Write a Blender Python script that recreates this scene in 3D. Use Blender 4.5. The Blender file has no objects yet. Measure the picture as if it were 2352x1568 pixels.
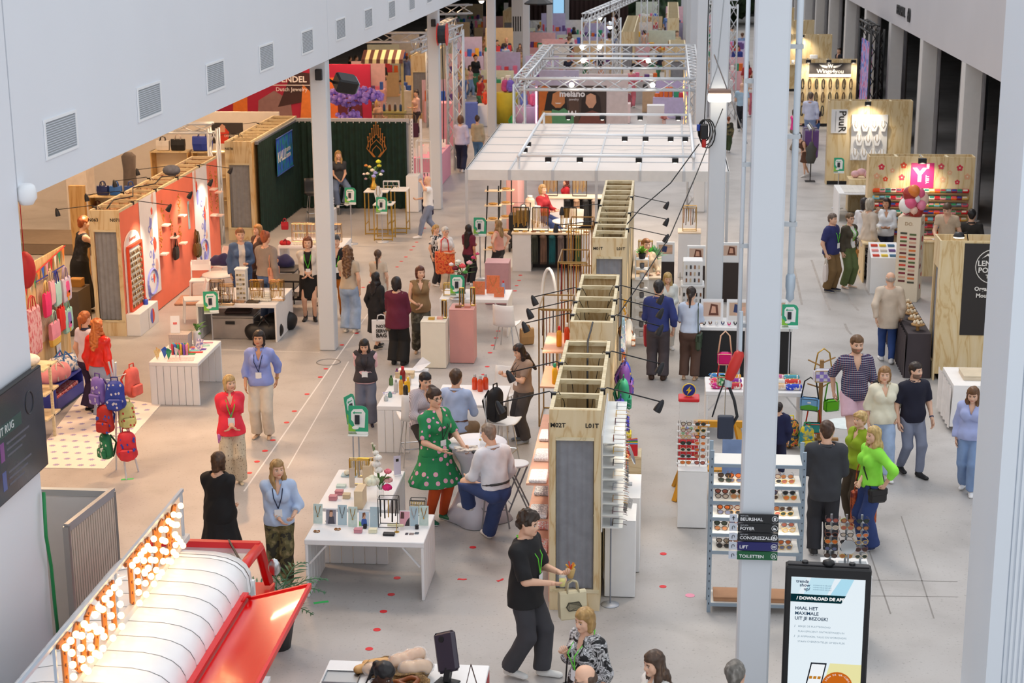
import bpy,math,random
import numpy as np
from mathutils import Vector,Matrix,Euler
S=bpy.context.scene
COL=S.collection
PI=math.pi;RAD=math.radians;COS=math.cos;SIN=math.sin
GALLERY_W=170.0
# -- camera
cam_d=bpy.data.cameras.new('camera')
cam=bpy.data.objects.new('camera',cam_d);COL.objects.link(cam);S.camera=cam
cam_d.sensor_width=36.0;cam_d.lens=36.0*3837.0/2352.0
cam_d.clip_start=0.3;cam_d.clip_end=400
cam.matrix_world=Matrix([[0.9957949,-0.016994,0.0900202,0.0],[0.0913919,0.2520809,-0.9633809,0.0],[-0.0063207,0.9675569,0.252574,8.15],[0.0,0.0,0.0,1.0]])
cam_d.dof.use_dof=True;cam_d.dof.focus_distance=22.0;cam_d.dof.aperture_fstop=3.2
# -- light of the hall: daylight from the glass roof, sun lamp for warm floods
W=bpy.data.worlds.new('hall_daylight');S.world=W;W.use_nodes=True
wn=W.node_tree.nodes;wn['Background'].inputs[0].default_value=(0.91,0.95,1.0,1);wn['Background'].inputs[1].default_value=1.12
sun_d=bpy.data.lights.new('flood_sun','SUN');sun_d.energy=1.0;sun_d.angle=RAD(16);sun_d.color=(1.0,0.87,0.74)  # warm sun lamp added in place of floodlights deep in the hall
sun=bpy.data.objects.new('flood_sun',sun_d);COL.objects.link(sun);sun.rotation_euler=(RAD(-30),RAD(-12),0)
vs=S.view_settings
S.display_settings.display_device='sRGB'
vs.view_transform='Standard';vs.look='None';vs.gamma=1.0;vs.exposure=0.0;vs.use_curve_mapping=False
try:
 S.cycles.max_bounces=6;S.cycles.diffuse_bounces=3;S.cycles.glossy_bounces=3;S.cycles.transmission_bounces=4;S.cycles.transparent_max_bounces=6
 S.cycles.caustics_reflective=False;S.cycles.caustics_refractive=False;S.cycles.sample_clamp_indirect=4.0
except Exception:pass
# -- colour and materials
def lin(c):
 if isinstance(c,str):
  c=c.lstrip('#');c=[int(c[i:i+2],16)/255 for i in(0,2,4)]
  return tuple(x/12.92 if x<=.04045 else((x+.055)/1.055)**2.4 for x in c)
 return tuple(c[:3])
MATS={}
def _nm(name):
 m=bpy.data.materials.new(name);m.use_nodes=True
 nt=m.node_tree;return m,nt,nt.nodes['Principled BSDF']
def _coord(nt,scale=(1,1,1),kind='Object',rot=(0,0,0)):
 t=nt.nodes.new('ShaderNodeTexCoord');mp=nt.nodes.new('ShaderNodeMapping')
 mp.inputs['Scale'].default_value=scale;mp.inputs['Rotation'].default_value=rot
 nt.links.new(t.outputs[kind],mp.inputs[0]);return mp.outputs[0]
def _ramp(nt,fac,stops,interp='LINEAR'):
 r=nt.nodes.new('ShaderNodeValToRGB');r.color_ramp.interpolation=interp
 e=r.color_ramp.elements
 while len(e)<len(stops):e.new(0.5)
 for i,(p,c)in enumerate(stops):
  e[i].position=p;e[i].color=(*lin(c),1)
 nt.links.new(fac,r.inputs[0]);return r.outputs[0]
def mat(c,rough=.6,metal=0.,var=.06,scale=6.,emit=0.,alpha=1.,trans=0.,coat=0.,bump=0.,bscale=40.,sheen=0.):
 """plain colour with faint cloudy variation"""
 key=('p',c,rough,metal,var,scale,emit,alpha,trans,coat,bump,bscale,sheen)
 if key in MATS:return MATS[key]
 m,nt,b=_nm('paint_'+(c.lstrip('#')if isinstance(c,str)else 'mix'))
 L=lin(c)
 if var>0:
  n=nt.nodes.new('ShaderNodeTexNoise');n.inputs['Scale'].default_value=scale;n.inputs['Detail'].default_value=2
  nt.links.new(_coord(nt),n.inputs[0])
  hi=tuple(min(1,x*(1+var))for x in L);lo=tuple(x*(1-var)for x in L)
  nt.links.new(_ramp(nt,n.outputs[0],[(.3,lo),(.7,hi)]),b.inputs['Base Color'])
 else:b.inputs['Base Color'].default_value=(*L,1)
 b.inputs['Roughness'].default_value=rough;b.inputs['Metallic'].default_value=metal
 if coat:b.inputs['Coat Weight'].default_value=coat
 if sheen:b.inputs['Sheen Weight'].default_value=sheen
 if emit:b.inputs['Emission Color'].default_value=(*L,1);b.inputs['Emission Strength'].default_value=emit
 if alpha<1:b.inputs['Alpha'].default_value=alpha
 if trans:b.inputs['Transmission Weight'].default_value=trans
 if bump:
  n2=nt.nodes.new('ShaderNodeTexNoise');n2.inputs['Scale'].default_value=bscale
  nt.links.new(_coord(nt),n2.inputs[0]);bp=nt.nodes.new('ShaderNodeBump');bp.inputs['Strength'].default_value=bump
  nt.links.new(n2.outputs[0],bp.inputs['Height']);nt.links.new(bp.outputs[0],b.inputs['Normal'])
 MATS[key]=m;return m
def m0(c,r):return mat(c,r,0,0)
def nmat(name,stops,scale=5.,detail=3.,stretch=(1,1,1),rough=.6,interp='LINEAR',dist=0.,voronoi=False,feature='F1',rand=1.):
 key=('n',name)
 if key in MATS:return MATS[key]
 m,nt,b=_nm(name);co=_coord(nt,stretch)
 if voronoi:
  n=nt.nodes.new('ShaderNodeTexVoronoi');n.feature=feature;n.inputs['Scale'].default_value=scale;n.inputs['Randomness'].default_value=rand
 else:
  n=nt.nodes.new('ShaderNodeTexNoise');n.inputs['Scale'].default_value=scale;n.inputs['Detail'].default_value=detail;n.inputs['Distortion'].default_value=dist
 nt.links.new(co,n.inputs['Vector'])
 nt.links.new(_ramp(nt,n.outputs[0],stops,interp),b.inputs['Base Color']);b.inputs['Roughness'].default_value=rough
 MATS[key]=m;return m
def wood_mat(name,a,b_,c,scale=3.,stretch=(1,1,.18),rough=.55):
 key=('w',name)
 if key in MATS:return MATS[key]
 m,nt,b=_nm(name)
 w=nt.nodes.new('ShaderNodeTexNoise');w.inputs['Scale'].default_value=scale;w.inputs['Detail'].default_value=4;w.inputs['Distortion'].default_value=1.6
 nt.links.new(_coord(nt,stretch),w.inputs[0])
 nt.links.new(_ramp(nt,w.outputs[0],[(.3,a),(.46,b_),(.5,c),(.54,b_),(.72,a)]),b.inputs['Base Color'])
 b.inputs['Roughness'].default_value=rough;MATS[key]=m;return m
def smat(name,a,b_,scale=40.,direction='X',rough=.7,duty=.5,second=None):
 """woven stripes or, with second, a plaid of three colours"""
 key=('s',name)
 if key in MATS:return MATS[key]
 m,nt,b=_nm(name);co=_coord(nt)
 def wv(d,sc,lo,hi,du):
  w=nt.nodes.new('ShaderNodeTexWave');w.bands_direction=d;w.inputs['Scale'].default_value=sc/6.2832
  nt.links.new(co,w.inputs[0]);return _ramp(nt,w.outputs[1],[(0,lo),(du,hi)],'CONSTANT')
 out=wv(direction,scale,a,b_,duty)
 if second:
  o2=wv('Z' if direction!='Z' else 'X',scale,a,second,duty)
  mx=nt.nodes.new('ShaderNodeMix');mx.data_type='RGBA';mx.inputs[0].default_value=.5
  nt.links.new(out,mx.inputs[6]);nt.links.new(o2,mx.inputs[7]);out=mx.outputs[2]
 nt.links.new(out,b.inputs['Base Color']);b.inputs['Roughness'].default_value=rough
 MATS[key]=m;return m
def attr_mat(name,rough=.5):
 key=('a',name)
 if key in MATS:return MATS[key]
 m,nt,b=_nm(name);a=nt.nodes.new('ShaderNodeAttribute');a.attribute_name='Col'
 nt.links.new(a.outputs[0],b.inputs['Base Color']);b.inputs['Roughness'].default_value=rough
 b.inputs['Specular IOR Level'].default_value=.35
 MATS[key]=m;return m
def emis(c,strength):
 key=('e',c,strength)
 if key in MATS:return MATS[key]
 m=bpy.data.materials.new('glow');m.use_nodes=True;nt=m.node_tree;nt.nodes.clear()
 e=nt.nodes.new('ShaderNodeEmission');o=nt.nodes.new('ShaderNodeOutputMaterial')
 e.inputs[0].default_value=(*lin(c),1);e.inputs[1].default_value=strength;nt.links.new(e.outputs[0],o.inputs[0])
 MATS[key]=m;return m
def metal(c='b9bcc0',rough=.35):return mat(c,rough,1.,0.)
def glass(c='f4f8f8',rough=.05):
 key=('g',c,rough)
 if key in MATS:return MATS[key]
 m=bpy.data.materials.new('clear_glass');m.use_nodes=True;nt=m.node_tree;b=nt.nodes['Principled BSDF']
 b.inputs['Base Color'].default_value=(*lin(c),1);b.inputs['Roughness'].default_value=rough;b.inputs['Alpha'].default_value=.28
 MATS[key]=m;return m
 # -- mesh builder
class MB:
 def __init__(s):s.v=[];s.f=[];s.m=[];s.x=None;s.mi=0
 def _add(s,vs,fs):
  o=len(s.v)
  if s.x is not None:vs=[tuple(s.x@Vector(p))for p in vs]
  s.v.extend(vs);s.f.extend([tuple(i+o for i in f)for f in fs]);s.m.extend([s.mi]*len(fs));return s
 def box(s,x0,x1,y0,y1,z0,z1):
  return s._add([(x0,y0,z0),(x1,y0,z0),(x1,y1,z0),(x0,y1,z0),(x0,y0,z1),(x1,y0,z1),(x1,y1,z1),(x0,y1,z1)],[(0,3,2,1),(4,5,6,7),(0,1,5,4),(1,2,6,5),(2,3,7,6),(3,0,4,7)])
 def cbox(s,c,d):return s.box(c[0]-d[0]/2,c[0]+d[0]/2,c[1]-d[1]/2,c[1]+d[1]/2,c[2]-d[2]/2,c[2]+d[2]/2)
 def bbox(s,x0,x1,y0,y1,z0,z1,b=.01):
  """box with chamfered edges"""
  b=min(b,(x1-x0)/2.1,(y1-y0)/2.1,(z1-z0)/2.1)
  vs=[];rings=[]
  for z,ins in((z0,b),(z0+b,0),(z1-b,0),(z1,b)):
   X0,X1,Y0,Y1=x0+ins,x1-ins,y0+ins,y1-ins
   r=[(X0+b,Y0,z),(X1-b,Y0,z),(X1,Y0+b,z),(X1,Y1-b,z),(X1-b,Y1,z),(X0+b,Y1,z),(X0,Y1-b,z),(X0,Y0+b,z)]
   rings.append(len(vs));vs+=r
  fs=[tuple(reversed(range(8))),tuple(range(24,32))]
  for k in range(3):
   for i in range(8):j=(i+1)%8;fs.append((k*8+i,k*8+j,k*8+8+j,k*8+8+i))
  return s._add(vs,fs)
 def loft(s,rings,cap=True,closed=False):
  n=len(rings[0]);vs=[p for r in rings for p in r];fs=[]
  m=len(rings)
  for k in range(m if closed else m-1):
   a,b=k*n,((k+1)%m)*n
   for i in range(n):j=(i+1)%n;fs.append((a+i,a+j,b+j,b+i))
  if cap and not closed:fs.append(tuple(reversed(range(n))));fs.append(tuple(range((m-1)*n,m*n)))
  return s._add(vs,fs)
 def lathe(s,prof,c=(0,0,0),n=16,sx=1.,sy=1.):
  return s.loft([[(c[0]+r*sx*COS(2*PI*i/n),c[1]+r*sy*SIN(2*PI*i/n),c[2]+z)for i in range(n)]for r,z in prof])
 def cyl(s,c,r,z0,z1,n=16,r2=None):return s.lathe([(r,z0),(r if r2 is None else r2,z1)],c,n)
 def tube(s,pts,r,n=6,closed=False,cap=True):
  P=[Vector(p)for p in pts];rings=[];m=len(P);up=None
  for i,p in enumerate(P):
   a=P[i-1]if(i or closed)else p;b=P[(i+1)%m]if(i<m-1 or closed)else p
   t=(b-a);t=t.normalized()if t.length>1e-9 else Vector((0,0,1))
   if up is None or abs(up.dot(t))>.98:up=Vector((0,0,1))if abs(t.z)<.9 else Vector((1,0,0))
   u=t.cross(up).normalized();w=u.cross(t);up=w
   rr=r[i]if isinstance(r,(list,tuple))else r
   rings.append([tuple(p+u*(rr*COS(2*PI*k/n))+w*(rr*SIN(2*PI*k/n)))for k in range(n)])
  return s.loft(rings,cap,closed)
 def rod(s,a,b,r=.01,n=6):return s.tube([a,b],r,n)
 def bar(s,a,b,w=.03,h=None):
  """square bar between two points"""
  h=h or w;A,B=Vector(a),Vector(b);t=(B-A).normalized()
  up=Vector((0,0,1))if abs(t.z)<.95 else Vector((0,1,0))
  u=t.cross(up).normalized()*(w/2);v=u.cross(t).normalized()*(h/2)
  r=lambda p:[tuple(p+u+v),tuple(p-u+v),tuple(p-u-v),tuple(p+u-v)]
  return s.loft([r(A),r(B)])
 def ell(s,c,r,n=10,m=7):
  r=(r,r,r)if not isinstance(r,(tuple,list))else r
  rings=[]
  for k in range(1,m):
   a=-PI/2+PI*k/m
   rings.append([(c[0]+r[0]*COS(a)*COS(2*PI*i/n),c[1]+r[1]*COS(a)*SIN(2*PI*i/n),c[2]+r[2]*SIN(a))for i in range(n)])
  vs=[(c[0],c[1],c[2]-r[2])]+[p for q in rings for p in q]+[(c[0],c[1],c[2]+r[2])]
  fs=[(0,1+(i+1)%n,1+i)for i in range(n)]
  for k in range(m-2):
   for i in range(n):j=(i+1)%n;a=1+k*n;fs.append((a+i,a+j,a+n+j,a+n+i))
  e=len(vs)-1;a=1+(m-2)*n
  fs+=[(a+i,a+(i+1)%n,e)for i in range(n)]
  return s._add(vs,fs)
 def prism(s,poly,z0,z1):
  """polygon in x,y pulled up along z"""
  n=len(poly);vs=[(x,y,z0)for x,y in poly]+[(x,y,z1)for x,y in poly]
  return s._add(vs,[tuple(reversed(range(n))),tuple(range(n,2*n))]+[(i,(i+1)%n,n+(i+1)%n,n+i)for i in range(n)])
 def vprism(s,poly,y0,y1):
  """polygon in x,z pulled along y"""
  n=len(poly);vs=[(x,y0,z)for x,z in poly]+[(x,y1,z)for x,z in poly]
  return s._add(vs,[tuple(range(n)),tuple(reversed(range(n,2*n)))]+[(i,n+i,n+(i+1)%n,(i+1)%n)for i in range(n)])
 def quad(s,a,b,c,d):return s._add([a,b,c,d],[(0,1,2,3)])
 def mesh(s,name,mats=None,sm=False):
  me=bpy.data.meshes.new(name);me.from_pydata(s.v,[],s.f);me.update()
  for x in(mats if isinstance(mats,(list,tuple))else[mats]):
   if x:me.materials.append(x)
  if any(s.m):me.polygons.foreach_set('material_index',s.m)
  if sm:me.polygons.foreach_set('use_smooth',[True]*len(s.f))
  return me
BX=lambda *a,**k:MB().bbox(*a,**k)
B_=lambda *a,**k:MB().box(*a,**k)
TB=lambda *a,**k:MB().tube(*a,**k)
LA=lambda *a,**k:MB().lathe(*a,**k)
CY=lambda *a,**k:MB().cyl(*a,**k)
EL=lambda *a,**k:MB().ell(*a,**k)
RO=lambda *a,**k:MB().rod(*a,**k)
BA=lambda *a,**k:MB().bar(*a,**k)
VP=lambda *a,**k:MB().vprism(*a,**k)
def link(o,parent=None,loc=None,rot=None,sc=None):
 COL.objects.link(o)
 if parent is not None:o.parent=parent
 if loc is not None:o.location=(*loc,0)if len(loc)==2 else loc
 if rot is not None:o.rotation_euler=rot if isinstance(rot,(tuple,list,Euler))else(0,0,rot)
 if sc is not None:o.scale=sc if isinstance(sc,(tuple,list))else(sc,sc,sc)
 return o
def ob(name,mb,mats,parent=None,loc=None,rot=None,sm=False,sc=None):
 me=mb if isinstance(mb,bpy.types.Mesh)else mb.mesh(name,mats,sm)
 return link(bpy.data.objects.new(name,me),parent,loc,rot,sc)
def tag(o,label,cat,group=None,kind=None):
 if label:o['label']=label
 if cat:o['category']=cat
 if group:o['group']=group
 if kind:o['kind']=kind
 return o
def thing(name,label,cat,loc=(0,0,0),rot=0.,group=None):
 return tag(link(bpy.data.objects.new(name,None),None,loc,rot),label,cat,group)
def struct(name,mb,mats,loc=None,rot=None,label=None,sm=False):
 o=ob(name,mb,mats,None,loc,rot,sm);o['kind']='structure'
 if label:o['label']=label
 return o
def one(name,label,cat,mb,mats,loc=(0,0,0),rot=0.,group=None,sm=False,sc=None):
 return tag(ob(name,mb,mats,None,loc,rot,sm,sc),label,cat,group)
TXT={}
def text(parent,txt,size,m,loc,rot=(PI/2,0,0),name='lettering',ext=.002,bold=0.,ax='CENTER',ay='CENTER'):
 """lettering standing upright facing -Y by default; its mesh is made in set_type()"""
 k=(txt,size,m.name,ext,bold,ax,ay)
 if k not in TXT:TXT[k]=(m,[])
 o=link(bpy.data.objects.new(name,bpy.data.meshes.new('lettering')),parent,loc,rot);TXT[k][1].append(o);return o
def set_type():
 made=[]
 for k,(m,users)in TXT.items():
  c=bpy.data.curves.new('lettering','FONT');c.body,c.size=k[0],k[1];c.extrude,c.offset,c.align_x,c.align_y=k[3],k[4],k[5],k[6];c.resolution_u=2
  o=bpy.data.objects.new('lettering_source',c);COL.objects.link(o);made.append((o,c,m,users))
 dg=bpy.context.evaluated_depsgraph_get()
 out=[(bpy.data.meshes.new_from_object(o.evaluated_get(dg)),o,c,m,u)for o,c,m,u in made]
 for me,o,c,m,users in out:
  me.materials.clear();me.materials.append(m)
  for q in users:q.data=me
  bpy.data.objects.remove(o);bpy.data.curves.remove(c)
def copy_tree(o,parent=None):
 c=o.copy();COL.objects.link(c);c.parent=parent
 for ch in o.children:copy_tree(ch,c)
 return c
ORD='first second third fourth fifth sixth seventh eighth ninth tenth eleventh twelfth thirteenth fourteenth fifteenth sixteenth seventeenth eighteenth nineteenth twentieth'.split()
NUM='one two three four five six seven eight nine ten eleven twelve thirteen fourteen fifteen sixteen seventeen eighteen nineteen twenty'.split();NUM+=[a+'-'+b for a in('twenty','thirty','forty','fifty','sixty','seventy')for b in NUM[:9]]
def rnd(seed):return random.Random(seed)
PLY=wood_mat('plywood','e8d6b2','e1cba0','d0b07e')
PLYD=wood_mat('plywood_warm','dcbb86','d3ab70','c09356')
PINE=wood_mat('pine_lath','e6dabb','decfaa','cbb78c',4.,(.3,1,1))
WHITE=mat('eef0f2',.45,0,.02)
WHITE2=mat('e9e7e4',.6,0,.03)
BLACK=mat('17171a',.5,0,.0)
DARK=mat('2b2a2d',.6,0,.03)
GREYC=mat('8c8e94',.85,0,.1,9.)
CHROME=metal('c9ccd0',.22)
STEEL=metal('aeb2b6',.42)
GOLD=metal('c9a24a',.3)
# -- figures: sm skins grown around posed bones
def surfnet(F,org,h):
 s=F<0
 c=[s[i:s.shape[0]-1+i,j:s.shape[1]-1+j,k:s.shape[2]-1+k]for i in(0,1)for j in(0,1)for k in(0,1)]
 a=c[0].astype(np.int8)
 for q in c[1:]:a=a+q
 idx=np.argwhere((a>0)&(a<8))
 if len(idx)==0:return np.zeros((0,3)),np.zeros((0,4),int)
 n=len(idx);acc=np.zeros((n,3));cnt=np.zeros(n)
 corners=[(i,j,k)for i in(0,1)for j in(0,1)for k in(0,1)]
 val={q:F[idx[:,0]+q[0],idx[:,1]+q[1],idx[:,2]+q[2]]for q in corners}
 for q in corners:
  for ax in range(3):
   if q[ax]:continue
   e=list(q);e[ax]=1;v0,v1=val[q],val[tuple(e)]
   m=(v0<0)!=(v1<0);t=v0[m]/(v0[m]-v1[m])
   p=np.tile(np.array(q,float),(m.sum(),1));p[:,ax]+=t
   acc[m]+=p;cnt[m]+=1
 V=org+h*(idx+acc/cnt[:,None])
 num=-np.ones(a.shape,np.int64);num[idx[:,0],idx[:,1],idx[:,2]]=np.arange(n)
 quads=[]
 for ax in range(3):
  s0=[slice(None)]*3;s1=[slice(None)]*3;s0[ax]=slice(0,-1);s1[ax]=slice(1,None)
  d=s[tuple(s0)]!=s[tuple(s1)]
  e=np.argwhere(d);b,cc=(ax+1)%3,(ax+2)%3
  ok=(e[:,b]>0)&(e[:,cc]>0)&(e[:,b]<F.shape[b]-1)&(e[:,cc]<F.shape[cc]-1);e=e[ok]
  q=[]
  for db,dc in((-1,-1),(0,-1),(0,0),(-1,0)):
   w=e.copy();w[:,b]+=db;w[:,cc]+=dc;q.append(num[w[:,0],w[:,1],w[:,2]])
  q=np.stack(q,1);flip=~s[e[:,0],e[:,1],e[:,2]];q[flip]=q[flip][:,::-1];quads.append(q)
 return V,np.concatenate(quads)
def grow(prims,h,k=.035,clip=None,wob=None,pad=.05):
 """prims: (a, b, ra, rb, flat, flat_axis) round cones; flat < 1 squashes the section along flat_axis"""
 P=[(np.array(p[0],float),np.array(p[1],float),p[2],p[3],p[4]if len(p)>4 else 1.,np.array(p[5],float)if len(p)>5 and p[5]is not None else None,len(p)>6)for p in prims]
 lo=np.min([np.minimum(p[0],p[1])-max(p[2],p[3])for p in P],0)-pad;hi=np.max([np.maximum(p[0],p[1])+max(p[2],p[3])for p in P],0)+pad
 n=np.ceil((hi-lo)/h).astype(int)+1
 F=np.full(n,1.,np.float32);ax=[lo[i]+h*np.arange(n[i])for i in range(3)]
 for a,b,ra,rb,fl,fa,capped in P:
  R=max(ra,rb)+k+h*2
  i0=np.maximum(np.floor((np.minimum(a,b)-R-lo)/h).astype(int),0);i1=np.minimum(np.ceil((np.maximum(a,b)+R-lo)/h).astype(int)+1,n)
  sl=tuple(slice(i0[i],i1[i])for i in range(3))
  X=[ax[0][sl[0]][:,None,None]-a[0],ax[1][sl[1]][None,:,None]-a[1],ax[2][sl[2]][None,None,:]-a[2]]
  ba=b-a
  if capped:u=ba/np.linalg.norm(ba);ec=(X[0]-ba[0])*u[0]+(X[1]-ba[1])*u[1]+(X[2]-ba[2])*u[2]
  if fl!=1.:
   dot=X[0]*fa[0]+X[1]*fa[1]+X[2]*fa[2];g=(1/fl-1)
   X=[X[i]+dot*(g*fa[i])for i in range(3)];ba=ba+fa*(ba.dot(fa)*g)
  L2=max(ba.dot(ba),1e-9)
  t=np.clip((X[0]*ba[0]+X[1]*ba[1]+X[2]*ba[2])/L2,0,1)
  d=np.sqrt((X[0]-t*ba[0])**2+(X[1]-t*ba[1])**2+(X[2]-t*ba[2])**2)-(ra+(rb-ra)*t)
  if fl!=1.:d=d*(.5+.5*fl)
  if capped:d=np.maximum(d,ec)
  f=F[sl];hh=np.maximum(k-np.abs(f-d),0)/k
  F[sl]=np.minimum(f,d)-hh*hh*k*.25
 if wob or clip:
  X,Y,Z=ax[0][:,None,None],ax[1][None,:,None],ax[2][None,None,:]
  if wob:F=F+wob(X,Y,Z)
  if clip:
   for c in clip:F=np.maximum(F,c(X,Y,Z))
 return surfnet(F.astype(np.float32),lo,h)
def np_mesh(name,V,Q,mats,sm=1,col=None,mi=None):
 me=bpy.data.meshes.new(name);nv,nf=len(V),len(Q)
 me.vertices.add(nv);me.vertices.foreach_set('co',np.asarray(V,np.float32).ravel())
 k=Q.shape[1];me.loops.add(nf*k);me.loops.foreach_set('vertex_index',Q.astype(np.int32).ravel())
 me.polygons.add(nf);me.polygons.foreach_set('loop_start',np.arange(nf,dtype=np.int32)*k)
 me.update(calc_edges=True)
 me.polygons.foreach_set('use_smooth',np.full(nf,sm))
 for m in(mats if isinstance(mats,(list,tuple))else[mats]):me.materials.append(m)
 if mi is not None:me.polygons.foreach_set('material_index',mi.astype(np.int32))
 if col is not None:
  at=me.color_attributes.new('Col','FLOAT_COLOR','POINT');c4=np.ones((nv,4),np.float32);c4[:,:3]=col;at.data.foreach_set('color',c4.ravel())
 return me
HEADS={}
def head_template(male,vox):
 """head .235 tall, centre at origin, face toward -Y; returns verts, quads, part code per vertex"""
 key=(male,vox)
 if key in HEADS:return HEADS[key]
 y=(0,1,0);jw=.050 if male else .043
 pr=[((0,.014,.030),(0,.014,.036),.080,.080),((0,-.012,.05),(0,-.014,.0),.068,.066),((0,-.035,-.03),(0,-.052,-.085),.052,jw*.72),((-.030,-.02,-.055),(.030,-.02,-.055),jw,jw),((0,-.078,.012),(0,-.098,-.022),.008,.0135),((-.012,-.088,-.024),(.012,-.088,-.024),.009,.009),((-.040,-.066,.027),(.040,-.066,.027),.014,.014),((-.018,-.079,-.054),(.018,-.079,-.054),.0085,.0085),((0,-.077,-.085),(0,-.075,-.088),.016,.014),((-.044,-.052,-.012),(-.044,-.055,-.02),.024,.024),((.044,-.052,-.012),(.044,-.055,-.02),.024,.024),((-.079,.012,.012),(-.076,.008,-.022),.016,.010),((.079,.012,.012),(.076,.008,-.022),.016,.010),((0,.012,-.05),(0,.026,-.15),.054 if male else .046,.058 if male else .049)]
 def socket(X,Y,Z):
  e=np.minimum(np.sqrt((X-.031)**2+(Y+.094)**2+(Z-.006)**2*1.6),np.sqrt((X+.031)**2+(Y+.094)**2+(Z-.006)**2*1.6))
  return .0175-e
 V,Q=grow(pr,vox,k=.026,clip=[socket],pad=.02)
 code=np.zeros(len(V),int);x,yy,z=V[:,0],V[:,1],V[:,2];front=yy<-.045
 ax=np.abs(x)
 code[front&(np.abs(z+.055)<.0088)&(ax<.024)]=1
 code[front&(np.abs(ax-.031)<.0135)&(np.abs(z-.005)<.0065)]=2
 code[front&(np.abs(ax-.031)<.0065)&(np.abs(z-.005)<.0065)]=3
 code[front&(np.abs(ax-.033)<.018)&(np.abs(z-.027)<.0055)]=4
 code[(z<-.034)&(z>-.115)&(yy<.0)&(code==0)]=5
 HEADS[key]=(V,Q,code);return HEADS[key]
HANDS={}
def hand_template(pose):
 """wrist at origin, fingers along -Z, palm toward +X (for the hand on the -X side), thumb toward -Y"""
 if pose in HANDS:return HANDS[pose]
 m=MB();curl={'relax':.35,'grip':1.05,'flat':.06,'hold':.7}[pose]
 ring=lambda z,hx,hy,ox=0:[(ox+hx*COS(a),hy*SIN(a),z)for a in[2*PI*i/8 for i in range(8)]]
 m.loft([ring(.02,.024,.028),ring(-.02,.019,.034),ring(-.055,.017,.042),ring(-.085,.014,.042)])
 for i,(y0,L)in enumerate(((-.031,.072),(-.010,.082),(.011,.077),(.031,.060))):
  p=Vector((.0,y0,-.080));pts=[p];a=.1
  for seg in(.42,.33,.25):
   a+=curl*(.9 if seg!=.42 else .7);pts.append(pts[-1]+Vector((SIN(a),(y0*.6)*.2,-COS(a)))*(L*seg))
  m.tube([tuple(q)for q in pts],[.0092,.0088,.0078,.0062],6)
 t=[Vector((.004,-.030,-.020)),Vector((.016,-.052,-.048)),Vector((.026,-.056,-.078)),Vector((.030,-.050,-.100))]
 m.tube([tuple(q)for q in t],[.014,.0115,.0095,.007],6)
 V=np.array(m.v);Q=[]
 for f in m.f:
  f=list(f)
  if len(f)==4:Q.append(f)
  elif len(f)==3:Q.append(f+[f[2]])
  else:
   for i in range(1,len(f)-2,2):Q.append([f[0],f[i],f[i+1],f[i+2]])
 HANDS[pose]=(V,np.array(Q));return HANDS[pose]
SHOES={}
def shoe_mesh(style,upper,sole):
 key=(style,upper.name,sole.name)
 if key in SHOES:return SHOES[key]
 f=(0,0,1)
 pr=[((0,.045,.045),(0,-.02,.042),.042,.042),((0,-.02,.040),(0,-.165,.030),.043,.036,.8,f),((0,.04,.03),(0,-.16,.022),.044,.043,.55,f)]
 if style in('boot','ankle'):pr.append(((0,.03,.05),(0,.03,.20 if style=='boot' else .13),.048,.052))
 elif style=='sneaker':pr.append(((0,.03,.05),(0,.028,.085),.044,.046))
 if style=='flat':pr=[((0,.05,.03),(0,-.165,.022),.036,.034,.7,f),((0,.05,.035),(0,.045,.04),.034,.034)]
 V,Q=grow(pr,.013,k=.02,clip=[lambda X,Y,Z:-Z+0*X+0*Y])
 zc=V[Q].mean(1)[:,2];SHOES[key]=np_mesh('shoe',V,Q,[upper,sole],True,None,(zc<.022).astype(int));return SHOES[key]
def _ik(a,t,l1,l2,pole):
 a,t=np.array(a,float),np.array(t,float);d=t-a;D=np.linalg.norm(d)
 D2=min(max(D,abs(l1-l2)+.005),l1+l2-.004);u=d/max(D,1e-6);t=a+u*D2
 x=(l1*l1-l2*l2+D2*D2)/(2*D2);y=math.sqrt(max(l1*l1-x*x,0))
 p=np.array(pole,float);p=p-u*p.dot(u);p/=max(np.linalg.norm(p),1e-6)
 return a+u*x+p*y,t
ARM={'down':(.035,.015,-.31,'relax'),'swingf':(.03,.10,-.285,'relax'),'swingb':(.035,-.10,-.285,'relax'),'phone':(-.055,.20,-.10,'hold'),'hold':(-.05,.17,-.17,'hold'),'clasp':(-.10,.12,-.235,'relax'),'hip':(.065,-.02,-.225,'grip'),'reach':(.0,.28,-.09,'flat'),'reachlow':(-.01,.22,-.20,'flat'),'behind':(-.09,-.11,-.25,'relax'),'carry':(.045,.03,-.30,'grip'),'chin':(-.07,.12,.03,'hold'),'up':(.03,.12,.12,'hold'),'table':(-.02,.20,-.17,'flat'),'lap':(-.05,.15,-.24,'relax'),'cross':(-.13,.12,-.16,'relax'),'pocket':(.03,.03,-.265,'grip'),'strap':(-.02,.11,-.07,'grip'),'lean':(.05,.12,-.29,'flat')}
SKIN={'fair':'e6b89c','tan':'cf9a78','olive':'c08a66','brown':'7c5238','dark':'4a2f22','rosy':'e8ad93'}
def _rot(v,ang,ax=0):
 c,s=COS(ang),SIN(ang);x,y,z=v
 return np.array((x,y*c-z*s,y*s+z*c)if ax==0 else(x*c-y*s,x*s+y*c,z)if ax==2 else(x*c+z*s,y,-x*s+z*c))
SKINMAT=attr_mat('skin',.5)
def hair_mat(c,c2=None):
 L=lin(c);return nmat('hair_'+c+(c2 or ''),[(.25,tuple(x*.55 for x in L)),(.55,L),(.8,lin(c2)if c2 else tuple(min(1,x*1.45)for x in L))],30.,3.,(1,1,.12),.45)
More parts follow.
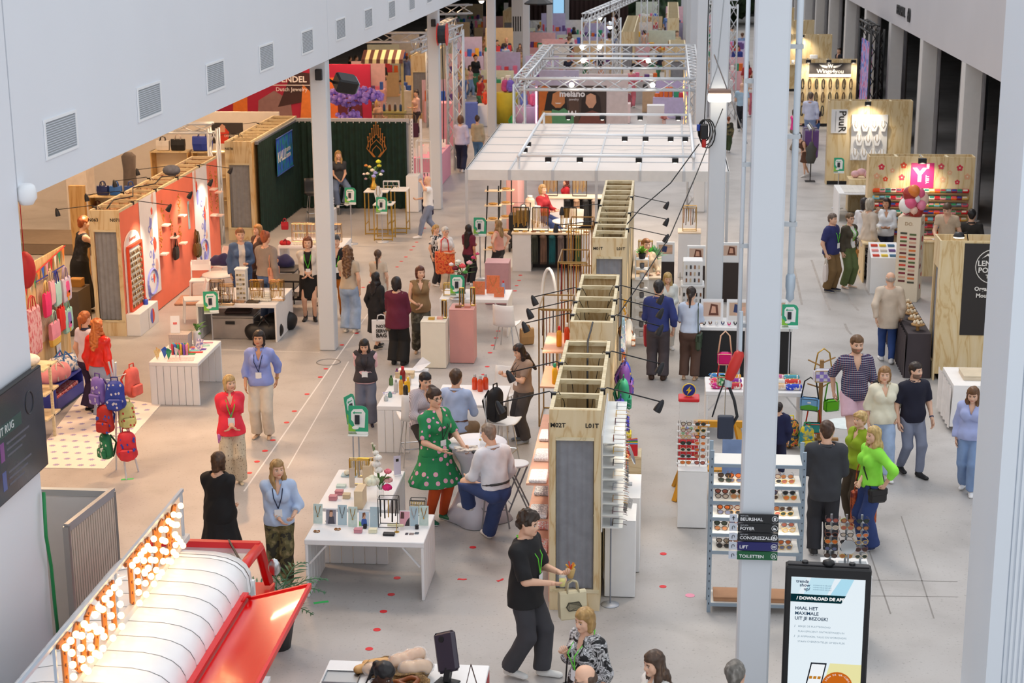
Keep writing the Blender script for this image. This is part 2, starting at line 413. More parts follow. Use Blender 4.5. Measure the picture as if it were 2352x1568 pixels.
def person(label,at,h,face=0,sex='f',skin='fair',hair=('short','3a2a1e'),top=None,bottom=None,shoes=('sneaker','e8e8e8','f4f4f4'),armL='down',armR='down',feet='stand',lean=0,bow=0,turn=0,seat=None,lanyard=None,glasses=None,beard=None,extra=(),twist=0,build=1.,group=None,lod=None,side=0.):
 """at: x, y on the ground; face 0 looks to -Y, 90 to +X. returns (root, joints in world)"""
 root=thing('person',label,'person',(at[0],at[1],at[2]if len(at)>2 else 0),RAD(face),group)
 male=sex=='m';s=h
 D=math.hypot(at[0],at[1])
 if lod is None:lod=0 if D<28 else 1 if D<46 else 2
 vb,vc,vh,vhd=((.02,.0145,.0115,.0085),(.027,.021,.016,.012),(.04,.034,.027,.02))[lod]
 sw=(.104 if male else .089)*s*(.5+.5*build);pel=np.array((0,0,.525*s));B=build
 if seat is not None:pel[2]=seat+.075*s
 la=RAD(lean);sd=RAD(side);tw=RAD(twist)
 T=lambda v:pel+_rot(_rot(_rot(np.array(v,float)*s,tw,2),la,0),sd,1)
 neck,chest,waist=T((0,.008,.298)),T((0,0,.215)),T((0,0,.09))
 shL,shR=T((sw/s,.004,.270)),T((-sw/s,.004,.270))
 hb=RAD(bow)+la*.5;ht=RAD(turn)
 Hd=lambda v:neck+_rot(_rot(np.array(v,float),hb,0),ht,2)
 hs=.134*s/.235;hcen=Hd((0,-.012*s,.105*s))
 ank=.043*s;fx=.052*s
 F={'stand':((.058,-.005,0),(-.058,.01,0)),'wide':((.085,0,0),(-.085,0,0)),'walk':((.035,-.155,0),(-.035,.17,.035)),'walk2':((.035,.17,.035),(-.035,-.155,0)),'step':((.045,-.08,0),(-.045,.085,.012)),'sit':((.07,-.30,0),(-.07,-.27,0)),'stool':((.06,-.20,.16),(-.06,-.17,.13)),'together':((.042,0,0),(-.042,0,0)),'cross':((.0,-.28,0),(-.1,-.34,.3))}.get(feet,feet)
 hipL,hipR=pel+np.array((fx,0,-.012*s)),pel+np.array((-fx,0,-.012*s))
 legs=[]
 for hip,ft in((hipL,F[0]),(hipR,F[1])):
  t=np.array((ft[0]*s,ft[1]*s,ft[2]*s+ank));kn,an=_ik(hip,t,.245*s,.245*s,(ft[0]*.6+(.25 if seat is not None and ft[0]>0 else -.25 if seat is not None else 0),-1,.15));legs.append((hip,kn,an))
 arms=[]
 for sgn,sh,a in((1,shL,armL),(-1,shR,armR)):
  a=ARM[a]if isinstance(a,str)else a
  t=sh+_rot(_rot(np.array((sgn*a[0]*s,-a[1]*s,a[2]*s)),tw,2),la*.6,0)
  pole=(sgn*.55,.8,-.35)if a[2]<.0 else(sgn*.9,.1,-.5)
  if a[0]>.055 and a[1]<=0 and a[2]>-.26:pole=(sgn*1.,.35,0)
  el,wr=_ik(sh,t,.172*s,.152*s,_rot(np.array(pole),tw,2));arms.append((sgn,sh,el,wr,a[3]if len(a)>3 else 'relax'))
 up=(chest-pel)/np.linalg.norm(chest-pel);fwd=_rot(_rot(np.array((0,-1.,0)),tw,2),la,0);fa=tuple(fwd)
 cw,wa,hp=(.093,.078,.088)if male else(.082,.066,.092)
 def torso(inf,loose=0.):
  i=inf
  return[(T((-.028,0,.235)),T((.028,0,.235)),(cw-.02)*s*B+i,(cw-.02)*s*B+i,.74,fa),(T((0,0,.235)),T((0,0,.10)),cw*s*B+i,(wa+loose)*s*B+i,.72,fa),(T((0,0,.10)),tuple(pel+np.array((0,0,.0))),(wa+loose)*s*B+i,hp*s*B+i,.78,fa),(T((-.03,-.012,.02)),tuple(pel+np.array((-.032*s,.012*s,-.025*s))),hp*.72*s*B+i,hp*.70*s*B+i),(T((.03,-.012,.02)),tuple(pel+np.array((.032*s,.012*s,-.025*s))),hp*.72*s*B+i,hp*.70*s*B+i),(shL*.92+chest*.08,neck+up*(-.015*s),.034*s+i,.030*s+i),(shR*.92+chest*.08,neck+up*(-.015*s),.034*s+i,.030*s+i)]+([]if male else[(T((-.040,-.052,.212)),T((-.040,-.052,.205)),.036*s*B+i,.036*s*B+i),(T((.040,-.052,.212)),T((.040,-.052,.205)),.036*s*B+i,.036*s*B+i)])
 ar=.026 if male else .0225
 def arm_pr(inf,upto=2.,flare=0.):
  o=[]
  for sgn,sh,el,wr,_ in arms:
   i=inf
   if upto<=1:e=sh+(el-sh)*upto;o.append((sh,e,(ar+.006)*s+i,ar*s+i*1.25+flare,1.,None,1)if inf else(sh,e,(ar+.006)*s,ar*s))
   else:
    o.append((sh,el,(ar+.006)*s+i,(ar-.001)*s+i));e=el+(wr-el)*(upto-1);o.append((el,e,(ar-.001)*s+i,(.0155*s)+i*1.2+flare,1.,None,1)if inf else(el,e,(ar-.001)*s,.0155*s))
  return o
 lr=(.052,.033,.021)
 def leg_pr(inf,r=lr,upto=2.):
  o=[]
  for hip,kn,an in legs:
   if upto<=1:o.append((hip,hip+(kn-hip)*upto,r[0]*s*B+inf,r[1]*s*B+inf,1.,None,1))
   else:
    e=kn+(an-kn)*(upto-1);rr=r[1]+(r[2]-r[1])*(upto-1)
    o.append((hip,kn,r[0]*s*B+inf,r[1]*s*B+inf));o.append((kn,e,r[1]*s*B+inf,rr*s*B+inf,1.,None,1)if inf else(kn,e,r[1]*s*B,rr*s*B))
  return o
  # ---- body: one skin
 V,Q=grow(torso(0)+arm_pr(0)+leg_pr(0)+[(neck-up*.02*s,hcen-up*.02*s,.033*s if male else .028*s,.03*s if male else .026*s)],vb,k=.03)
 sk=np.array(lin(SKIN.get(skin,skin)));parts=[(V,Q,np.tile(sk,(len(V),1)))]
 hv,hq,code=head_template(male,vhd)
 Rh=lambda A:np.stack([_rot(_rot(v,hb,0),ht,2)for v in A])if len(A)<3 else(lambda P:P)(A@(np.stack([_rot(_rot(e,hb,0),ht,2)for e in np.eye(3)])))
 hc=np.tile(sk,(len(hv),1));brow=np.array(lin(hair[1]))*.7+sk*.12
 hc[code==1]=sk*np.array((.82,.48,.48));hc[code==2]=(.55,.52,.5);hc[code==3]=(.03,.022,.018);hc[code==4]=brow
 if beard:m5=(code==5)&(hv[:,1]<.0)&(hv[:,2]>-.112);hc[m5]=np.array(lin(beard))*.75+sk*.25
 if lod==2:hc[(code==2)|(code==3)]=sk*.35
 parts.append((hcen+Rh(hv)*hs,hq,hc))
 for sgn,sh,el,wr,hp_ in arms:
  V2,Q2=hand_template(hp_);V2=V2*(s/1.74)*(1.04 if male else .94)
  if sgn>0:V2=V2*np.array((-1,1,1));Q2=Q2[:,::-1]
  z=(el-wr)/max(np.linalg.norm(el-wr),1e-6);y=-fwd-z*(-fwd).dot(z)
  if np.linalg.norm(y)<.25:y=np.array((0,0,-1.))-z*(-z[2])
  y/=max(np.linalg.norm(y),1e-6);x=np.cross(y,z);parts.append((wr+V2@np.stack([x,y,z]),Q2,np.tile(sk,(len(V2),1))))
 off=np.cumsum([0]+[len(p[0])for p in parts[:-1]])
 ob('body',np_mesh('body',np.concatenate([p[0]for p in parts]),np.concatenate([p[1]+o for p,o in zip(parts,off)]),SKINMAT,True,np.concatenate([p[2]for p in parts])),None,root)
 rs=rnd(hash(label)%9999 if False else sum(ord(c)for c in label));ph=[rs.uniform(0,6.28)for _ in range(6)]
 folds=lambda amp:(lambda X,Y,Z:amp*(np.sin(26*Z+9*X+6*np.sin(8*X+ph[0])+ph[1])*.55+np.sin(34*X+14*Z+5*np.sin(9*Y+ph[2]))*.45+.5*np.sin(17*Y+21*Z+ph[3])))
 above=lambda z:(lambda X,Y,Z:z-Z+0*X+0*Y);below=lambda z:(lambda X,Y,Z:Z-z+0*X+0*Y)
 nr=.040*s if male else .036*s
 def neckhole(extra=0.,v=0.):
  a=neck-up*.03*s;b=neck+up*.2*s
  def f(X,Y,Z):
   P=[X-a[0],Y-a[1],Z-a[2]];t=np.maximum(P[0]*up[0]+P[1]*up[1]+P[2]*up[2],-.06 if not v else -v)
   fr=P[0]*fwd[0]+P[1]*fwd[1]+P[2]*fwd[2]
   dx=P[0]-t*up[0];dy=P[1]-t*up[1];dz=P[2]-t*up[2]
   r=nr+extra+t*.35
   d=r-np.sqrt(dx*dx+dy*dy+dz*dz)
   if v:
    tt=P[0]*up[0]+P[1]*up[1]+P[2]*up[2];lat=np.sqrt(np.maximum(P[0]**2+P[1]**2+P[2]**2-tt**2-fr**2,0))
    w=np.minimum(.33*(tt+v),nr*.8)-lat;w=np.where(fr>.0,w,-1.);d=np.maximum(d,w)
   return d
  return f
  # ---- clothes
 if bottom:
  kd=bottom.get('kind','trousers');m=bottom['mat'];inf=bottom.get('inf',.012)
  wz=pel[2]+bottom.get('waist',.055)*s
  if kd in('trousers','shorts'):
   r=bottom.get('r',(.056,.042,.034));cl=[lambda X,Y,Z,q=T((0,0,bottom.get('waist',.055))):(X-q[0])*up[0]+(Y-q[1])*up[1]+(Z-q[2])*up[2]]
   if kd=='shorts':pr=leg_pr(inf,(r[0],r[1]+.006,r[2]),bottom.get('len',.75));cl+=[]
   else:
    pr=leg_pr(inf,r,bottom.get('len',1.99))
    if seat is None:cl.append(above(.012))
   pr+=torso(inf)[2:5]
   V,Q=grow(pr,vc,k=.015,clip=cl,wob=folds(bottom.get('fold',.0045)))
  else:
   hz=bottom['hem']*s;hr=bottom['hr']*s
   q=pel*1.;q[2]=hz
   V,Q=grow(torso(inf)[2:5]+[(tuple(T((0,0,.06))),tuple(pel-np.array((0,0,.06*s))),.07*s*B+inf,.10*s*B+inf,.85,fa),(tuple(pel-np.array((0,0,.05*s))),tuple(q),.10*s*B+inf,hr,.85,fa)],vc,k=.04,clip=[above(hz),lambda X,Y,Z,q=T((0,0,.075)):(X-q[0])*up[0]+(Y-q[1])*up[1]+(Z-q[2])*up[2]],wob=lambda X,Y,Z:np.where(Z<pel[2],.012,.0)*np.sin(11*np.arctan2(Y,X)+ph[4])*np.clip((pel[2]-Z)/(.3*s),0,1))
  ob(bottom.get('name','trousers' if kd=='trousers' else kd),np_mesh('garment',V,Q,m),None,root)
 def garment(t):
  inf=t.get('inf',.016);sl=t.get('sleeve',1.9);m=t['mat'];hem=t.get('hem',.02)
  pr=torso(inf,t.get('loose',.01))
  pr=pr[:2]+[(pr[2][0],pr[2][1],pr[2][2],pr[2][3]+t.get('flare',0),*pr[2][4:])]+pr[3:]
  if sl>0:pr+=arm_pr(inf*.8,sl,t.get('cuff',0))
  if hem<-.03:
   pr.append((tuple(T((0,0,.05))),tuple(pel+np.array((0,0,hem*s))),hp*s*B+inf,hp*s*B+inf+t.get('flare',0)*1.6,.84,fa))
  q=T((0,0,hem))if hem>-.03 else pel+np.array((0,0,hem*s));u2=up if hem>-.03 else np.array((0,0,1.))
  def hemclip(X,Y,Z):
   c=-((X-q[0])*u2[0]+(Y-q[1])*u2[1]+(Z-q[2])*u2[2])
   ex=np.full_like(c,1.)if sl>0 else None
   if sl>.9:
    dm=None
    for sgn,sh,el,wr,_ in arms:
     for a,b in((sh,el),(el,wr)):
      ba=b-a;L2=ba.dot(ba);tt=np.clip(((X-a[0])*ba[0]+(Y-a[1])*ba[1]+(Z-a[2])*ba[2])/L2,0,1)
      dd=np.sqrt((X-a[0]-tt*ba[0])**2+(Y-a[1]-tt*ba[1])**2+(Z-a[2]-tt*ba[2])**2);dm=dd if dm is None else np.minimum(dm,dd)
    c=np.minimum(c,dm-(.036*s+inf))
   return c
  cl=[hemclip,neckhole(t.get('neck',.0),t.get('v',0.)*s)]
  if sl<=0:
   for sgn,sh,el,wr,_ in arms:
    cl.append(lambda X,Y,Z,c=sh+np.array((sgn*.022*s,0,-.01*s)):.042*s-np.sqrt((X-c[0])**2+(Y-c[1])**2*.6+(Z-c[2])**2))
  if t.get('open'):
   ow=t['open']
   lat=np.cross(up,fwd)
   cl.append(lambda X,Y,Z:np.minimum(ow-np.abs((X-chest[0])*lat[0]+(Y-chest[1])*lat[1]+(Z-chest[2])*lat[2]),(X-chest[0])*fwd[0]+(Y-chest[1])*fwd[1]+(Z-chest[2])*fwd[2]))
  V,Q=grow(pr,vc,k=.03,clip=cl,wob=folds(t.get('fold',.005)))
  ob(t.get('name','shirt'),np_mesh('garment',V,Q,m),None,root);SURF.append(V)
  if t.get('collar'):
   mb=MB();cc=neck+up*.010*s;lat=np.cross(up,fwd);R=nr+.012;rings=[]
   for rr,dz,drop in((R*.92,.028,.0),(R*1.28,.004,.02),(R*1.25,-.004,.02),(R*.9,.02,0)):
    rings.append([tuple(cc+lat*(rr*SIN(a))+fwd*(rr*.95*COS(a))+up*(dz-drop*(COS(a)+1)*.9))for a in[.28+(2*PI-.56)*i/13 for i in range(14)]])
   vs=[p for r in rings for p in r];fs=[(k*14+i,k*14+i+1,((k+1)%4)*14+i+1,((k+1)%4)*14+i)for k in range(4)for i in range(13)]
   mb._add(vs,fs);ob('collar',mb,t['collar']if t['collar']is not True else m,root,sm=1)
 SURF=[]
 for t in(top if isinstance(top,(list,tuple))else[top]if top else[]):garment(t)
 # ---- shoes
 if shoes:
  st,c1,c2=shoes;me=shoe_mesh(st,c1 if not isinstance(c1,str)else mat(c1,.55),mat(c2,.6,0,0))
  for(hip,kn,an),ft in zip(legs,F):
   yaw=RAD(9 if ft[0]>0 else -9);o=ob('shoe',me,None,root,tuple(an-np.array((0,.012*s,ank))),(RAD(-28)if ft[2]>.02 and seat is None else 0,0,yaw),sc=.155*s/.295*(1.03 if male else .95))
   # ---- hair
 kind,hcol=hair[0],hair[1];hm=hair_mat(hcol,hair[2]if len(hair)>2 else None);L=hs
 if kind!='bald':
  U=lambda x,y,z:tuple(np.array((x,y,z)))
  cap=[((0,.020,.042),(0,.020,.048),.092,.092),((0,-.02,.066),(0,-.025,.066),.070,.068),((0,.045,-.01),(0,.04,.03),.062,.07)]
  amp,fq=.004,60.;pad=None
  if kind=='short':pr=cap+[((0,.05,-.045),(0,.045,0),.045,.055)]
  elif kind=='crop':pr=[((0,.019,.040),(0,.019,.044),.088,.088),((0,-.02,.061),(0,-.022,.062),.066,.065),((0,.045,-.04),(0,.04,.03),.05,.064)]
  elif kind=='balding':pr=[((-.05,.03,.0),(.05,.03,0),.046,.046),((0,.058,-.01),(0,.06,.02),.045,.045)]
  elif kind=='curly':pr=cap+[((0,-.03,.085),(0,.01,.10),.055,.062),((0,.06,-.02),(0,.05,.03),.06,.07)];amp,fq=.011,95.
  elif kind=='bob':pr=cap+[((-.068,.01,.0),(-.068,.0,-.085),.038,.034),((.068,.01,.0),(.068,.0,-.085),.038,.034),((0,.05,.0),(0,.06,-.09),.068,.055)]
  elif kind=='pixie':pr=cap+[((-.05,-.045,.06),(.04,-.06,.07),.038,.036),((0,.055,-.04),(0,.045,0),.052,.06),((-.075,.0,.02),(-.075,.005,-.02),.02,.016),((.075,.0,.02),(.075,.005,-.02),.02,.016)];amp=.006
  elif kind in('long','wavy'):
   ln=hair[3]if len(hair)>3 else .24
   pr=cap+[((-.066,.015,.0),(-.080,-.01,-.12),.036,.036),((.066,.015,.0),(.080,-.01,-.12),.036,.036),((-.078,-.015,-.11),(-.072,-.085,-ln*.9),.036,.024),((.078,-.015,-.11),(.072,-.085,-ln*.9),.036,.024),((0,.05,.0),(0,.072,-.14),.07,.062,.75,(0,1,0)),((0,.075,-.13),(0,.135,-ln),.075,.045,.6,(0,1,0)),((-.05,.07,-.12),(-.06,.11,-ln*.9),.05,.03),((.05,.07,-.12),(.06,.11,-ln*.9),.05,.03)]
   if kind=='wavy':amp,fq=.012,52.
  elif kind in('ponytail','lowpony'):
   z0=.05 if kind=='ponytail' else -.03;ln=hair[3]if len(hair)>3 else .26
   pr=cap+[((0,.055,-.03),(0,.05,0),.042,.055),((0,.10,z0),(0,.125,z0-.02),.024,.026),((0,.125,z0-.015),(0,.125,z0-ln),.034,.014)]
  elif kind=='bun':pr=cap+[((0,.055,-.035),(0,.05,0),.042,.055),((0,.055,.125),(0,.06,.13),.042,.04)]
  def cutf(X,Y,Z):
   w=.062-.25*np.clip(-Z-.02,0,.06)
   return np.minimum(np.minimum(w-np.abs(X),-.028-Y),(.052 if kind!='fringe' else .03)-Z)
  pad=.03;clipz=[cutf]
  if kind in('short','crop','ponytail','bun','pixie','curly','lowpony'):clipz.append(lambda X,Y,Z:np.minimum(np.minimum(-.005-Z,.03-Y),.095-np.abs(X)))
  V,Q=grow(pr,vh/L if False else max(vh*.82,.009),k=.03,clip=clipz,wob=lambda X,Y,Z:amp*(np.sin(fq*X+3*np.sin(40*Z))*np.sin(fq*.8*Y+ph[1])+.5*np.sin(fq*.45*Z+30*X)),pad=pad)
  ob('hair',np_mesh('hair',hcen+Rh(V)*L,Q,hm),None,root)
  if kind=='bun' and len(hair)>3:
   mb=MB();mb.ell((0,.03,.115),(.035,.03,.03));ob('hair_flower',mb,hair[3],root,tuple(hcen),None,True)
 if glasses:
  mb=MB()
  for sx in(-.031,.031):mb.tube([(sx+.024*COS(a),-.092,.004+.018*SIN(a))for a in[2*PI*i/10 for i in range(10)]],.0035,4,True)
  mb.rod((-.008,-.094,.006),(.008,-.094,.006),.003,4);mb.rod((-.055,-.09,.008),(-.082,.0,.012),.003,4);mb.rod((.055,-.09,.008),(.082,.0,.012),.003,4)
  mb.v=[tuple(v)for v in(hcen+Rh(np.array(mb.v))*hs)];ob('glasses',mb,mat(glasses,.4,0,0),root)
 J=dict(neck=neck,chest=chest,pel=pel,head=hcen,up=up,fwd=fwd,lat=np.cross(up,fwd),shL=shL,shR=shR,s=s,hL=arms[0][3],hR=arms[1][3],elL=arms[0][2],elR=arms[1][2],kL=legs[0][1],kR=legs[1][1],aL=legs[0][2],aR=legs[1][2])
 lat=J['lat']
 def front(zf,extra=.0):
  q=T((0,0,zf));wd=cw*s*B*.74
  for V in SURF[-2:]:
   r=V-q;m_=(np.abs(r@up)<.03)&(np.abs(r@lat)<.06)
   if m_.any():wd=max(wd,float((r[m_]@fwd).max()))
  return q+fwd*(wd+extra)
 if lanyard:
  zb=.115;b=front(zb,.012);mb=MB();a1=neck+lat*.045*s+up*.012*s;a2=neck-lat*.045*s+up*.012*s;bk=neck-fwd*.045*s+up*.02*s;c1=front(.215,.02)+lat*.03*s;c2=front(.215,.02)-lat*.03*s
  for a,c in((a1,c1),(a2,c2)):mb.tube([tuple(bk),tuple(a),tuple((a+c)/2+fwd*.035),tuple(c),tuple(b)],.0065,4)
  ob('lanyard',mb,mat(lanyard,.6,0,0),root)
  mb=MB();mb.x=Matrix.Translation(Vector(b-up*.065+fwd*.008))@Matrix([[lat[0],fwd[0],up[0]],[lat[1],fwd[1],up[1]],[lat[2],fwd[2],up[2]]]).to_4x4();mb.cbox((0,0,0),(.095,.004,.115));ob('badge',mb,mat('eef1f3',.4,0,.0),root)
 for e in extra:e(root,J,s)
 J['root']=root;Mw=Matrix.Translation(root.location)@Matrix.Rotation(RAD(face),4,'Z')
 J['w']=lambda v:Mw@Vector(tuple(v));J['face']=RAD(face)
 return J
def C(c,rough=.8,var=.08):return mat(c,rough,0,var,7.)
def tee(c,**k):return dict(dict(mat=C(c)if isinstance(c,str)else c,sleeve=.62,hem=-.01,name='t_shirt'),**k)
def blouse(c,**k):return dict(dict(mat=C(c)if isinstance(c,str)else c,sleeve=1.85,hem=-.035,name='shirt',collar=True,v=.06,fold=.007,inf=.02),**k)
def tank(c,**k):return dict(dict(mat=C(c)if isinstance(c,str)else c,sleeve=0,hem=.01,name='sleeveless_top'),**k)
def jacket(c,**k):return dict(dict(mat=C(c)if isinstance(c,str)else c,sleeve=1.92,hem=-.04,name='jacket',inf=.028,v=.10,fold=.006),**k)
def pants(c,r=None,**k):return dict(dict(mat=C(c)if isinstance(c,str)else c,kind='trousers',r=r or(.056,.042,.034)),**k)
WIDE=(.057,.052,.058);STRAIGHT=(.057,.047,.045);SLIM=(.055,.038,.028);FLARE=(.056,.043,.064)
def skirt(c,hem,hr,**k):return dict(dict(mat=C(c)if isinstance(c,str)else c,kind='skirt',hem=hem,hr=hr),**k)
def belt(c):
 def f(root,J,s):
  mb=MB();n=16;p=J['pel']+J['up']*.052*s
  mb.tube([tuple(p+J['lat']*(.102*s*COS(2*PI*i/n))+J['fwd']*(.08*s*SIN(2*PI*i/n)))for i in range(n)],.016,4,True);ob('belt',mb,mat(c,.5,0,0),root)
 return f
def watch(c,side='L'):
 def f(root,J,s):
  mb=MB();w=J['h'+side];e=J['el'+side];p=Vector(w)+(Vector(e)-Vector(w)).normalized()*.035;q=p+(Vector(e)-Vector(w)).normalized()*.018
  mb.tube([tuple(p),tuple(q)],.034,8);ob('wristwatch',mb,mat(c,.35,.2,0),root)
 return f
def apron(c):
 def f(root,J,s):
  mb=MB();P,U,L,Fw=[Vector(J[k])for k in('pel','up','lat','fwd')];r=[]
  for z,w,d in((.06,.09,.075),(-.02,.115,.10),(-.2,.12,.11),(-.3,.12,.115)):
   r.append([tuple(P+U*(z*s)+L*(w*s*SIN(a))+Fw*(d*s*COS(a)+.03))for a in[-1.35+2.7*i/8 for i in range(9)]])
  vs=[p for q in r for p in q];mb._add(vs,[(k*9+i,k*9+i+1,k*9+10+i,k*9+9+i)for k in range(3)for i in range(8)]);ob('apron',mb,mat(c,.8),root,sm=1)
 return f
 # -- the hall
def concrete():
 m,nt,b=_nm('polished_concrete');co=_coord(nt)
 def nz(sc,det,dist=0.):
  n=nt.nodes.new('ShaderNodeTexNoise');n.inputs['Scale'].default_value=sc;n.inputs['Detail'].default_value=det;n.inputs['Distortion'].default_value=dist
  nt.links.new(co,n.inputs[0]);return n.outputs[0]
 big=_ramp(nt,nz(.35,3,.6),[(.3,'b0adab'),(.52,'bab7b5'),(.72,'c5c2c0')])
 mid=_ramp(nt,nz(1.3,5,.3),[(.3,'d2cfcd'),(.5,'f4f2f1'),(.7,'ffffff')])
 fine=_ramp(nt,nz(26,2),[(.28,'8f8b88'),(.38,'ffffff'),(1,'ffffff')])
 def mul(a,c,f):
  x=nt.nodes.new('ShaderNodeMix');x.data_type='RGBA';x.blend_type='MULTIPLY';x.inputs[0].default_value=f
  nt.links.new(a,x.inputs[6]);nt.links.new(c,x.inputs[7]);return x.outputs[2]
 nt.links.new(mul(mul(big,mid,.55),fine,.35),b.inputs['Base Color'])
 b.inputs['Roughness'].default_value=.42;b.inputs['Specular IOR Level'].default_value=.4
 return m
mb=MB();mb.box(-45,30,3,140,-.2,0);floor=struct('floor',mb,concrete(),label='grey polished concrete hall floor')
DOT=CY((0,0,0),.045,.0,.003,14).mesh('sticker',m0('e0262e',.5))
def dot(p):ob('sticker',DOT,None,floor,(p[0],p[1],.001))
for p in((-3.27,19.3),(-3.26,18.78),(-3.27,18.27),(-3.26,17.75),(-3.26,17.23),(-6.11,28.89),(-6.1,28.34),(-6.11,27.26),(-6.11,26.25),(-6.1,25.62),(-6.11,24.68),(-6.11,24.15),(-6.11,23.63),(-6.1,23.11),(-6.62,35.57),(-6.54,36.1),(-6.53,33.2),(-6.14,30.6),(-6.02,31.52),(-2.44,20.4),(-3.22,28.25),(-3.2,28.71),(-3.19,29.24),(-3.24,30.77),(-3.24,30.22),(-3.24,31.33),(-3.25,31.88),(-3.26,27.7),(-3.26,37.04),(-3.24,36.49),(-3.25,35.96),(-3.24,35.44),(0.05,20.36),(0.05,19.28),(-6.21,37.76),(-6.21,38.4),(-6.18,38.91),(-6.18,39.75),(-6.18,40.18),(-6.19,40.73),(-6.21,41.35),(-6.23,41.94),(-6.26,42.6),(-6.29,43.65),(-6.49,46.7),(-6.53,47.44)):dot(p)
TORN=MB().prism([(-.06,-.02),(-.02,-.015),(.02,-.025),(.06,.0),(.05,.02),(.0,.012),(-.05,.025)],0,.003).mesh('sticker',m0('e0262e',.5))
ob('sticker',TORN,None,floor,(-2.45,19.32,0.001));ob('sticker',TORN,None,floor,(-1.97,19.33,0.001),.9)
GTAPE=B_(-.09,.09,-.025,.025,0,.003).mesh('tape_mark',m0('3fd06a',.6))
for p,r in(((-7.83,22.7,0.001),.3),((-4.07,18.48,0.001),.4),((-4.32,28.92,0.001),0),((-7.83,28.01,0.001),0),((-7.3,27.94,0.001),.2)):ob('tape_mark',GTAPE,None,floor,p,r)
ob('sticker',CY((0,0,0),.06,0,.003,9).mesh('sticker',m0('f19ab4',.6)),None,floor,(0.38,19.03,0.001))
JN=mat('8b8784',.8,0,.0);LT=m0('e6e4e2',.7);MK=mat('a39d99',.8,0,.1)
def strip(a,b,w,m,name='floor_joint',z=.0015):
 A,B=Vector((a[0],a[1],0)),Vector((b[0],b[1],0));d=(B-A).normalized();n=Vector((-d.y,d.x,0))*w/2
 q=MB();q.quad(tuple(A-n),tuple(B-n),tuple(B+n),tuple(A+n));ob(name,q,m,floor,(0,0,z))
strip((-8.4,30.09),(-6.45,30.03),.02,LT);strip((3.59,45.79),(7.32,45.6),.03,JN);strip((-30,60),(20,60),.03,JN);strip((-30,75),(20,75),.03,JN)
strip((-6.09,33.94),(-5.98,22.31),.025,LT);strip((-5.79,29.42),(-5.58,23.36),.02,LT);strip((2.7,22.2),(2.74,18.66),.018,JN);strip((3.3,21.99),(3.23,18.57),.018,JN);strip((2.25,19.68),(3.69,19.72),.015,JN);strip((2.41,19.18),(3.62,19.24),.012,JN)
for a,b,c in(((3,39.02),(2.95,36.62),(2.89,34.52)),((3.46,39.14),(3.43,36.43),(3.43,34.09)),((3.93,36.24),(3.93,34.99),(4.01,34.09)),((4.44,37.16),(4.39,36.06),(4.4,35.51)),((3.62,32.94),(3.62,32.41),(3.66,32.07))):
 strip(a,b,.05,MK,'skid_mark');strip(b,c,.05,MK,'skid_mark')
mb=MB();mb.tube([(.22*COS(a),.22*SIN(a),.001)for a in[2*PI*i/20 for i in range(20)]],.012,4,True);ob('drain_ring',mb,JN,floor,(-6.15,29.34,0))
LWALL=mat('e3e8f0',.55,0,.015,.6);COLM=mat('d3d8de',.5,0,.02,.8)
mb=MB();mb.box(-6.45,-6.15,15.28,30.28,5.45,11.5);wl=struct('wall_left',mb,LWALL,label='white gallery fascia with air grilles')
ob('fascia_panel',B_(-6.45,-6.15,30.30,60.28,5.45,11.5),LWALL,wl);ob('fascia_panel',B_(-6.45,-6.15,60.3,130,5.45,11.5),LWALL,wl)
FR=MB();FR.box(0,.012,-.47,.47,.17,.20).box(0,.012,-.47,.47,-.20,-.17).box(0,.012,-.47,-.43,-.17,.17).box(0,.012,.43,.47,-.17,.17);FRM=FR.mesh('vent_frame',m0('eef1f5',.5))
SL=MB()
for i in range(14):z=-.165+i*.0243;SL.box(-.02,.004,-.43,.43,z,z+.012)
SLM=SL.mesh('vent_grille',mat('9aa1a8',.5,.2,0));BKM=B_(-.03,-.024,-.43,.43,-.17,.17).mesh('vent_backing',m0('6f767d',.8))
for i in range(20):
 y=16.52+2.995*i
 for me in(FRM,SLM,BKM):ob(me.name.split('.')[0],me,None,wl,(-6.148,y,5.92))
mb=MB();mb.box(-11,-6.15,2,15.25,-.0,11.5);wn_=struct('wall_left_near',mb,LWALL,label='white near wall carrying the television')
mb=MB();mb.box(-44,-6.45,15.28,130,5.45,5.75);struct('ceiling_gallery',mb,mat('d9d4cc',.8),label='underside of the gallery')
mb=MB();mb.box(-44.2,-44,3,135,0,6);struct('wall_far_left',mb,mat('8d857c',.9))
mb=MB();mb.box(-44,30,128,128.3,0,14);struct('wall_back',mb,nmat('back_wall',[(.35,'2c2e2c'),(.5,'4a4c46'),(.65,'6d6b62')],.35,4),label='dark far wall of the hall')
struct('ceiling_left_near',B_(-44,-11,2,15.28,5.45,5.75),mat('d9d4cc',.8))
def column(name,x,y,w=.31,h=11.5):
 mb=MB();mb.bbox(x-w/2,x+w/2,y-w/2,y+w/2,0,h,.02);return struct(name,mb,COLM)
for i,y in enumerate((30.3,45.5,60.5,75.5,90.5,105.5)):column('column_left_%d'%(i+1),-6.33,y,.31,5.45)
CR=[column('column_right_%d'%(i+1),.92,y)for i,y in enumerate((15.2,30.4,45.5,60.5,75.5,90.5,105.5))]
RW=mat('c9c6c9',.6,0,.02,.5)
mb=MB();mb.box(7.5,8.0,28,130,4.22,11.5);wr=struct('wall_right',mb,RW,label='pale gallery fascia above the side stands')
def side_text(par,t,size,m,x,y,z):return text(par,t,size,m,(x,y,z),(PI/2,0,-PI/2),ext=.02,bold=.004)
side_text(wr,'BEURSHAL',.42,m0('26262a',.5),7.48,55.9,4.75);side_text(wr,'60',.6,m0('26262a',.5),7.48,54.0,4.72)
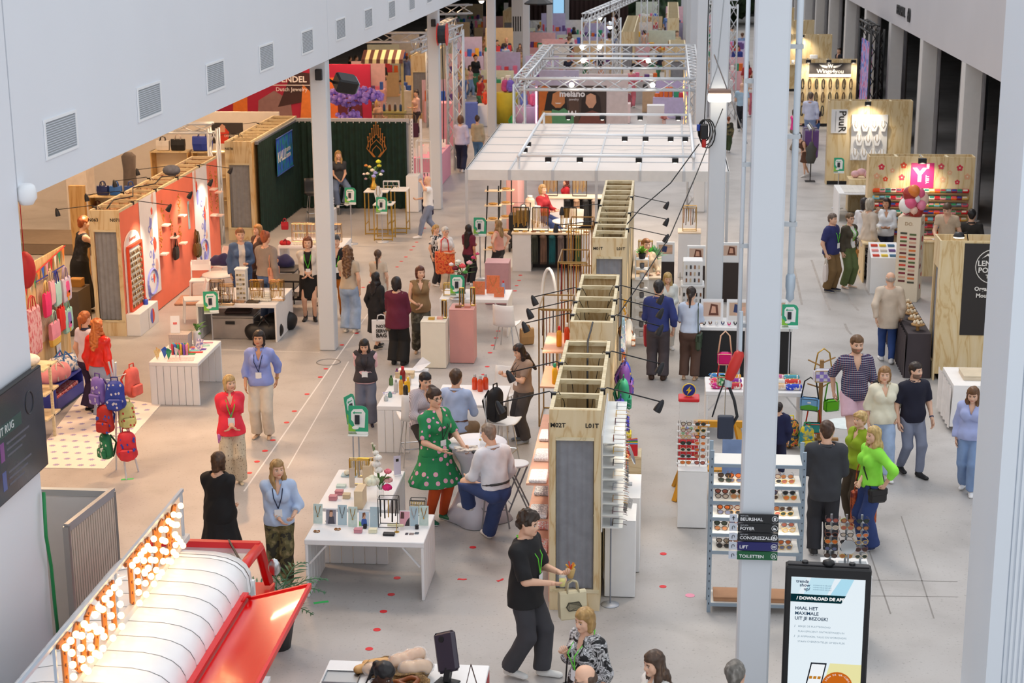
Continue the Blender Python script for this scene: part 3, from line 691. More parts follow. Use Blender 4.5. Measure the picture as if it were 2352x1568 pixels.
struct('ceiling_right',B_(8,30,28,130,4.3,4.5),mat('3a3838',.9));struct('wall_far_right',B_(29,29.3,3,130,0,5),mat('2a2624',.9))
for i in range(12):y=36.4+7.4*i;mb=MB();mb.bbox(7.5,7.95,y-.28,y+.28,0,4.22,.015);struct('column_gallery_%d'%(i+1),mb,mat('d5d2d0',.6,0,.02))
def pleat(p0,p1,z0,z1,amp=.03,n=10,steps=4,top_amp=None):
 """hanging pleated cloth between two plan points"""
 a,b=Vector((p0[0],p0[1],0)),Vector((p1[0],p1[1],0));d=(b-a);L=d.length;d=d/L;nrm=Vector((-d.y,d.x,0));m=MB();N=n*steps
 rows=[]
 for z,f in((z1,.6 if top_amp is None else top_amp),((z0+z1)/2,.9),(z0,1.)):
  rows.append([tuple(a+d*(L*i/N)+nrm*(amp*f*SIN(2*PI*i/steps+.6*SIN(i*.7)*(1-z/(z1+.01))))+Vector((0,0,z)))for i in range(N+1)])
 vs=[p for r in rows for p in r];w=N+1
 m._add(vs,[(k*w+i,k*w+i+1,(k+1)*w+i+1,(k+1)*w+i)for k in range(2)for i in range(N)]);return m
CUR=mat('8b898b',.9,0,.08)
for i in range(11):
 y=36.4+7.4*i
 c=ob('curtain',pleat((8.15,y+.35),(8.15,y+3.6+(i%3)*.5),.05,4.25,.12,7),CUR,None,sm=1);tag(c,'grey pleated curtain drawn behind the %s slim gallery column'%ORD[i],'curtain','pleated curtains of the side gallery')
for i,(y,c)in enumerate(((41,'d98a3a'),(49,'c97a3a'),(56,'b8863c'),(64,'b0743c'))):
 t=thing('bar_shelf','lit shelf glimpsed in the dark gallery beside the %s curtain'%ORD[i],'shelf',(11.5,y,0),0)
 for z in(.9,1.4,1.9):ob('board',B_(-.2,.2,-1,1,z,z+.04),mat(c,.5),t)
 ob('side_panel',B_(-.22,.22,-1.04,-1,0,2.2),BLACK,t);ob('side_panel',B_(-.22,.22,1,1.04,0,2.2),BLACK,t)
 for k in range(6):ob('lamp_glow',EL((0,-.8+k*.32,1.1+.5*(k%2)),.05,8,5),emis('ffb060',6),t)
mb=MB();mb.box(2.92,6.5,14.0,15.0,0,11.5);wp=struct('wall_right_near',mb,mat('d6dde6',.5,0,.02,.5),label='ribbed white cladding of the near corner')
mb=MB();mb.box(2.90,3.03,13.9,15.02,0,11.5);ob('corner_trim',mb,m0('d9e0e8',.5),wp)
for i in range(16):ob('rib',B_(3.06+i*.045,3.085+i*.045,13.985,14.0,0,11.5),m0('dfe5ec',.5),wp)
t=thing('conduit_pipe','thin pale pipe clamped to the near column, long run with brackets','pipe',(.70,15.16,0))
ob('pipe',CY((0,0,0),.020,3.9,11,8),m0('dbe3ea',.4),t,sm=1)
for z in(4.35,5.1,5.85,6.6):ob('bracket',B_(-.01,.08,-.02,.02,z,z+.04),STEEL,t)
t=thing('conduit_pipe','pale pipe ending in a socket above the watch counter','pipe',(1.16,15.2,0))
ob('pipe',CY((0,0,0),.03,4.75,11,8),m0('dbe3ea',.4),t,sm=1);ob('socket',LA([(.03,4.86),(.045,4.83),(.045,4.73),(.035,4.68),(.04,4.62),(.0,4.58)],n=10),mat('b4c0cb',.4,.3,0),t,sm=1)
for z in(5.3,6.1,6.9):ob('bracket',B_(-.1,.04,-.03,.03,z,z+.04),STEEL,t)
one('wall_camera','white dome security camera under the gallery fascia','camera',LA([(.0,-.13),(.06,-.12),(.1,-.06),(.1,.02),(.085,.06),(.06,.08)],n=14),m0('eef1f4',.35),(-6.1,15.35,5.522),0,sm=1)
one('green_hose','green hose hanging down the near white wall','hose',TB([(-6.1,15.18,2.542),(-6.08,15.1,2.111),(-6.1,15.22,1.736),(-6.07,15.16,1.341),(-6.1,15.26,0.96)],.018,6),m0('1f8a4c',.5),sm=1)
t=thing('television','dark reflecting television on the near white wall','television',(-6.15,14.4,3.31))
ob('casing',BX(.02,.08,-.95,.9,-.52,.52,.012),BLACK,t);scr=ob('screen',B_(.08,.083,-.93,.88,-.5,.5),mat('3c3f4a',.12,0,.25,1.4),t)
ob('wall_mount',B_(0,.02,-.3,.3,-.2,.2),DARK,t)
ob('title_bar',B_(.083,.085,-.93,.3,.1,.22),m0('1d4a4c',.3),t);text(t,'DAG IT RUG',.11,m0('cfd6d8',.4),(.087,-.2,.16),(PI/2,0,PI/2))
for k,(y0,z0,c)in enumerate(((-.25,-.12,'7d4a8c'),(-.25,-.4,'54639c'))):
 ob('picture',B_(.083,.085,y0,y0+.09,z0,z0+.18),mat(c,.3,0,0),t)
 for r in range(3):ob('text_line',B_(.083,.085,y0+.15,y0+.72-r*.1,z0+.13-r*.06,z0+.15-r*.06),m0('5a5f6e',.3),t)
ob('round_emblem',TB([(.086,.52+.1*COS(a),.24+.11*SIN(a))for a in[2*PI*i/18 for i in range(18)]],.006,4,True),m0('1c1d22',.4),t)
t=thing('partition','white partition corner with aluminium top rail beside the near wall','partition',(0,0,0))
p0,p1=(-6.81,16.95,1.95),(-5.99,16.91,1.95)
ob('panel',B_(p0[0]-.6,p1[0],p1[1]-.03,p1[1]+.03,0,1.88),mat('e4e8ec',.5,0,.02),t);ob('top_rail',B_(p0[0]-.6,p1[0],p1[1]-.04,p1[1]+.04,1.88,1.95),mat('b9c4cc',.35,.5,0),t)
q0=(-6.11,15.83,1.95)
t=thing('slatted_screen','slatted aluminium screen between the partition and the snack truck','screen',(0,0,0))
A,B=Vector((p1[0],p1[1]-.05,0)),Vector((q0[0],q0[1]-.1,0))
ob('top_rail',BA((A.x,A.y,1.95),(B.x,B.y,1.95),.05,.09),mat('b3b5ba',.35,.6,0),t);ob('post',BA((A.x,A.y,0),(A.x,A.y,1.95),.05),STEEL,t);ob('post',BA((B.x,B.y,0),(B.x,B.y,1.97),.06),STEEL,t)
ob('backing',BA((A.x-.02,A.y,0.95),(B.x-.02,B.y,.95),.015,1.85),m0('4a4348',.8),t)
for i in range(20):p=A.lerp(B,(i+.6)/20.4);ob('slat',B_(p.x-.005,p.x+.02,p.y-.022,p.y+.022,.02,1.9),mat('cbbfb0',.55,0,.04),t)
# -- plywood stand walls
INK=m0('26211c',.7)
def lwall(label,x0,x1,y0,y1,z=2.5,skinL=PLY,skinR=PLY,texts=(),front=True,pitch=.62,backpanel=True,group='plywood stand walls',ftop=.33,fbot=.25):
 t=thing('stand_wall',label,'stand wall',(0,0,0),0,group);th=.022
 ob('side_panel',B_(x0,x0+th,y0,y1,.02,z-.05),skinL,t);ob('side_panel',B_(x1-th,x1,y0,y1,.02,z-.05),skinR,t)
 ob('top_rail',B_(x0,x0+.045,y0,y1,z-.05,z),PINE,t);ob('top_rail',B_(x1-.045,x1,y0,y1,z-.05,z),PINE,t)
 n=max(2,round((y1-y0)/pitch));RUNG=B_(x0+.045,x1-.045,-.03,.03,-.055,0).mesh('rung',PINE)
 for i in range(n+1):ob('rung',RUNG,None,t,(0,y0+.06+(y1-y0-.12)*i/n,z-.006))
 for i in range(1,n,2):ob('stud',B_(x0+.03,x0+.09,y0+(y1-y0)*i/n-.03,y0+(y1-y0)*i/n+.03,.05,z-.06),PINE,t);ob('stud',B_(x1-.09,x1-.03,y0+(y1-y0)*i/n-.03,y0+(y1-y0)*i/n+.03,.05,z-.06),PINE,t)
 if front:
  f=y0-.001
  ob('front_header',B_(x0,x1,f-.02,f,z-ftop,z),PLY,t);ob('jamb',B_(x0,x0+.075,f-.02,f,fbot,z-ftop),PLY,t);ob('jamb',B_(x1-.075,x1,f-.02,f,fbot,z-ftop),PLY,t)
  ob('front_sill',B_(x0,x1,f-.02,f,.0,fbot),PLY,t);ob('batten',B_(x0+.075,x1-.075,f-.035,f,z-ftop-.04,z-ftop),PINE,t);ob('batten',B_(x0+.01,x1-.01,f-.03,f,fbot-.02,fbot+.02),PINE,t)
  ob('curtain',pleat((x0+.08,y0+.03),(x1-.085,y0+.03),fbot+.02,z-ftop-.03,.012,5),GREYC,t,sm=1)
 if backpanel:ob('back_panel',B_(x0,x1,y1-.02,y1,0.02,z),PLY,t)
 for s_,fx,sz in texts:text(t,s_,sz,INK,(x0+(x1-x0)*fx,y0-.024,z-.19),ext=.001,bold=.002)
 return t
LITPLY=wood_mat('plywood_lit','e7d3ac','e0c898','cfae78')  # lit copy of the plywood, lamp light put into its colour
CORAL=mat('f67f62',.7,0,.04,2.)
lwall('plywood wall end with grey curtain, codes M02T and L01T',-1.3,-.7,18.5,21.7,skinR=LITPLY,texts=(('M02T',.17,.075),('L01T',.83,.075)),pitch=.66)
lwall('open-topped plywood wall behind the M02T one, plain plywood end',-1.3,-.7,22.72,25.85,front=False,pitch=.72)
mb=MB();mb.box(-1.3,-.7,22.68,22.71,0,2.5);one('end_board','plain plywood end board between the two near open walls','board',mb,PLY)
lwall('long open-topped plywood wall with curtained end, codes M01T and L01T',-1.27,-.66,28.83,35.2,texts=(('M01T',.17,.07),('L01T',.83,.07)))
lwall('coral painted plywood wall with jewellery, curtained end',-11.1,-10.5,31.0,38.2,skinR=CORAL,texts=(('N063',.14,.09),('N071',.86,.09)),ftop=.38,fbot=.3)
lwall('plywood wall beside the dark green velvet stand',-10.98,-10.3,40.75,46.0,skinR=PLYD,texts=(('N078',.16,.09),),ftop=.55,fbot=.3)
lwall('low plywood wall top behind the party-flag stand',-12.3,-11.7,26.8,28.3,texts=(),front=True)
# -- arm spot lamps
ARMM=mat('1d1d20',.4,.3,0);HEADM=mat('26262a',.35,.2,0)
def alamp(label,base,tip,watts=45.,aim=None,col=(1.,.82,.62),group='clip-on arm spotlights'):
 t=thing('arm_spotlight',label,'spotlight',base,0,group);B=Vector(tip)-Vector(base);d=B.normalized()
 h=Vector((d.x,d.y,0)).normalized()if Vector((d.x,d.y,0)).length>.01 else Vector((1,0,0))
 ob('clamp',MB().cbox((0,0,-.01),(.06,.06,.07)),ARMM,t);ob('arm',TB([(0,0,.0),tuple(h*.05+Vector((0,0,.04))),tuple(B)],.008,6),ARMM,t,sm=1)
 hd=(-h*.35+Vector((0,0,-1))).normalized()if aim is None else(Vector(aim)-Vector(tip)).normalized()
 m=MB();u=hd.orthogonal().normalized();w=hd.cross(u);rings=[]
 for r,k in((.012,-.03),(.03,.0),(.048,.08),(.05,.13)):rings.append([tuple(B+hd*k+u*(r*COS(2*PI*i/10))+w*(r*SIN(2*PI*i/10)))for i in range(10)])
 m.loft(rings,False);ob('lamp_head',m,HEADM,t,sm=1)
 m=MB();c=B+hd*.115;m._add([tuple(c+u*(.042*COS(2*PI*i/10))+w*(.042*SIN(2*PI*i/10)))for i in range(10)],[tuple(range(10))]);ob('bulb',m,emis('ffe6c4',9.),t)
 ob('cable',TB([(0,0,0),tuple(-h*.06+Vector((0,0,.03))),tuple(-h*.12+Vector((0,.1,-.12))),tuple(-h*.16+Vector((0,.05,-.4)))],.005,5),ARMM,t)
 if watts:
  ld=bpy.data.lights.new('spot_beam','SPOT');ld.energy=watts;ld.color=col;ld.spot_size=RAD(85);ld.spot_blend=.7;ld.shadow_soft_size=.06
  lo=bpy.data.objects.new('spot_beam',ld);link(lo,t,tuple(B+hd*.15));lo.rotation_euler=hd.to_track_quat('-Z','Y').to_euler()
 return t
for i,y in enumerate((18.95,20.3)):alamp('arm spotlight over the M02T wall toward the bottle shelf, %s of two'%('nearer','farther')[i],(-1.29,y+.15,2.5),(-1.95,y,2.42),30,(-1.32,y,1.2))
for i,y in enumerate((19.2,20.9)):alamp('arm spotlight over the eyewear shelf, %s of two'%('nearer','farther')[i],(-.71,y+.1,2.5),(.0,y,2.4),34,(-.7,y,1.1))
for i,y in enumerate((22.95,23.75,24.6)):alamp('arm spotlight over the brass rack, %s from the near end'%ORD[i],(-1.29,y+.1,2.5),(-1.98,y,2.4),26,(-1.4,y,1.))
for i,y in enumerate((22.9,23.9,24.8)):alamp('arm spotlight above the hanging backpacks, %s from the near end'%ORD[i],(-.71,y+.1,2.5),(-.02,y,2.4),30,(-.66,y,1.1))
for i,y in enumerate((29.6,31.2,33.0)):alamp('arm spotlight on the L01T wall, %s from the near end'%ORD[i],(-.67,y,2.5),(.05,y,2.4),36,(-.6,y,1.0))
for i,y in enumerate((30.2,32.0)):alamp('arm spotlight toward the scarf stand, %s from the near end'%ORD[i],(-1.26,y,2.5),(-2.0,y,2.45),40,(-2.0,y,.8))
for i,y in enumerate((31.9,33.4,35.0,36.7)):alamp('arm spotlight lighting the coral wall, %s from the curtained end'%ORD[i],(-10.52,y,2.5),(-9.75,y,2.45),75,(-10.5,y,1.2))
for i,y in enumerate((31.3,33.0,34.8,36.4)):alamp('arm spotlight behind the coral wall, %s from the curtained end'%ORD[i],(-11.08,y,2.5),(-11.85,y,2.45),45,(-11.6,y,1.))
for i,y in enumerate((42.0,44.2)):alamp('arm spotlight behind the green velvet stand, %s'%('nearer one','farther one')[i],(-10.96,y,2.5),(-11.7,y,2.45),45)
for lab,pts in(('black cable looping down into the nearest open wall',[(-.98,22.6,2.52),(-.99,22.2,2.5),(-1.0,21.6,2.52),(-.97,20.9,2.35),(-.95,20.6,1.6)]),('black cable tangle on top of the coral wall',[(-10.8,31.2,2.5),(-10.9,31.9,2.55),(-10.7,32.5,2.52),(-10.95,33.3,2.56),(-10.7,34.0,2.53),(-10.8,34.8,2.55),(-10.6,35.2,2.52)])):
 one('power_cable',lab,'cable',TB(pts,.014,5),BLACK,sm=1)
 # -- long cables with plug tower hanging at the second column
t=thing('hanging_power_tower','coiled cables with red socket block hanging by the second column','power block',(0.67,30.1,4.222))
ob('socket_block',BX(-.07,.07,-.07,.07,-.15,.12,.02),BLACK,t);ob('plug',LA([(.03,-.30),(.04,-.28),(.04,-.16),(.03,-.14)],n=8),m0('c22a24',.4),t,sm=1);ob('blue_plug',CY((-.1,0,.05),.035,-.05,.06,8),m0('2a4aa8',.4),t)
for k in range(3):ob('cable_loop',TB([(.03*k+(.11+.015*k)*COS(a),.03*k,-.03*k+(.2+.03*k)*SIN(a))for a in[2*PI*i/14 for i in range(14)]],.012,5,True),BLACK,t,sm=1)
ob('hanger_cable',TB([(0,0,.12),(.02,.02,.8),(.03,.05,4)],.01,5),BLACK,t)
one('drooping_cable','black cable drooping from the socket block to the open wall','cable',TB([(0.59,30.1,3.987),(0.09,29.9,3.305),(-0.45,29.6,2.878),(-0.67,29.2,2.674)],.011,5),BLACK,sm=1)
one('drooping_cable','long black cable slanting from column top down to the backpack wall','cable',TB([(0.99,30.1,4.612),(0.52,28.6,3.67),(0.09,27.2,2.874),(-0.38,25.8,2.373),(-0.78,24.6,1.993),(-0.85,24.2,1.79)],.010,5),BLACK,sm=1)
t=thing('flood_lamp','glowing box flood lamp hung at the second column','lamp',(0.92,29.9,4.866))
ob('housing',BX(-.2,.2,-.1,.12,.04,.12,.02),m0('8a6f62',.5),t);ob('diffuser',BX(-.2,.2,-.12,.1,-.1,.04,.02),emis('fff2dc',7.),t);ob('bracket',TB([(-.18,0,.1),(-.05,0,.5),(.1,.05,2.5)],.01,5),STEEL,t)
one('steel_wire','thin slanting steel wire from flood lamp down the aisle','wire',TB([(0.81,29.9,5.589),(1.07,29.9,4.943),(1.43,29.9,4.02)],.012,4),STEEL)
# -- white canopy roof of the accessory stand
t=thing('canopy_roof','white stretched canopy roof on aluminium grid over the scarf stand','canopy')
FAB=mat('e9e1dc',.7,0,.03,.8);ALU=mat('d3d6da',.35,.35,0);cx0,cx1,cy0,cy1,cz=-4.4,1.35,36.5,44.6,2.5
nX,nY=6,6
for i in range(nX):
 for j in range(nY):
  xa,xb=cx0+(cx1-cx0)*i/nX,cx0+(cx1-cx0)*(i+1)/nX;ya,yb=cy0+(cy1-cy0)*j/nY,cy0+(cy1-cy0)*(j+1)/nY
  ob('fabric_panel',MB()._add([(xa+.02,ya+.02,cz-.02),(xb-.02,ya+.02,cz-.02),(xb-.02,yb-.02,cz-.02),(xa+.02,yb-.02,cz-.02),((xa+xb)/2,(ya+yb)/2,cz-.06)],[(0,1,4),(1,2,4),(2,3,4),(3,0,4)]),FAB,t,sm=1)
for i in range(nX+1):x=cx0+(cx1-cx0)*i/nX;ob('grid_bar',B_(x-.02,x+.02,cy0,cy1,cz-.05,cz),ALU,t)
for j in range(nY+1):y=cy0+(cy1-cy0)*j/nY;ob('grid_bar',B_(cx0,cx1,y-.02,y+.02,cz-.05,cz-.005),ALU,t)
for i in range(nX):xa,xb=cx0+(cx1-cx0)*i/nX,cx0+(cx1-cx0)*(i+1)/nX;ob('fascia_board',B_(xa+.025,xb-.025,cy0-.03,cy0,cz-.23,cz),WHITE2,t)
for i in range(nX+1):x=cx0+(cx1-cx0)*i/nX;ob('joint_post',B_(x-.03,x+.03,cy0-.04,cy0+.02,cz-.23,cz),ALU,t)
for x,y in((cx0,cy0),(-1.52,cy0),(cx1,cy0),(cx0,cy1),(cx1,cy1),(-1.52,cy1)):ob('post',B_(x-.03,x+.03,y-.03,y+.03,0,cz-.2),ALU,t)
ob('side_fascia',B_(cx0-.03,cx0,cy0,cy1,cz-.23,cz),WHITE2,t);ob('side_fascia',B_(cx1,cx1+.03,cy0,cy1,cz-.23,cz),WHITE2,t)
tr=thing('light_truss_frame','white tube frame with clamped spotlights lying over the canopy','frame')
TW=mat('e9edf2',.4,.2,0)
for y in(36.75,40.2,44.3):ob('tube',RO((-3.25,y,2.78),(.6,y,2.78),.035,8),TW,tr,sm=1)
ob('tube',RO((-3.25,36.6,2.78),(-3.25,44.4,2.78),.04,8),TW,tr,sm=1);ob('tube',RO((.6,36.6,2.78),(.6,44.4,2.78),.04,8),TW,tr,sm=1)
for x,y in((-3.25,36.7),(.6,36.7),(-3.25,44.3),(.6,44.3)):ob('foot',RO((x,y,2.49),(x,y,2.8),.03,8),TW,tr)
for k,(x,y)in enumerate(((-2.6,44.3),(-1.7,44.3),(-.7,44.3),(.3,44.3),(-1.0,40.2),(-.5,40.2),(.1,40.2),(.45,40.2),(-2.6,36.75),(-1.9,36.75),(-.6,36.75),(.2,36.75),(-3.25,39.2),(-3.25,38.2))):
 s_=ob('spotlight',B_(-.07,.07,-.05,.05,-.07,.02),ARMM,tr,(x,y,2.72));ob('bulb',CY((0,0,-.075),.04,-.01,.0,8),emis('fff0da',5.),s_)
ld=bpy.data.lights.new('canopy_glow','AREA');ld.shape='RECTANGLE';ld.size=4.5;ld.size_y=6;ld.energy=260;ld.color=(1,.85,.7);link(bpy.data.objects.new('canopy_glow',ld),tr,(-1.5,40.5,2.40))
# -- aluminium box truss
def truss(mb,a,b,w=.3,r=.032,bay=.5,zig=.016):
 A,B=Vector(a),Vector(b);d=(B-A);L=d.length;d.normalize();up=Vector((0,0,1))if abs(d.z)<.9 else Vector((1,0,0));u=d.cross(up).normalized()*(w/2);v=u.cross(d).normalized()*(w/2)
 C4=[u+v,u-v,-u-v,-u+v]
 for c in C4:mb.rod(tuple(A+c),tuple(B+c),r,6)
 n=max(1,round(L/bay))
 for f in range(4):
  c0,c1=C4[f],C4[(f+1)%4]
  for i in range(n):p,q=(c0,c1)if(i+f)%2 else(c1,c0);mb.rod(tuple(A+d*(L*i/n)+p),tuple(A+d*(L*(i+1)/n)+q),zig,4)
TRM=mat('dde1e6',.35,.35,0)
def trussf(label,beams,group=None,m=TRM,w=.3):
 t=thing('truss',label,'truss',(0,0,0),0,group)
 for k,(a,b)in enumerate(beams):q=MB();truss(q,a,b,w);ob('truss_beam' if abs(a[2]-b[2])<2 else 'truss_leg',q,m,t,sm=1)
 return t
zt=3.4;x0,x1=-4.05,.75
tf=trussf('white box truss rig over the portrait poster stand',[((x0,46.0,zt),(x1,46.0,zt)),((x0,46,zt),(x0,57.3,zt)),((x0,57.3,zt),(x1,57.3,zt)),((x0,52.2,zt),(x1,52.2,zt)),((x1,46,zt),(x1,57.3,zt)),((x0,46,0),(x0,46,zt)),((x1,46,0),(x1,46,zt)),((x0,57.3,0),(x0,57.3,zt)),((x1,57.3,0),(x1,57.3,zt))])
for x,y in((-2.6,46),(-2.6,52.2),(-2.9,57.3),(-2.3,57.3),(-.4,46),(-.6,52.2)):ob('spot_bulb',EL((x,y-.2,zt+.1 if y>50 else zt),.07,8,6),emis('fff4de',10.),tf)
trussf('silver truss frame carrying signs past the portrait stand',[((-3.2,66,3.9),(-1.4,84,3.9)),((-3.2,66,0),(-3.2,66,3.9)),((-2.6,66,0),(-2.6,66,3.9)),((-1.2,84,0),(-1.2,84,3.9)),((-2,66,0),(-2,66,3.9))])
trussf('tall twin truss towers in front of the far green planting',[((-2.7,88,0),(-2.7,88,5.5)),((-.7,92,0),(-.7,92,5.5))])
trussf('truss beam behind the second fascia column with long leg',[((-8.9,63,3.5),(-8.9,70,3.5)),((-8.9,63,0),(-8.9,63,3.5))])
trussf('horizontal truss above the striped awning stall',[((-14,56,3.9),(-7,56,3.9)),((-14,56,4.6),(-7,60,4.6)),((-7.2,56,0),(-7.2,56,3.9))])
trussf('truss gate with chrome spotlights beside the far aisle',[((1.6,70,0),(1.6,70,4.4)),((2.5,66,0),(2.5,66,4.4)),((1.6,70,4.4),(2.5,66,4.4))])
trussf('truss post of the balloon stand by the third fascia column',[((-6.55,52.6,0),(-6.55,52.6,4.4)),((-6.55,52.6,4.4),(-6.9,46.0,4.4))])
# -- plywood back walls on the far side aisle
def stand_back(label,x0,x1,y,z=2.5,depth=.45,m=LITPLY,group='plywood back walls along the side aisle'):
 t=thing('stand_wall',label,'stand wall',(0,0,0),0,group)
 ob('front_panel',B_(x0,x1,y,y+.025,.12,z),m,t);ob('side_panel',B_(x0,x0+.025,y+.025,y+depth,.0,z),PLY,t);ob('side_panel',B_(x1-.025,x1,y+.025,y+depth,0,z),PLY,t)
 ob('plinth',B_(x0+.03,x1-.03,y+.05,y+depth,0,.12),BLACK,t);ob('rear_panel',B_(x0,x1,y+depth-.02,y+depth,0,z),PLY,t)
 k=MB();k.box(0,0.001,0,.001,0,.001)
 for i in range(3):ob('rung',B_(x0+.03+(x1-x0-.1)*(i+1)/4,x0+.09+(x1-x0-.1)*(i+1)/4,y+.025,y+depth-.02,z-.06,z-.01),PINE,t)
 return t
def clip_spot(label,p,watts=60):
 t=thing('clip_spotlight',label,'spotlight',p,0,'clip spotlights on the side aisle walls')
 ob('arm',TB([(0,.05,-.02),(0,-.05,.06),(0,-.42,.02)],.01,5),STEEL,t);ob('lamp_head',B_(-.09,.09,-.5,-.4,-.09,.03),BLACK,t);ob('bulb',B_(-.07,.07,-.41,-.398,-.085,-.02),emis('fff0d8',8),t)
 if watts:
  ld=bpy.data.lights.new('spot_beam','SPOT');ld.energy=watts;ld.color=(1,.86,.66);ld.spot_size=RAD(110);ld.spot_blend=.8;ld.shadow_soft_size=.08
  lo=bpy.data.objects.new('spot_beam',ld);link(lo,t,(0,-.55,-.1));lo.rotation_euler=(RAD(38),0,0)
FW=stand_back('plywood back wall with flower stickers and rows of pouches',4.66,7.06,38.9)
PW=stand_back('plywood back wall with necklace board and tall white sign',4.77,7.21,50.2)
GW=stand_back('plywood back wall with black winged sign and bead loops',4.8,7.06,63.8)
SW=stand_back('plywood back wall with a cup shelf past the winged sign',4.9,7.25,76.1)
stand_back('farthest plywood back wall on the side aisle',5.3,7.25,85.6);stand_back('small plywood wall high behind the aisle of curtains',5.6,7.0,96)
clip_spot('clip spotlight above the pink logo on the flower wall',(5.8,38.9,2.5),80);clip_spot('clip spotlight above the white necklace board',(5.85,50.2,2.5),80)
for i,x in enumerate((5.2,5.95,6.85)):clip_spot('clip spotlight above the winged sign, %s along'%ORD[i],(x,63.8,2.5),70)
clip_spot('clip spotlight above the cup shelf',(5.9,76.1,2.5),90);clip_spot('clip spotlight on the farthest side wall',(5.6,85.6,2.5),90)
TW_=thing('stand_wall','near plywood tea stand wall with black lettered banner','stand wall',(0,0,0),0,'plywood back walls along the side aisle')
ob('front_panel',B_(4.77,7.6,28.9,28.93,.12,2.5),LITPLY,TW_);ob('plinth',B_(4.85,7.5,28.95,29.5,0,.12),BLACK,TW_);ob('rear_panel',B_(4.77,7.6,29.5,29.53,0,2.5),PLY,TW_)
ob('jamb',B_(4.74,4.77,28.9,29.0,0,2.5),PLY,TW_);ob('jamb',B_(4.74,4.77,29.43,29.53,0,2.5),PLY,TW_);ob('side_header',B_(4.74,4.77,29.0,29.43,2.0,2.5),PLY,TW_);ob('side_sill',B_(4.74,4.77,29.0,29.43,0,.3),PLY,TW_)
ob('curtain',pleat((4.78,29.02),(4.78,29.42),.3,2.0,.01,3),GREYC,TW_,sm=1);ob('banner',B_(5.16,6.6,28.89,28.9,.83,2.46),mat('2b2624',.6,0,.02),TW_)
LW=m0('e9e4dc',.6)
ob('round_emblem',TB([(5.66+.3*COS(a),28.885,2.06+.3*SIN(a))for a in[2*PI*i/28 for i in range(28)]],.008,4,True),LW,TW_)
ob('mountain_mark',VP([(5.46,2.2),(5.56,2.29),(5.6,2.26),(5.68,2.34),(5.86,2.2),(5.7,2.28),(5.6,2.22),(5.55,2.25)],28.882,28.888),LW,TW_)
for s_,z,sz,x in(('LENO',2.11,.13,5.56),('POPP',1.99,.13,5.56),('TEA',1.88,.09,5.62),('Organic a',1.66,.10,5.56),('Mountai',1.54,.10,5.56)):text(TW_,s_,sz,LW,(x,28.885,z),ext=.001,bold=.003)
t=thing('clip_spotlight','clip spotlight on top of the near tea stand wall','spotlight',(5.1,29.2,2.5),0,'clip spotlights on the side aisle walls');ob('lamp_head',LA([(.0,.1),(.07,.09),(.1,.03),(.1,.02)],n=12),HEADM,t,sm=1);ob('bulb',CY((0,0,0),.09,.0,.02,12),emis('fff0d8',6),t);ob('arm',TB([(0,0,.06),(.15,.1,.08),(.25,.25,-.3)],.01,5),ARMM,t)
# -- builders for furniture and goods
WT=mat('f1f1f2',.45,0,.015);WTG=mat('dcdcde',.5,0,.02)
MESHC={}
def cached(key,fn):
 if key not in MESHC:MESHC[key]=fn()
 return MESHC[key]
def ptable(label,x0,x1,y0,y1,h=.75,axis='y',planks=6,brace=True,top=WT,group='white plank-ended tables'):
 """white table whose two ends are boarded; axis: the ends stand across x (axis 'y' boards run in y) or across y"""
 t=thing('plank_table',label,'table',(x0,y0,0),0,group);w,d=x1-x0,y1-y0
 ob('table_top',BX(0,w,0,d,h-.07,h,.008),top,t)
 if axis=='y':
  for xx in(0,w-.045):
   for i in range(planks):ob('plank',cached(('pl',round(d/planks,3),h),lambda:BX(.005,.04,.004,d/planks-.004,.0,h-.07,.006).mesh('plank',WT)),None,t,(xx,d*i/planks,0))
   if brace:ob('corner_brace',BA((xx+(.05 if xx==0 else -.01),.02,h-.32),(xx+(.27 if xx==0 else -.22),.02,h-.07),.02),WTG,t)
 else:
  for yy in(0,d-.045):
   for i in range(planks):ob('plank',cached(('plx',round(w/planks,3),h),lambda:BX(.004,w/planks-.004,.005,.04,.0,h-.07,.006).mesh('plank',WT)),None,t,(w*i/planks,yy,0))
 return t
def plinth(label,x0,x1,y0,y1,h,m,group=None):
 t=thing('display_plinth',label,'plinth',((x0+x1)/2,(y0+y1)/2,0),0,group);w,d=(x1-x0)/2,(y1-y0)/2
 ob('body',BX(-w,w,-d,d,.01,h-.012,.006),m,t);ob('top_panel',BX(-w-.003,w+.003,-d-.003,d+.003,h-.012,h,.004),m,t);return t
def bottle(label,p,h=.24,r=.035,c='e8b030',cap='30a080',group=None,clear=False):
 t=thing('bottle',label,'bottle',p,0,group);m=mat(c,.25,0,0,alpha=.75 if clear else 1.)
 ob('body',LA([(r*.85,0),(r,.01),(r,h*.62),(r*.8,h*.74),(r*.45,h*.82)],n=12),m,t,sm=1);ob('cap',LA([(r*.5,h*.82),(r*.55,h*.83),(r*.5,h),(r*.3,h*1.01)],n=10),mat(cap,.4,0,0),t,sm=1);return t
def parcel(label,p,d,m,rot=0.,lid=None,cat='box',name='gift_box',group=None):
 t=thing(name,label,cat,p,rot,group);ob('body',BX(-d[0]/2,d[0]/2,-d[1]/2,d[1]/2,0,d[2]*.72,.004),m,t);ob('lid',BX(-d[0]/2-.003,d[0]/2+.003,-d[1]/2-.003,d[1]/2+.003,d[2]*.72,d[2],.004),lid or m,t);return t
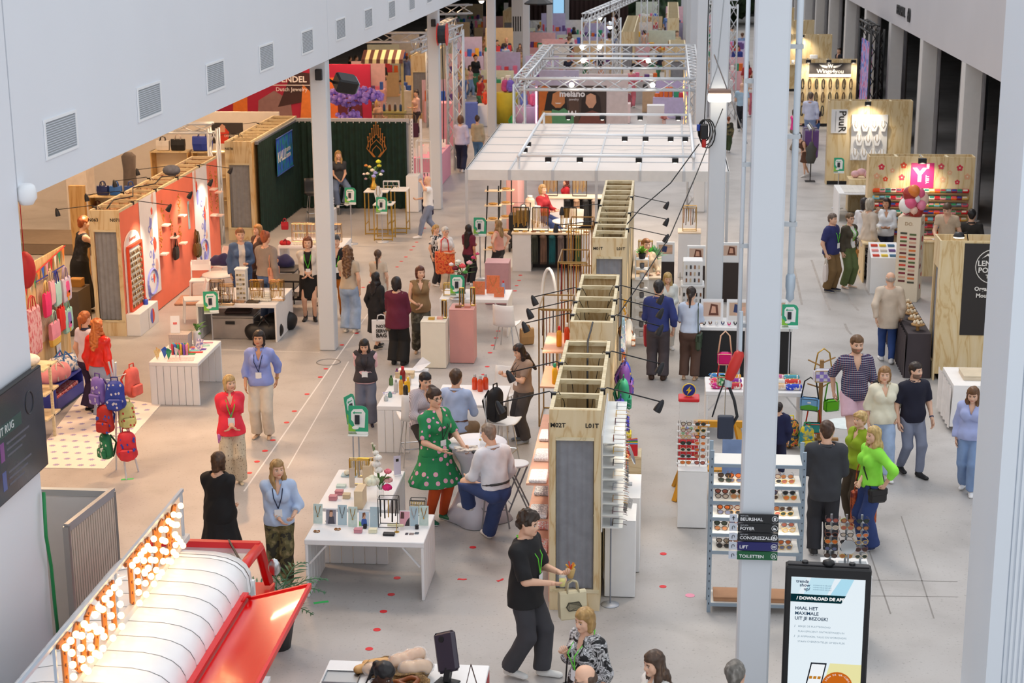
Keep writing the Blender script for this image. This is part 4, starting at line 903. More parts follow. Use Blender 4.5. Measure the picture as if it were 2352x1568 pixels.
def scard(label,p,w,h,m,rot=0.,tilt=14,neck=None,name='display_card',cat='display card',art=None,group=None):
 """card leaning back on an easel foot, optional necklace on it"""
 t=thing(name,label,cat,p,rot,group);a=RAD(tilt)
 c=ob('card',BX(-w/2,w/2,0,.006,0,h,.002),m,t,(0,0,.004),(-a,0,0));ob('easel_foot',BA((0,h*.24,.004),(0,h*.12,h*.6),.012),WTG,t)
 if neck:
  ob('chain',TB([(-w*.28,-.006,h*.9),(-w*.16,-.007,h*.62),(0,-.008,h*.42),(w*.16,-.007,h*.62),(w*.28,-.006,h*.9)],.004,4),metal(neck,.3),c);ob('pendant',EL((0,-.008,h*.38),(.008,.004,.012),6,4),metal(neck,.3),c)
 for k,(poly,col)in enumerate(art or()):ob('print_shape',VP([(x*w,z*h)for x,z in poly],-.0018-.0004*k,-.0002),mat(col,.5,0,0),c)
 return t
PORTRAIT=(([(-.45,.05),(.45,.05),(.45,.95),(-.45,.95)],'8d8b96'),([(-.3,.05),(.35,.05),(.25,.5),(.05,.62),(-.2,.5)],'4a4a55'),([(-.14,.5),(.12,.5),(.16,.75),(0,.88),(-.15,.76)],'d8a98c'),([(-.2,.55),(-.12,.9),(.14,.9),(.22,.6),(.14,.82),(-.1,.8)],'6a4630'))
PORTRAIT2=(([(-.45,.05),(.45,.05),(.45,.95),(-.45,.95)],'c9dbe8'),([(-.3,.05),(.3,.05),(.24,.45),(0,.6),(-.22,.45)],'3d62b0'),([(-.12,.5),(.12,.5),(.13,.75),(0,.85),(-.13,.75)],'dba98a'),([(-.16,.5),(-.14,.86),(.1,.9),(.2,.6),(.1,.8)],'7a4a2c'),([(-.45,.05),(-.2,.05),(-.3,.3),(-.45,.35)],'8ac46a'))
PORTRAIT3=(([(-.45,.05),(.45,.05),(.45,.95),(-.45,.95)],'e5a9b6'),([(.0,.05),(.45,.05),(.45,.6),(.2,.4)],'3a3238'),([(-.4,.5),(-.05,.5),(-.05,.9),(-.35,.92)],'5c3a3a'))
def sunglass_meshes(fr,ln):
 key=('sun',fr,ln)
 if key in MESHC:return MESHC[key]
 f=MB();l=MB();R=rnd(1)
 shp=lambda cx:[(cx+.026*COS(a)*(1.08 if SIN(a)>0 else .95),.0,.019+.021*SIN(a))for a in[2*PI*i/12 for i in range(12)]]
 for cx in(-.034,.034):
  p=shp(cx);f.tube(p,.0035,4,True);l._add(p,[tuple(range(12))])
 f.rod((-.009,-.001,.024),(.009,-.001,.024),.003,4)
 for s in(-1,1):f.tube([(s*.061,0,.028),(s*.066,.02,.029),(s*.064,.10,.027),(s*.06,.135,.014)],.0026,4)
 fm=mat(fr,.3,0,0);MESHC[key]=(f.mesh('frame',fm),l.mesh('lenses',mat(ln,.12,.0,0)));return MESHC[key]
FRC=('3a2418','1a1a1c','b08850','7a3c22','d8c9b0','5a2e3a','c9a24a','8a8f98');LNC=('4a3428','26282c','b4764a','6a6f8c','c9b9a8','2c3a30','e0763a','b86a5a')
def sglass(label,p,rot=0.,k=0,sc=1.25,group=None,tilt=0.):
 a,b=sunglass_meshes(FRC[k%8],LNC[(k*3+k//8)%8]);t=tag(link(bpy.data.objects.new('sunglasses',None),None,p,(tilt,0,rot),sc),label,'sunglasses',group)
 ob('frame',a,None,t);ob('lens_pair',b,None,t);return t
def backpack_mesh(w,h,d):
 def f():
  pr=[((0,0,h*.22),(0,0,h*.68),w*.5,w*.46,d/w,(0,1,0))];pr+=[((-w*.28,0,h*.14),(w*.28,0,h*.14),w*.16,w*.16,d/w*1.2,(0,1,0))]
  V,Q=grow(pr,.022,k=.05,wob=lambda X,Y,Z:.004*np.sin(30*X+20*Z));V[:,2]-=V[:,2].min();return V,Q
 return cached(('bpv',w,h,d),f)
def bpack(label,p,rot,m,strap,w=.30,h=.40,d=.18,pocket=None,dots=None,group=None,tilt=0.):
 t=thing('backpack',label,'backpack',p,rot,group);t.rotation_euler=(tilt,0,rot)
 V,Q=backpack_mesh(w,h,d);top=V[:,2].max();b=ob('body',np_mesh('backpack_body',V,Q,m),None,t)
 fy=V[:,1].min();ob('front_pocket',BX(-w*.36,w*.36,fy-.035,fy+.03,top*.10,top*.46,.02),pocket or m,t)
 ob('carry_handle',TB([(-.05,.0,top-.015),(-.045,0,top+.05),(.045,0,top+.05),(.05,0,top-.015)],.011,5),mat(strap,.7,0,0),t)
 for s in(-1,1):ob('shoulder_strap',TB([(s*w*.22,-fy*.6,top*.92),(s*w*.30,-fy+.05,top*.6),(s*w*.28,-fy*.8,top*.1)],.016,5),mat(strap,.7,0,0),t)
 if dots:
  R=rnd(len(label));n=0
  for i in range(14):x,z=R.uniform(-.38,.38)*w,R.uniform(.12,.9)*top;ob('printed_motif',VP([(x-.016,z),(x-.004,z+.02),(x+.014,z+.012),(x+.016,z-.01),(x,z-.02)],fy-.037 if z<top*.46 and abs(x)<w*.34 else fy*(1-.25*abs(x)/(w*.38))-.004-(.0 if z<top*.7 else -.02),fy+.02),mat(dots,.6,0,0),t)
 return t
def tote(label,p,rot,m,hm,w=.36,h=.38,d=.08,drop=.25,art=None,group=None,m2=None,name='tote_bag'):
 t=thing(name,label,'bag',p,rot,group);q=MB()
 rings=[]
 for z,a,b in((0,.42,.5),(h*.06,.47,.8),(h*.5,.5,1.),(h*.95,.5,.7),(h,.5,.35)):rings.append([(-w*a,-d*b/2,z),(0,-d*b*.62,z),(w*a,-d*b/2,z),(w*a,d*b/2,z),(0,d*b*.62,z),(-w*a,d*b/2,z)])
 q.loft(rings);o=ob('body',q,m,t)
 if m2:ob('lower_band',MB().loft([[(x*1.01,y*1.06,z)for x,y,z in r]for r in rings[:2]]+[[(x*1.01,y*1.06,h*.32)for x,y,z in rings[2]]]),m2,t)
 for s in(-1,1):ob('handle',TB([(-w*.22,s*d*.3,h*.95),(-w*.17,s*d*.15,h+drop*.8),(0,s*d*.1,h+drop),(w*.17,s*d*.15,h+drop*.8),(w*.22,s*d*.3,h*.95)],.011,5),hm,t,sm=1)
 for poly,col in art or():ob('print_shape',VP([(x*w,z*h)for x,z in poly],-d*.62-.004,-d*.3),mat(col,.7,0,0),t)
 return t
def duffel(label,p,rot,m,hm,L=.5,r=.15):
 t=thing('duffel_bag',label,'bag',p,rot);V,Q=cached(('duf',L,r),lambda:grow([((-L*.35,0,r),(L*.35,0,r),r,r,.95,(0,0,1)),((-L*.3,0,r*.7),(L*.3,0,r*.7),r,r,.9,(0,0,1))],.022,k=.04,wob=lambda X,Y,Z:.006*np.sin(25*X+14*Y)*np.sin(20*Z),clip=[lambda X,Y,Z:-Z+0*X+0*Y]))
 ob('body',np_mesh('duffel_body',V,Q,m),None,t)
 for s in(-1,1):ob('strap',TB([(-L*.18,s*r*1.02,r*.3),(-L*.17,s*r*.75,r*1.75),(0,s*r*.4,r*2.5),(L*.17,s*r*.75,r*1.75),(L*.18,s*r*1.02,r*.3)],.016,5),hm,t,sm=1)
 ob('zip_line',TB([(-L*.42,0,r*1.95),(0,0,r*2.02),(L*.42,0,r*1.95)],.008,5),hm,t);return t
def pouch_mesh():
 def f():
  V,Q=grow([((-.05,0,.05),(.05,0,.05),.048,.048,.55,(0,1,0)),((-.055,0,.03),(.055,0,.03),.035,.035,.8,(0,1,0))],.014,k=.02,clip=[lambda X,Y,Z:-Z+0*X+0*Y]);return V,Q
 return cached('pouchv',f)
def rsign(label,p,rot=0.,h=1.15,low=False):
 t=thing('sign_stand',label,'sign',p,rot,'green and white recycling signs');W_=m0('f3f6f5',.4)
 ob('base_disc',LA([(.16,0),(.16,.012),(.02,.03)],n=20),mat('c6c9cf',.4,.4,0),t,sm=1);ob('pole',CY((0,.0,0),.012,.02,h,8),mat('b5bac4',.4,.4,0),t)
 ob('tray',B_(-.14,.14,-.07,.02,h,h+.012),m0('eef4f6',.2),t)
 b=ob('board',VP([(-.14,0),(.14,0),(.14,.33),(.11,.38),(.06,.4),(-.14,.4)],-.006,.006),m0('2fa77e',.5),t,(0,0,h+.015),(-.12,0,0))
 ob('lime_corner',VP([(-.14,0),(-.02,0),(-.05,.07),(-.14,.16)],-.0085,-.006),m0('86c440',.5),b);ob('white_foot',B_(-.14,.14,-.0085,-.006,0,.035),W_,b)
 ob('white_shape',VP([(-.1,.2),(-.07,.17),(-.05,.1),(.09,.09),(.1,.3),(.06,.355),(-.07,.35),(-.1,.31)],-.01,-.006),W_,b);ob('green_arrow',VP([(-.08,.3),(-.05,.325),(-.05,.31),(.05,.31),(.05,.295),(-.05,.295),(-.05,.28)],-.012,-.006),m0('2fa77e',.5),b);ob('device_icon',B_(-.045,.02,-.03,-.008,.14,.27),m0('232a33',.5),b);ob('cloud_icon',EL((-.04,-.012,.09),(.05,.006,.025),8,5),W_,b);return t
def monobloc(label,p,rot,m=WT,group='white shell chairs'):
 t=thing('shell_chair',label,'chair',p,rot,group)
 ob('seat',MB().loft([[(-.21,-.2,.44),(.21,-.2,.44),(.2,.2,.43),(-.2,.2,.43)],[(-.21,-.2,.465),(.21,-.2,.465),(.2,.2,.455),(-.2,.2,.455)]]),m,t)
 ob('backrest',MB().loft([[(-.19,.2,.62),(.19,.2,.62),(.19,.23,.62),(-.19,.23,.62)],[(-.21,.25,.74),(.21,.25,.74),(.21,.275,.74),(-.21,.275,.74)],[(-.2,.27,.83),(.2,.27,.83),(.2,.29,.83),(-.2,.29,.83)]]),m,t)
 for s in(-1,1):
  ob('leg',TB([(s*.19,-.19,.44),(s*.215,-.22,.0)],.017,6),m,t);ob('leg',TB([(s*.2,.27,.8),(s*.2,.2,.44),(s*.215,.24,.0)],.017,6),m,t,sm=1)
 return t
def bchair(label,p,rot,h=.46,m=WT,metal_=CHROME,group='white bucket chairs',foot=False,wv=False):
 t=thing('bucket_chair',label,'chair',p,rot,group);rows=[]
 for k in range(9):
  a=k/8;y=-.22+.42*min(a/.55,1)+(.05*(a-.55)/.45 if a>.55 else 0);z=h+(.02 if a<.1 else 0)+(0 if a<.5 else .42*((a-.5)/.5)**1.15);wd=.22-.03*abs(a-.4)
  rows.append([(wd*(i/3-1),y-(.02*abs(i/3-1)**2*(2 if a>.5 else 0)),z+.035*abs(i/3-1)**2.5*(1 if a<.6 else .2))for i in range(7)])
 q=MB();vs=[v for r in rows for v in r];q._add(vs,[(k*7+i,k*7+i+1,k*7+8+i,k*7+7+i)for k in range(8)for i in range(6)]);o=ob('shell',q,m,t,sm=1);md=o.modifiers.new('thickness','SOLIDIFY');md.thickness=.018
 for sx in(-1,1):
  for sy in(-1,1):ob('leg',TB([(sx*.12,sy*.1,h-.005),(sx*.2,sy*.2,0)],.011,6),metal_,t)
 if foot:ob('footrest',TB([(-.17,-.17,h*.38),(.17,-.17,h*.38),(.17,.17,h*.38),(-.17,.17,h*.38)],.009,5,True),metal_,t)
 return t
def folding_stool(label,p,rot,h=.75):
 t=thing('bar_stool',label,'stool',p,rot);ob('seat',LA([(.15,h-.03),(.17,h-.025),(.17,h-.005),(.155,h)],n=18),WT,t,sm=1);g=mat('8d9096',.35,.5,0)
 for s in(-1,1):ob('leg',TB([(-.12,s*.12,h-.03),(.2,s*.15,0)],.012,6),g,t);ob('leg',TB([(.12,s*.1,h-.03),(-.2,s*.13,0)],.012,6),g,t)
 ob('cross_bar',RO((.1,-.14,.24),(.1,.14,.24),.009,5),g,t);ob('cross_bar',RO((-.12,-.12,.2),(-.12,.12,.2),.009,5),g,t);return t
def fixed_stool(label,p,rot,h=.75,m=WT,g=None):
 t=thing('bar_stool',label,'stool',p,rot);ob('seat',LA([(.16,h-.04),(.18,h-.03),(.18,h-.005),(.165,h)],n=18),m,t,sm=1);g=g or mat('9a9da3',.35,.5,0)
 for sx in(-1,1):
  for sy in(-1,1):ob('leg',TB([(sx*.1,sy*.1,h-.03),(sx*.19,sy*.19,0)],.012,6),g,t)
 ob('footrest',TB([(-.155,-.155,.26),(.155,-.155,.26),(.155,.155,.26),(-.155,.155,.26)],.009,5,True),g,t);return t
def bouquet(label,p,blooms,vase,vm,rot=0.,name='flower_vase',spread=1.,green='4f7d3a',seed=1):
 """blooms: (x, y, z, radius, colour)"""
 t=thing(name,label,'flowers',p,rot);R=rnd(seed);ob('vase',LA(vase,n=14),vm,t,sm=1);top=vase[-1][1]
 for x,y,z,r,c in blooms:
  ob('stem',TB([(x*.1,y*.1,top*.6),(x*.5,y*.5,(top+z)/2),(x,y,z)],.006,4),mat(green,.7,0,.1),t)
  V=[];q=MB()
  for k in range(7):a=2*PI*k/6 if k<6 else 0;q.ell((x+(r*.5*COS(a)if k<6 else 0),y+(r*.5*SIN(a)if k<6 else 0),z+(0 if k<6 else r*.3)),r*.55,6,4)
  ob('bloom',q,mat(c,.7,0,.12,20.),t,sm=1)
 for k in range(6):a=R.uniform(0,6.28);l=R.uniform(.1,.22)*spread;zz=top+R.uniform(.02,.15)*spread;ob('leaf',MB()._add([(0,0,top),(l*.5*COS(a)-.03*SIN(a),l*.5*SIN(a)+.03*COS(a),zz),(l*COS(a),l*SIN(a),zz+.02),(l*.5*COS(a)+.03*SIN(a),l*.5*SIN(a)-.03*COS(a),zz)],[(0,1,2,3)]),mat(green,.6,0,.1),t)
 return t
def necklace_bust(label,p,rot=0.,h=.28,m=WT,chain='c9a24a'):
 t=thing('necklace_bust',label,'display bust',p,rot,None);ob('bust',MB().loft([[(-.06,-.03,0),(.06,-.03,0),(.06,.03,0),(-.06,.03,0)],[(-.11,-.02,h*.6),(.11,-.02,h*.6),(.11,.03,h*.6),(-.11,.03,h*.6)],[(-.035,.0,h),(.035,.0,h),(.035,.035,h),(-.035,.035,h)]]),m,t)
 ob('chain',TB([(-.035,-.005,h*.97),(-.05,-.03,h*.55),(0,-.036,h*.3),(.05,-.03,h*.55),(.035,-.005,h*.97)],.006,4),metal(chain,.3),t);return t
def wrack(label,p,w,d,h,m=BLACK,r=.006,rungs=(),hang=(),rot=0.,name='wire_display',cat='display rack',group=None):
 """open box of rods; hang: list of (rung z, n, colour, length) strands"""
 t=thing(name,label,cat,p,rot,group)
 for x in(-w/2,w/2):
  for y in(-d/2,d/2):ob('upright',RO((x,y,0),(x,y,h),r,5),m,t)
 for z in(r,h):ob('hoop',TB([(-w/2,-d/2,z),(w/2,-d/2,z),(w/2,d/2,z),(-w/2,d/2,z)],r,5,True),m,t)
 for z in rungs:ob('rung',RO((-w/2,0,z),(w/2,0,z),r,5),m,t)
 R=rnd(int(h*100+w*10))
 for z,n,c,L in hang:
  for i in range(n):x=-w/2+w*(i+.5)/n;l=L*R.uniform(.7,1.1);ob('hanging_strand',TB([(x,-.01,z),(x,-.015,z-l*.5),(x+R.uniform(-.01,.01),-.012,z-l)],R.uniform(.006,.011),4),mat(c if isinstance(c,str)else c[i%len(c)],.35,.35,0),t)
 return t
 # -- snack truck (lower corner)
RED=mat('de1015',.35,0,.02,coat=.1);TWH=mat('f0f1f2',.35,0,.02,coat=.3)
t=thing('snack_truck','red and white snack truck with ribbed roof and bulb letter sign','truck',(-4.64,0,0))
hw=.70;z0,z1=1.78,2.10
def roof_ring(y,s=1.,dz=0.):
 pts=[(-hw*s,y,z0-.05)]
 for i in range(13):
  a=PI-PI*i/12;ca,sa=COS(a),SIN(a)
  pts.append((hw*s*math.copysign(abs(ca)**.55,ca),y,z0+(z1-z0)*s*abs(sa)**.8+dz))
 return pts+[(hw*s,y,z0-.05)]
yy=9.0;k=0
while yy<14.75:
 a,b=yy+.012,min(yy+.30,14.78);r=[roof_ring(a,.985),roof_ring(a+.02),roof_ring(b-.02),roof_ring(b,.985)]
 q=MB();n=len(r[0]);vs=[p for x in r for p in x];q._add(vs,[(m*n+i,m*n+i+1,m*n+n+i+1,m*n+n+i)for m in range(3)for i in range(n-1)]);ob('roof_panel',q,TWH,t,sm=1);yy+=.30;k+=1
r=[roof_ring(9.0,.97),roof_ring(14.78,.97)];n=len(r[0]);q=MB();q._add([p for x in r for p in x],[(i,i+1,n+i+1,n+i)for i in range(n-1)]);ob('roof_core',q,m0('d5d7da',.5),t,sm=1)
rr=[roof_ring(14.78),roof_ring(14.92,.97,-.01),roof_ring(15.02,.88,-.04),roof_ring(15.06,.7,-.1)];q=MB();q._add([p for x in rr for p in x]+[(0,15.07,1.8)],[(m*n+i,m*n+i+1,m*n+n+i+1,m*n+n+i)for m in range(3)for i in range(n-1)]+[(3*n+i,3*n+i+1,4*n)for i in range(n-1)]);ob('roof_nose',q,TWH,t,sm=1)
ob('body_side',B_(-hw,-hw+.03,9,15,.35,z0-.04),TWH,t);ob('body_side',B_(hw-.03,hw,9,15,.35,1.0),TWH,t);ob('counter_shelf',B_(hw-.1,hw+.25,10,14.4,.98,1.02),WT,t)
ob('cargo_bed',B_(-hw,hw,9,15.0,.3,.36),DARK,t);ob('bulkhead',B_(-hw,hw,14.9,14.95,.35,z0),TWH,t)
ob('hatch_rail',BA((hw+.02,9,1.80),(hw+.02,14.5,1.80),.06,.07),RED,t);ob('hatch_rail',BA((hw-.03,9,1.74),(hw-.03,14.5,1.74),.03,.05),BLACK,t)
fl=ob('serving_flap',MB()._add([(hw+.07,9,1.80),(hw+.66,9,1.96),(hw+.66,14.44,1.96),(hw+.07,14.44,1.80),(hw+.07,9,1.77),(hw+.66,9,1.93),(hw+.66,14.44,1.93),(hw+.07,14.44,1.77)],[(0,1,2,3),(7,6,5,4),(0,4,5,1),(1,5,6,2),(2,6,7,3),(3,7,4,0)]),mat('d4080d',.2,0,0,coat=.15),t)
ob('flap_edge',BA((hw+.66,9,1.95),(hw+.66,14.44,1.95),.03,.05),RED,fl);ob('flap_edge',BA((hw+.07,14.43,1.79),(hw+.66,14.43,1.95),.03,.05),RED,fl)
for y in(14.35,12.2,10.2):ob('hinge',TB([(hw+.04,y-.06,1.83),(hw+.06,y,1.86),(hw+.08,y+.06,1.83)],.018,6),RED,t,sm=1)
cb=ob('cab',MB().loft([[(-.8,15.1,.35),(.42,15.1,.35),(.42,16.5,.35),(-.8,16.5,.35)],[(-.84,15.1,1.05),(.46,15.1,1.05),(.46,16.7,1.0),(-.84,16.7,1.0)]]),RED,t)
ob('windscreen_frame',TB([(-.8,15.15,1.62),(.42,15.15,1.62)],.05,6),RED,t);ob('windscreen_frame',TB([(-.78,16.35,1.55),(.4,16.35,1.55)],.07,6),RED,t)
for s in(-1,1):ob('roof_pillar',TB([(s*.6-.19,15.15,1.62),(s*.6-.19,15.75,1.62),(s*.58-.19,16.35,1.55),(s*.6-.19,16.6,1.05)],.06,6),RED,t,sm=1);ob('mirror',EL((s*.75-.19,16.3,1.35),(.07,.03,.1),8,6),CHROME,t,sm=1)
ob('windscreen',MB()._add([(-.74,15.2,1.62),(.36,15.2,1.62),(.36,16.3,1.555),(-.74,16.3,1.555)],[(0,1,2,3)]),mat('c7ced2',.08,0,.1,alpha=.55),t);ob('wiper',BA((.05,16.4,1.6),(.4,15.6,1.67),.02),BLACK,t)
for x,y in((-.55,10.2),(.55,10.2),(0,16.1)):ob('wheel',TB([(x-.06,y,.26),(x+.06,y,.26)],.26,16),BLACK,t)
sg=thing('bulb_letter_sign','marquee sign of glowing bulb letters TOSTI TRUCK on the truck roof','sign',(-4.66,0,0))
zb,zt_=2.16,2.60;ob('bottom_rail',B_(-.03,.03,9,15.15,zb-.06,zb),mat('d9d6d2',.4,.2,0),sg);ob('top_rail',B_(-.035,-.005,9,15.15,zt_,zt_+.03),mat('b9c4d0',.35,.4,0),sg)
for y in(9.2,11.6,13.1,15.1):ob('sign_post',BA((-.02,y,zb-.1),(-.02,y,zt_),.025),mat('b9c4d0',.35,.4,0),sg)
for y in(10.2,12.55):ob('stay_wire',RO((-.45,y,2.06),(-.02,y,zt_),.005,4),STEEL,sg)
LET={'T':[[(0,1),(1,1)],[(.5,1),(.5,0)]],'O':[[(.5,1),(.1,.8),(0,.5),(.1,.2),(.5,0),(.9,.2),(1,.5),(.9,.8),(.5,1)]],'S':[[(1,.85),(.6,1),(.15,.9),(.05,.7),(.3,.55),(.75,.45),(.95,.28),(.8,.06),(.4,0),(0,.15)]],'I':[[(.5,1),(.5,0)]],'R':[[(0,0),(0,1),(.7,1),(.95,.78),(.7,.52),(0,.5)],[(.45,.5),(1,0)]],'U':[[(0,1),(0,.3),(.25,.03),(.7,.03),(1,.3),(1,1)]],'C':[[(1,.85),(.6,1),(.2,.88),(0,.5),(.2,.12),(.6,0),(1,.15)]],'K':[[(0,0),(0,1)],[(1,1),(.05,.5),(1,0)]]}
LM=mat('c9752a',.4,0,.05);BE=emis('ffcb88',6.);BM=EL((.045,0,0),.030,8,6).mesh('bulb',BE,True);BS=TB([(0,0,0),(.02,0,0)],.02,8).mesh('bulb_socket',m0('8a4a1c',.5))
y=11.62;lw=.24;gap=.075
nb=0
for ch in 'TOSTI TRUCK':
 w_=lw*(.35 if ch=='I' else 1)
 if ch==' ':y+=.26;continue
 q=MB();H_=zt_-zb-.03;lo_=ob('letter',MB(),None,sg)if False else None
 for st in LET[ch]:
  for a,b in zip(st,st[1:]):q.bar((0,y+a[0]*w_,zb+.01+a[1]*H_),(0,y+b[0]*w_,zb+.01+b[1]*H_),.05,.022)if False else q.tube([(0,y+a[0]*w_,zb+.01+a[1]*H_),(0,y+b[0]*w_,zb+.01+b[1]*H_)],.026,4)
 lt=ob('letter',q,LM,sg)
 for st in LET[ch]:
  pts=[Vector((0,y+a*w_,zb+.01+b*H_))for a,b in st];L=sum((q2-p2).length for p2,q2 in zip(pts,pts[1:]));n=max(2,round(L/.105));
  for k in range(n+1):
   s_=L*k/n*.999
   for p2,q2 in zip(pts,pts[1:]):
    l2=(q2-p2).length
    if s_<=l2:pp=p2+(q2-p2)*(s_/l2);break
    s_-=l2
   ob('bulb',BM,None,lt,tuple(pp+Vector((.02,0,0))));ob('bulb_socket',BS,None,lt,tuple(pp));nb+=1
 y+=w_+gap
for y in(12.2,13.2,14.2):
 ld=bpy.data.lights.new('bulb_light','POINT');ld.energy=1.6;ld.color=(1,.72,.4);ld.shadow_soft_size=.15;link(bpy.data.objects.new('bulb_light',ld),sg,(.16,y,2.42))
def palm(label,p,n=12,L=.9,h=.9,seed=3,pot=True):
 t=thing('potted_palm',label,'plant',p);R=rnd(seed);g=mat('3f6b4a',.55,0,.15,5.)
 if pot:ob('pot',LA([(.14,0),(.19,.3),(.2,.32),(.17,.32)],n=14),m0('3a3a3c',.7),t,sm=1);ob('soil',CY((0,0,0),.17,.29,.30,14),mat('2a2018',.9),t)
 for i in range(n):
  a=2*PI*i/n+R.uniform(-.3,.3);up=R.uniform(.5,1.1);pts=[]
  for k in range(7):u=k/6;pts.append(Vector((COS(a)*L*u*(.55+.45*u),SIN(a)*L*u*(.55+.45*u),.3+h*up*(u*1.7-u*u*1.1))))
  q=MB();q.tube([tuple(x)for x in pts],.007,4);side=Vector((-SIN(a),COS(a),0))
  for k in range(1,13):
   u=k/12.5*6;i0=min(int(u),5);c=pts[i0].lerp(pts[i0+1],u-i0);d=(pts[i0+1]-pts[i0]).normalized();l=L*.34*SIN(PI*min(k/12.5+.12,1))+.05
   for s in(-1,1):e=c+(side*s*.8+d*.65).normalized()*l+Vector((0,0,-.06*l/.3));m_=(c+e)/2+Vector((0,0,.015));nn=d*.014;q._add([tuple(c),tuple(m_+nn),tuple(e),tuple(m_-nn)],[(0,1,2,3)])
  ob('frond',q,g,t)
 return t
palm('potted palm with feathery fronds beside the truck nose',(-4.3,17.2,0),13,.6,.85,3)
# -- bread counter at the lower edge
t=thing('food_counter','white counter with bread baskets beside the snack truck','counter',(-3.25,14.3,0));ob('counter_top',BX(0,1.6,0,.75,.86,.9,.006),WT,t);ob('front_panel',B_(.02,1.58,.7,.73,0,.86),WT,t);ob('side_panel',B_(.0,.03,0,.73,0,.86),WT,t);ob('side_panel',B_(1.57,1.6,0,.73,0,.86),mat('b5202a',.5),t)
t=thing('metal_tray','silver metal tray with a rim on the bread counter','tray',(-3.05,14.66,.9));ob('tray_base',BX(-.17,.17,-.13,.13,0,.008,.003),STEEL,t);ob('tray_rim',TB([(-.17,-.13,.015),(.17,-.13,.015),(.17,.13,.015),(-.17,.13,.015)],.009,5,True),STEEL,t)
def basket(label,p,w,d,h):
 t=thing('wicker_basket',label,'basket',p);m=nmat('wicker',[(.3,'5a3f22'),(.55,'8a6a3c'),(.75,'b08c56')],60,3)
 rg=lambda z,s:[(w*s*COS(2*PI*i/20),d*s*SIN(2*PI*i/20),z)for i in range(20)]
 ob('basket_wall',MB().loft([rg(0,.8),rg(h,1.0),rg(h,.93),rg(.02,.76)]),m,t,sm=1)
 for k in range(4):ob('woven_band',TB([(w*(.84+.05*k)*COS(a),d*(.84+.05*k)*SIN(a),.03+(h-.04)*k/3+.008*SIN(10*a))for a in[2*PI*i/30 for i in range(30)]],.013,5,True),m,t,sm=1)
 return t
basket('wicker basket of wrapped loaves on the bread counter',(-2.5,14.72,.9),.33,.2,.13);basket('second wicker basket with pretzel rolls at the counter edge',(-2.38,14.42,.9),.22,.15,.12)
def loaf(label,p,rot,L=.28,r=.07,c='c98a4a',wrap=True):
 t=thing('bread_loaf',label,'bread',p,rot);V,Q=cached(('loaf',L,r),lambda:grow([((-L*.35,0,r),(L*.35,0,r),r,r,.85,(0,0,1))],.018,k=.03,wob=lambda X,Y,Z:.004*np.sin(40*X)*np.sin(30*Z)))
 ob('crust',np_mesh('crust',V,Q,nmat('crust_'+c,[(.3,c),(.7,'e2b57c')],12)),None,t)
 if wrap:V2=V.copy();V2[:,2]-=r;V2*=1.12;V2[:,2]+=r;V2+=.006*np.sin(V2[:,[1,2,0]]*60);ob('plastic_wrap',np_mesh('wrap',V2,Q,glass('ffffff',.12)),None,t)
loaf('long loaf in clear wrap lying across the bread basket',(-2.42,14.8,1.0),.75,.36,.075);loaf('round pale loaf in clear wrap in the bread basket',(-2.32,14.66,.96),.3,.24,.08,'c9985c');loaf('wrapped loaf at the far side of the bread basket',(-2.68,14.68,.94),.2,.26,.065)
for i,(x,y)in enumerate(((-2.78,14.88),(-2.72,14.82),(-2.86,14.8))):loaf('toasted sandwich stacked behind the dark-haired server, %s of three'%ORD[i],(x,y,.9+.05*(i%2)),.4*i,.2,.05,'d8a05c',False)
q=MB();q.tube([(.1*COS(a)*(1+.2*SIN(3*a)),.07*SIN(a),.03+.02*SIN(2*a))for a in[2*PI*i/18 for i in range(18)]],.025,7,True);one('pretzel','brown pretzel roll in the second wicker basket','bread',q,mat('8a4a22',.4,0,.1),(-2.38,14.42,.97),sm=1)
t=thing('card_terminal','purple-grey tilted card terminal on its stand at the bread counter','terminal',(-2.02,14.62,.9),-.35)
ob('foot',BX(-.11,.11,-.09,.09,0,.02,.008),BLACK,t);ob('neck',BA((0,.0,.02),(0,.05,.14),.06),BLACK,t);b=ob('screen_body',BX(-.12,.12,-.035,.035,-.03,.36,.025),m0('3b3340',.35),t,(0,.05,.13),(RAD(-24),RAD(-22),0));ob('round_badge',TB([(-.02,-.037,.29),(-.02,-.042,.29)],.03,12),BLACK,b)
t=thing('menu_holder','folded wooden menu holder standing on the bread counter','menu holder',(-1.78,14.6,.9));ob('leaf_board',BA((-.05,0,0),(0,0,.22),.008,.015),mat('4a2c22',.5),t);ob('leaf_board',BA((.06,0,0),(0,0,.22),.008,.015),mat('4a2c22',.5),t)
t=thing('pastry_tray','white tray with a bun at the counter corner','tray',(-3.1,14.38,.9));ob('plate',LA([(.05,0),(.1,.01),(.11,.015)],n=14),WT,t,sm=1);ob('bun',EL((0,0,.035),(.06,.05,.03),10,6),mat('b5763a',.5,0,.15),t,sm=1)
# -- app totem with lit screen
t=thing('screen_totem','black advertising totem with a lit app screen near the column','screen',(1.6,15.0,0),RAD(-3))
ob('housing',BX(-.40,.40,-.06,.10,0,2.07,.015),BLACK,t);ob('foot_plate',BX(-.45,.45,-.25,.3,0,.03,.01),DARK,t);ob('top_cap',BX(-.38,.38,-.02,.06,2.07,2.085,.004),DARK,t)
ob('sensor',LA([(.06,2.08),(.055,2.11),(.02,2.13)],n=12,c=(.0,.02,0)),BLACK,t,sm=1);ob('knob',CY((-.22,.02,0),.03,2.08,2.105,10),BLACK,t);ob('knob',CY((.22,.02,0),.03,2.08,2.105,10),BLACK,t)
sc=ob('screen',B_(-.345,.345,-.064,-.06,.55,1.97),emis('e9f4fb',.95),t)
def scr(poly,c,e=.9,k=0):ob('screen_art',VP(poly,-.0665-.0006*k,-.0645),emis(c,e),sc)
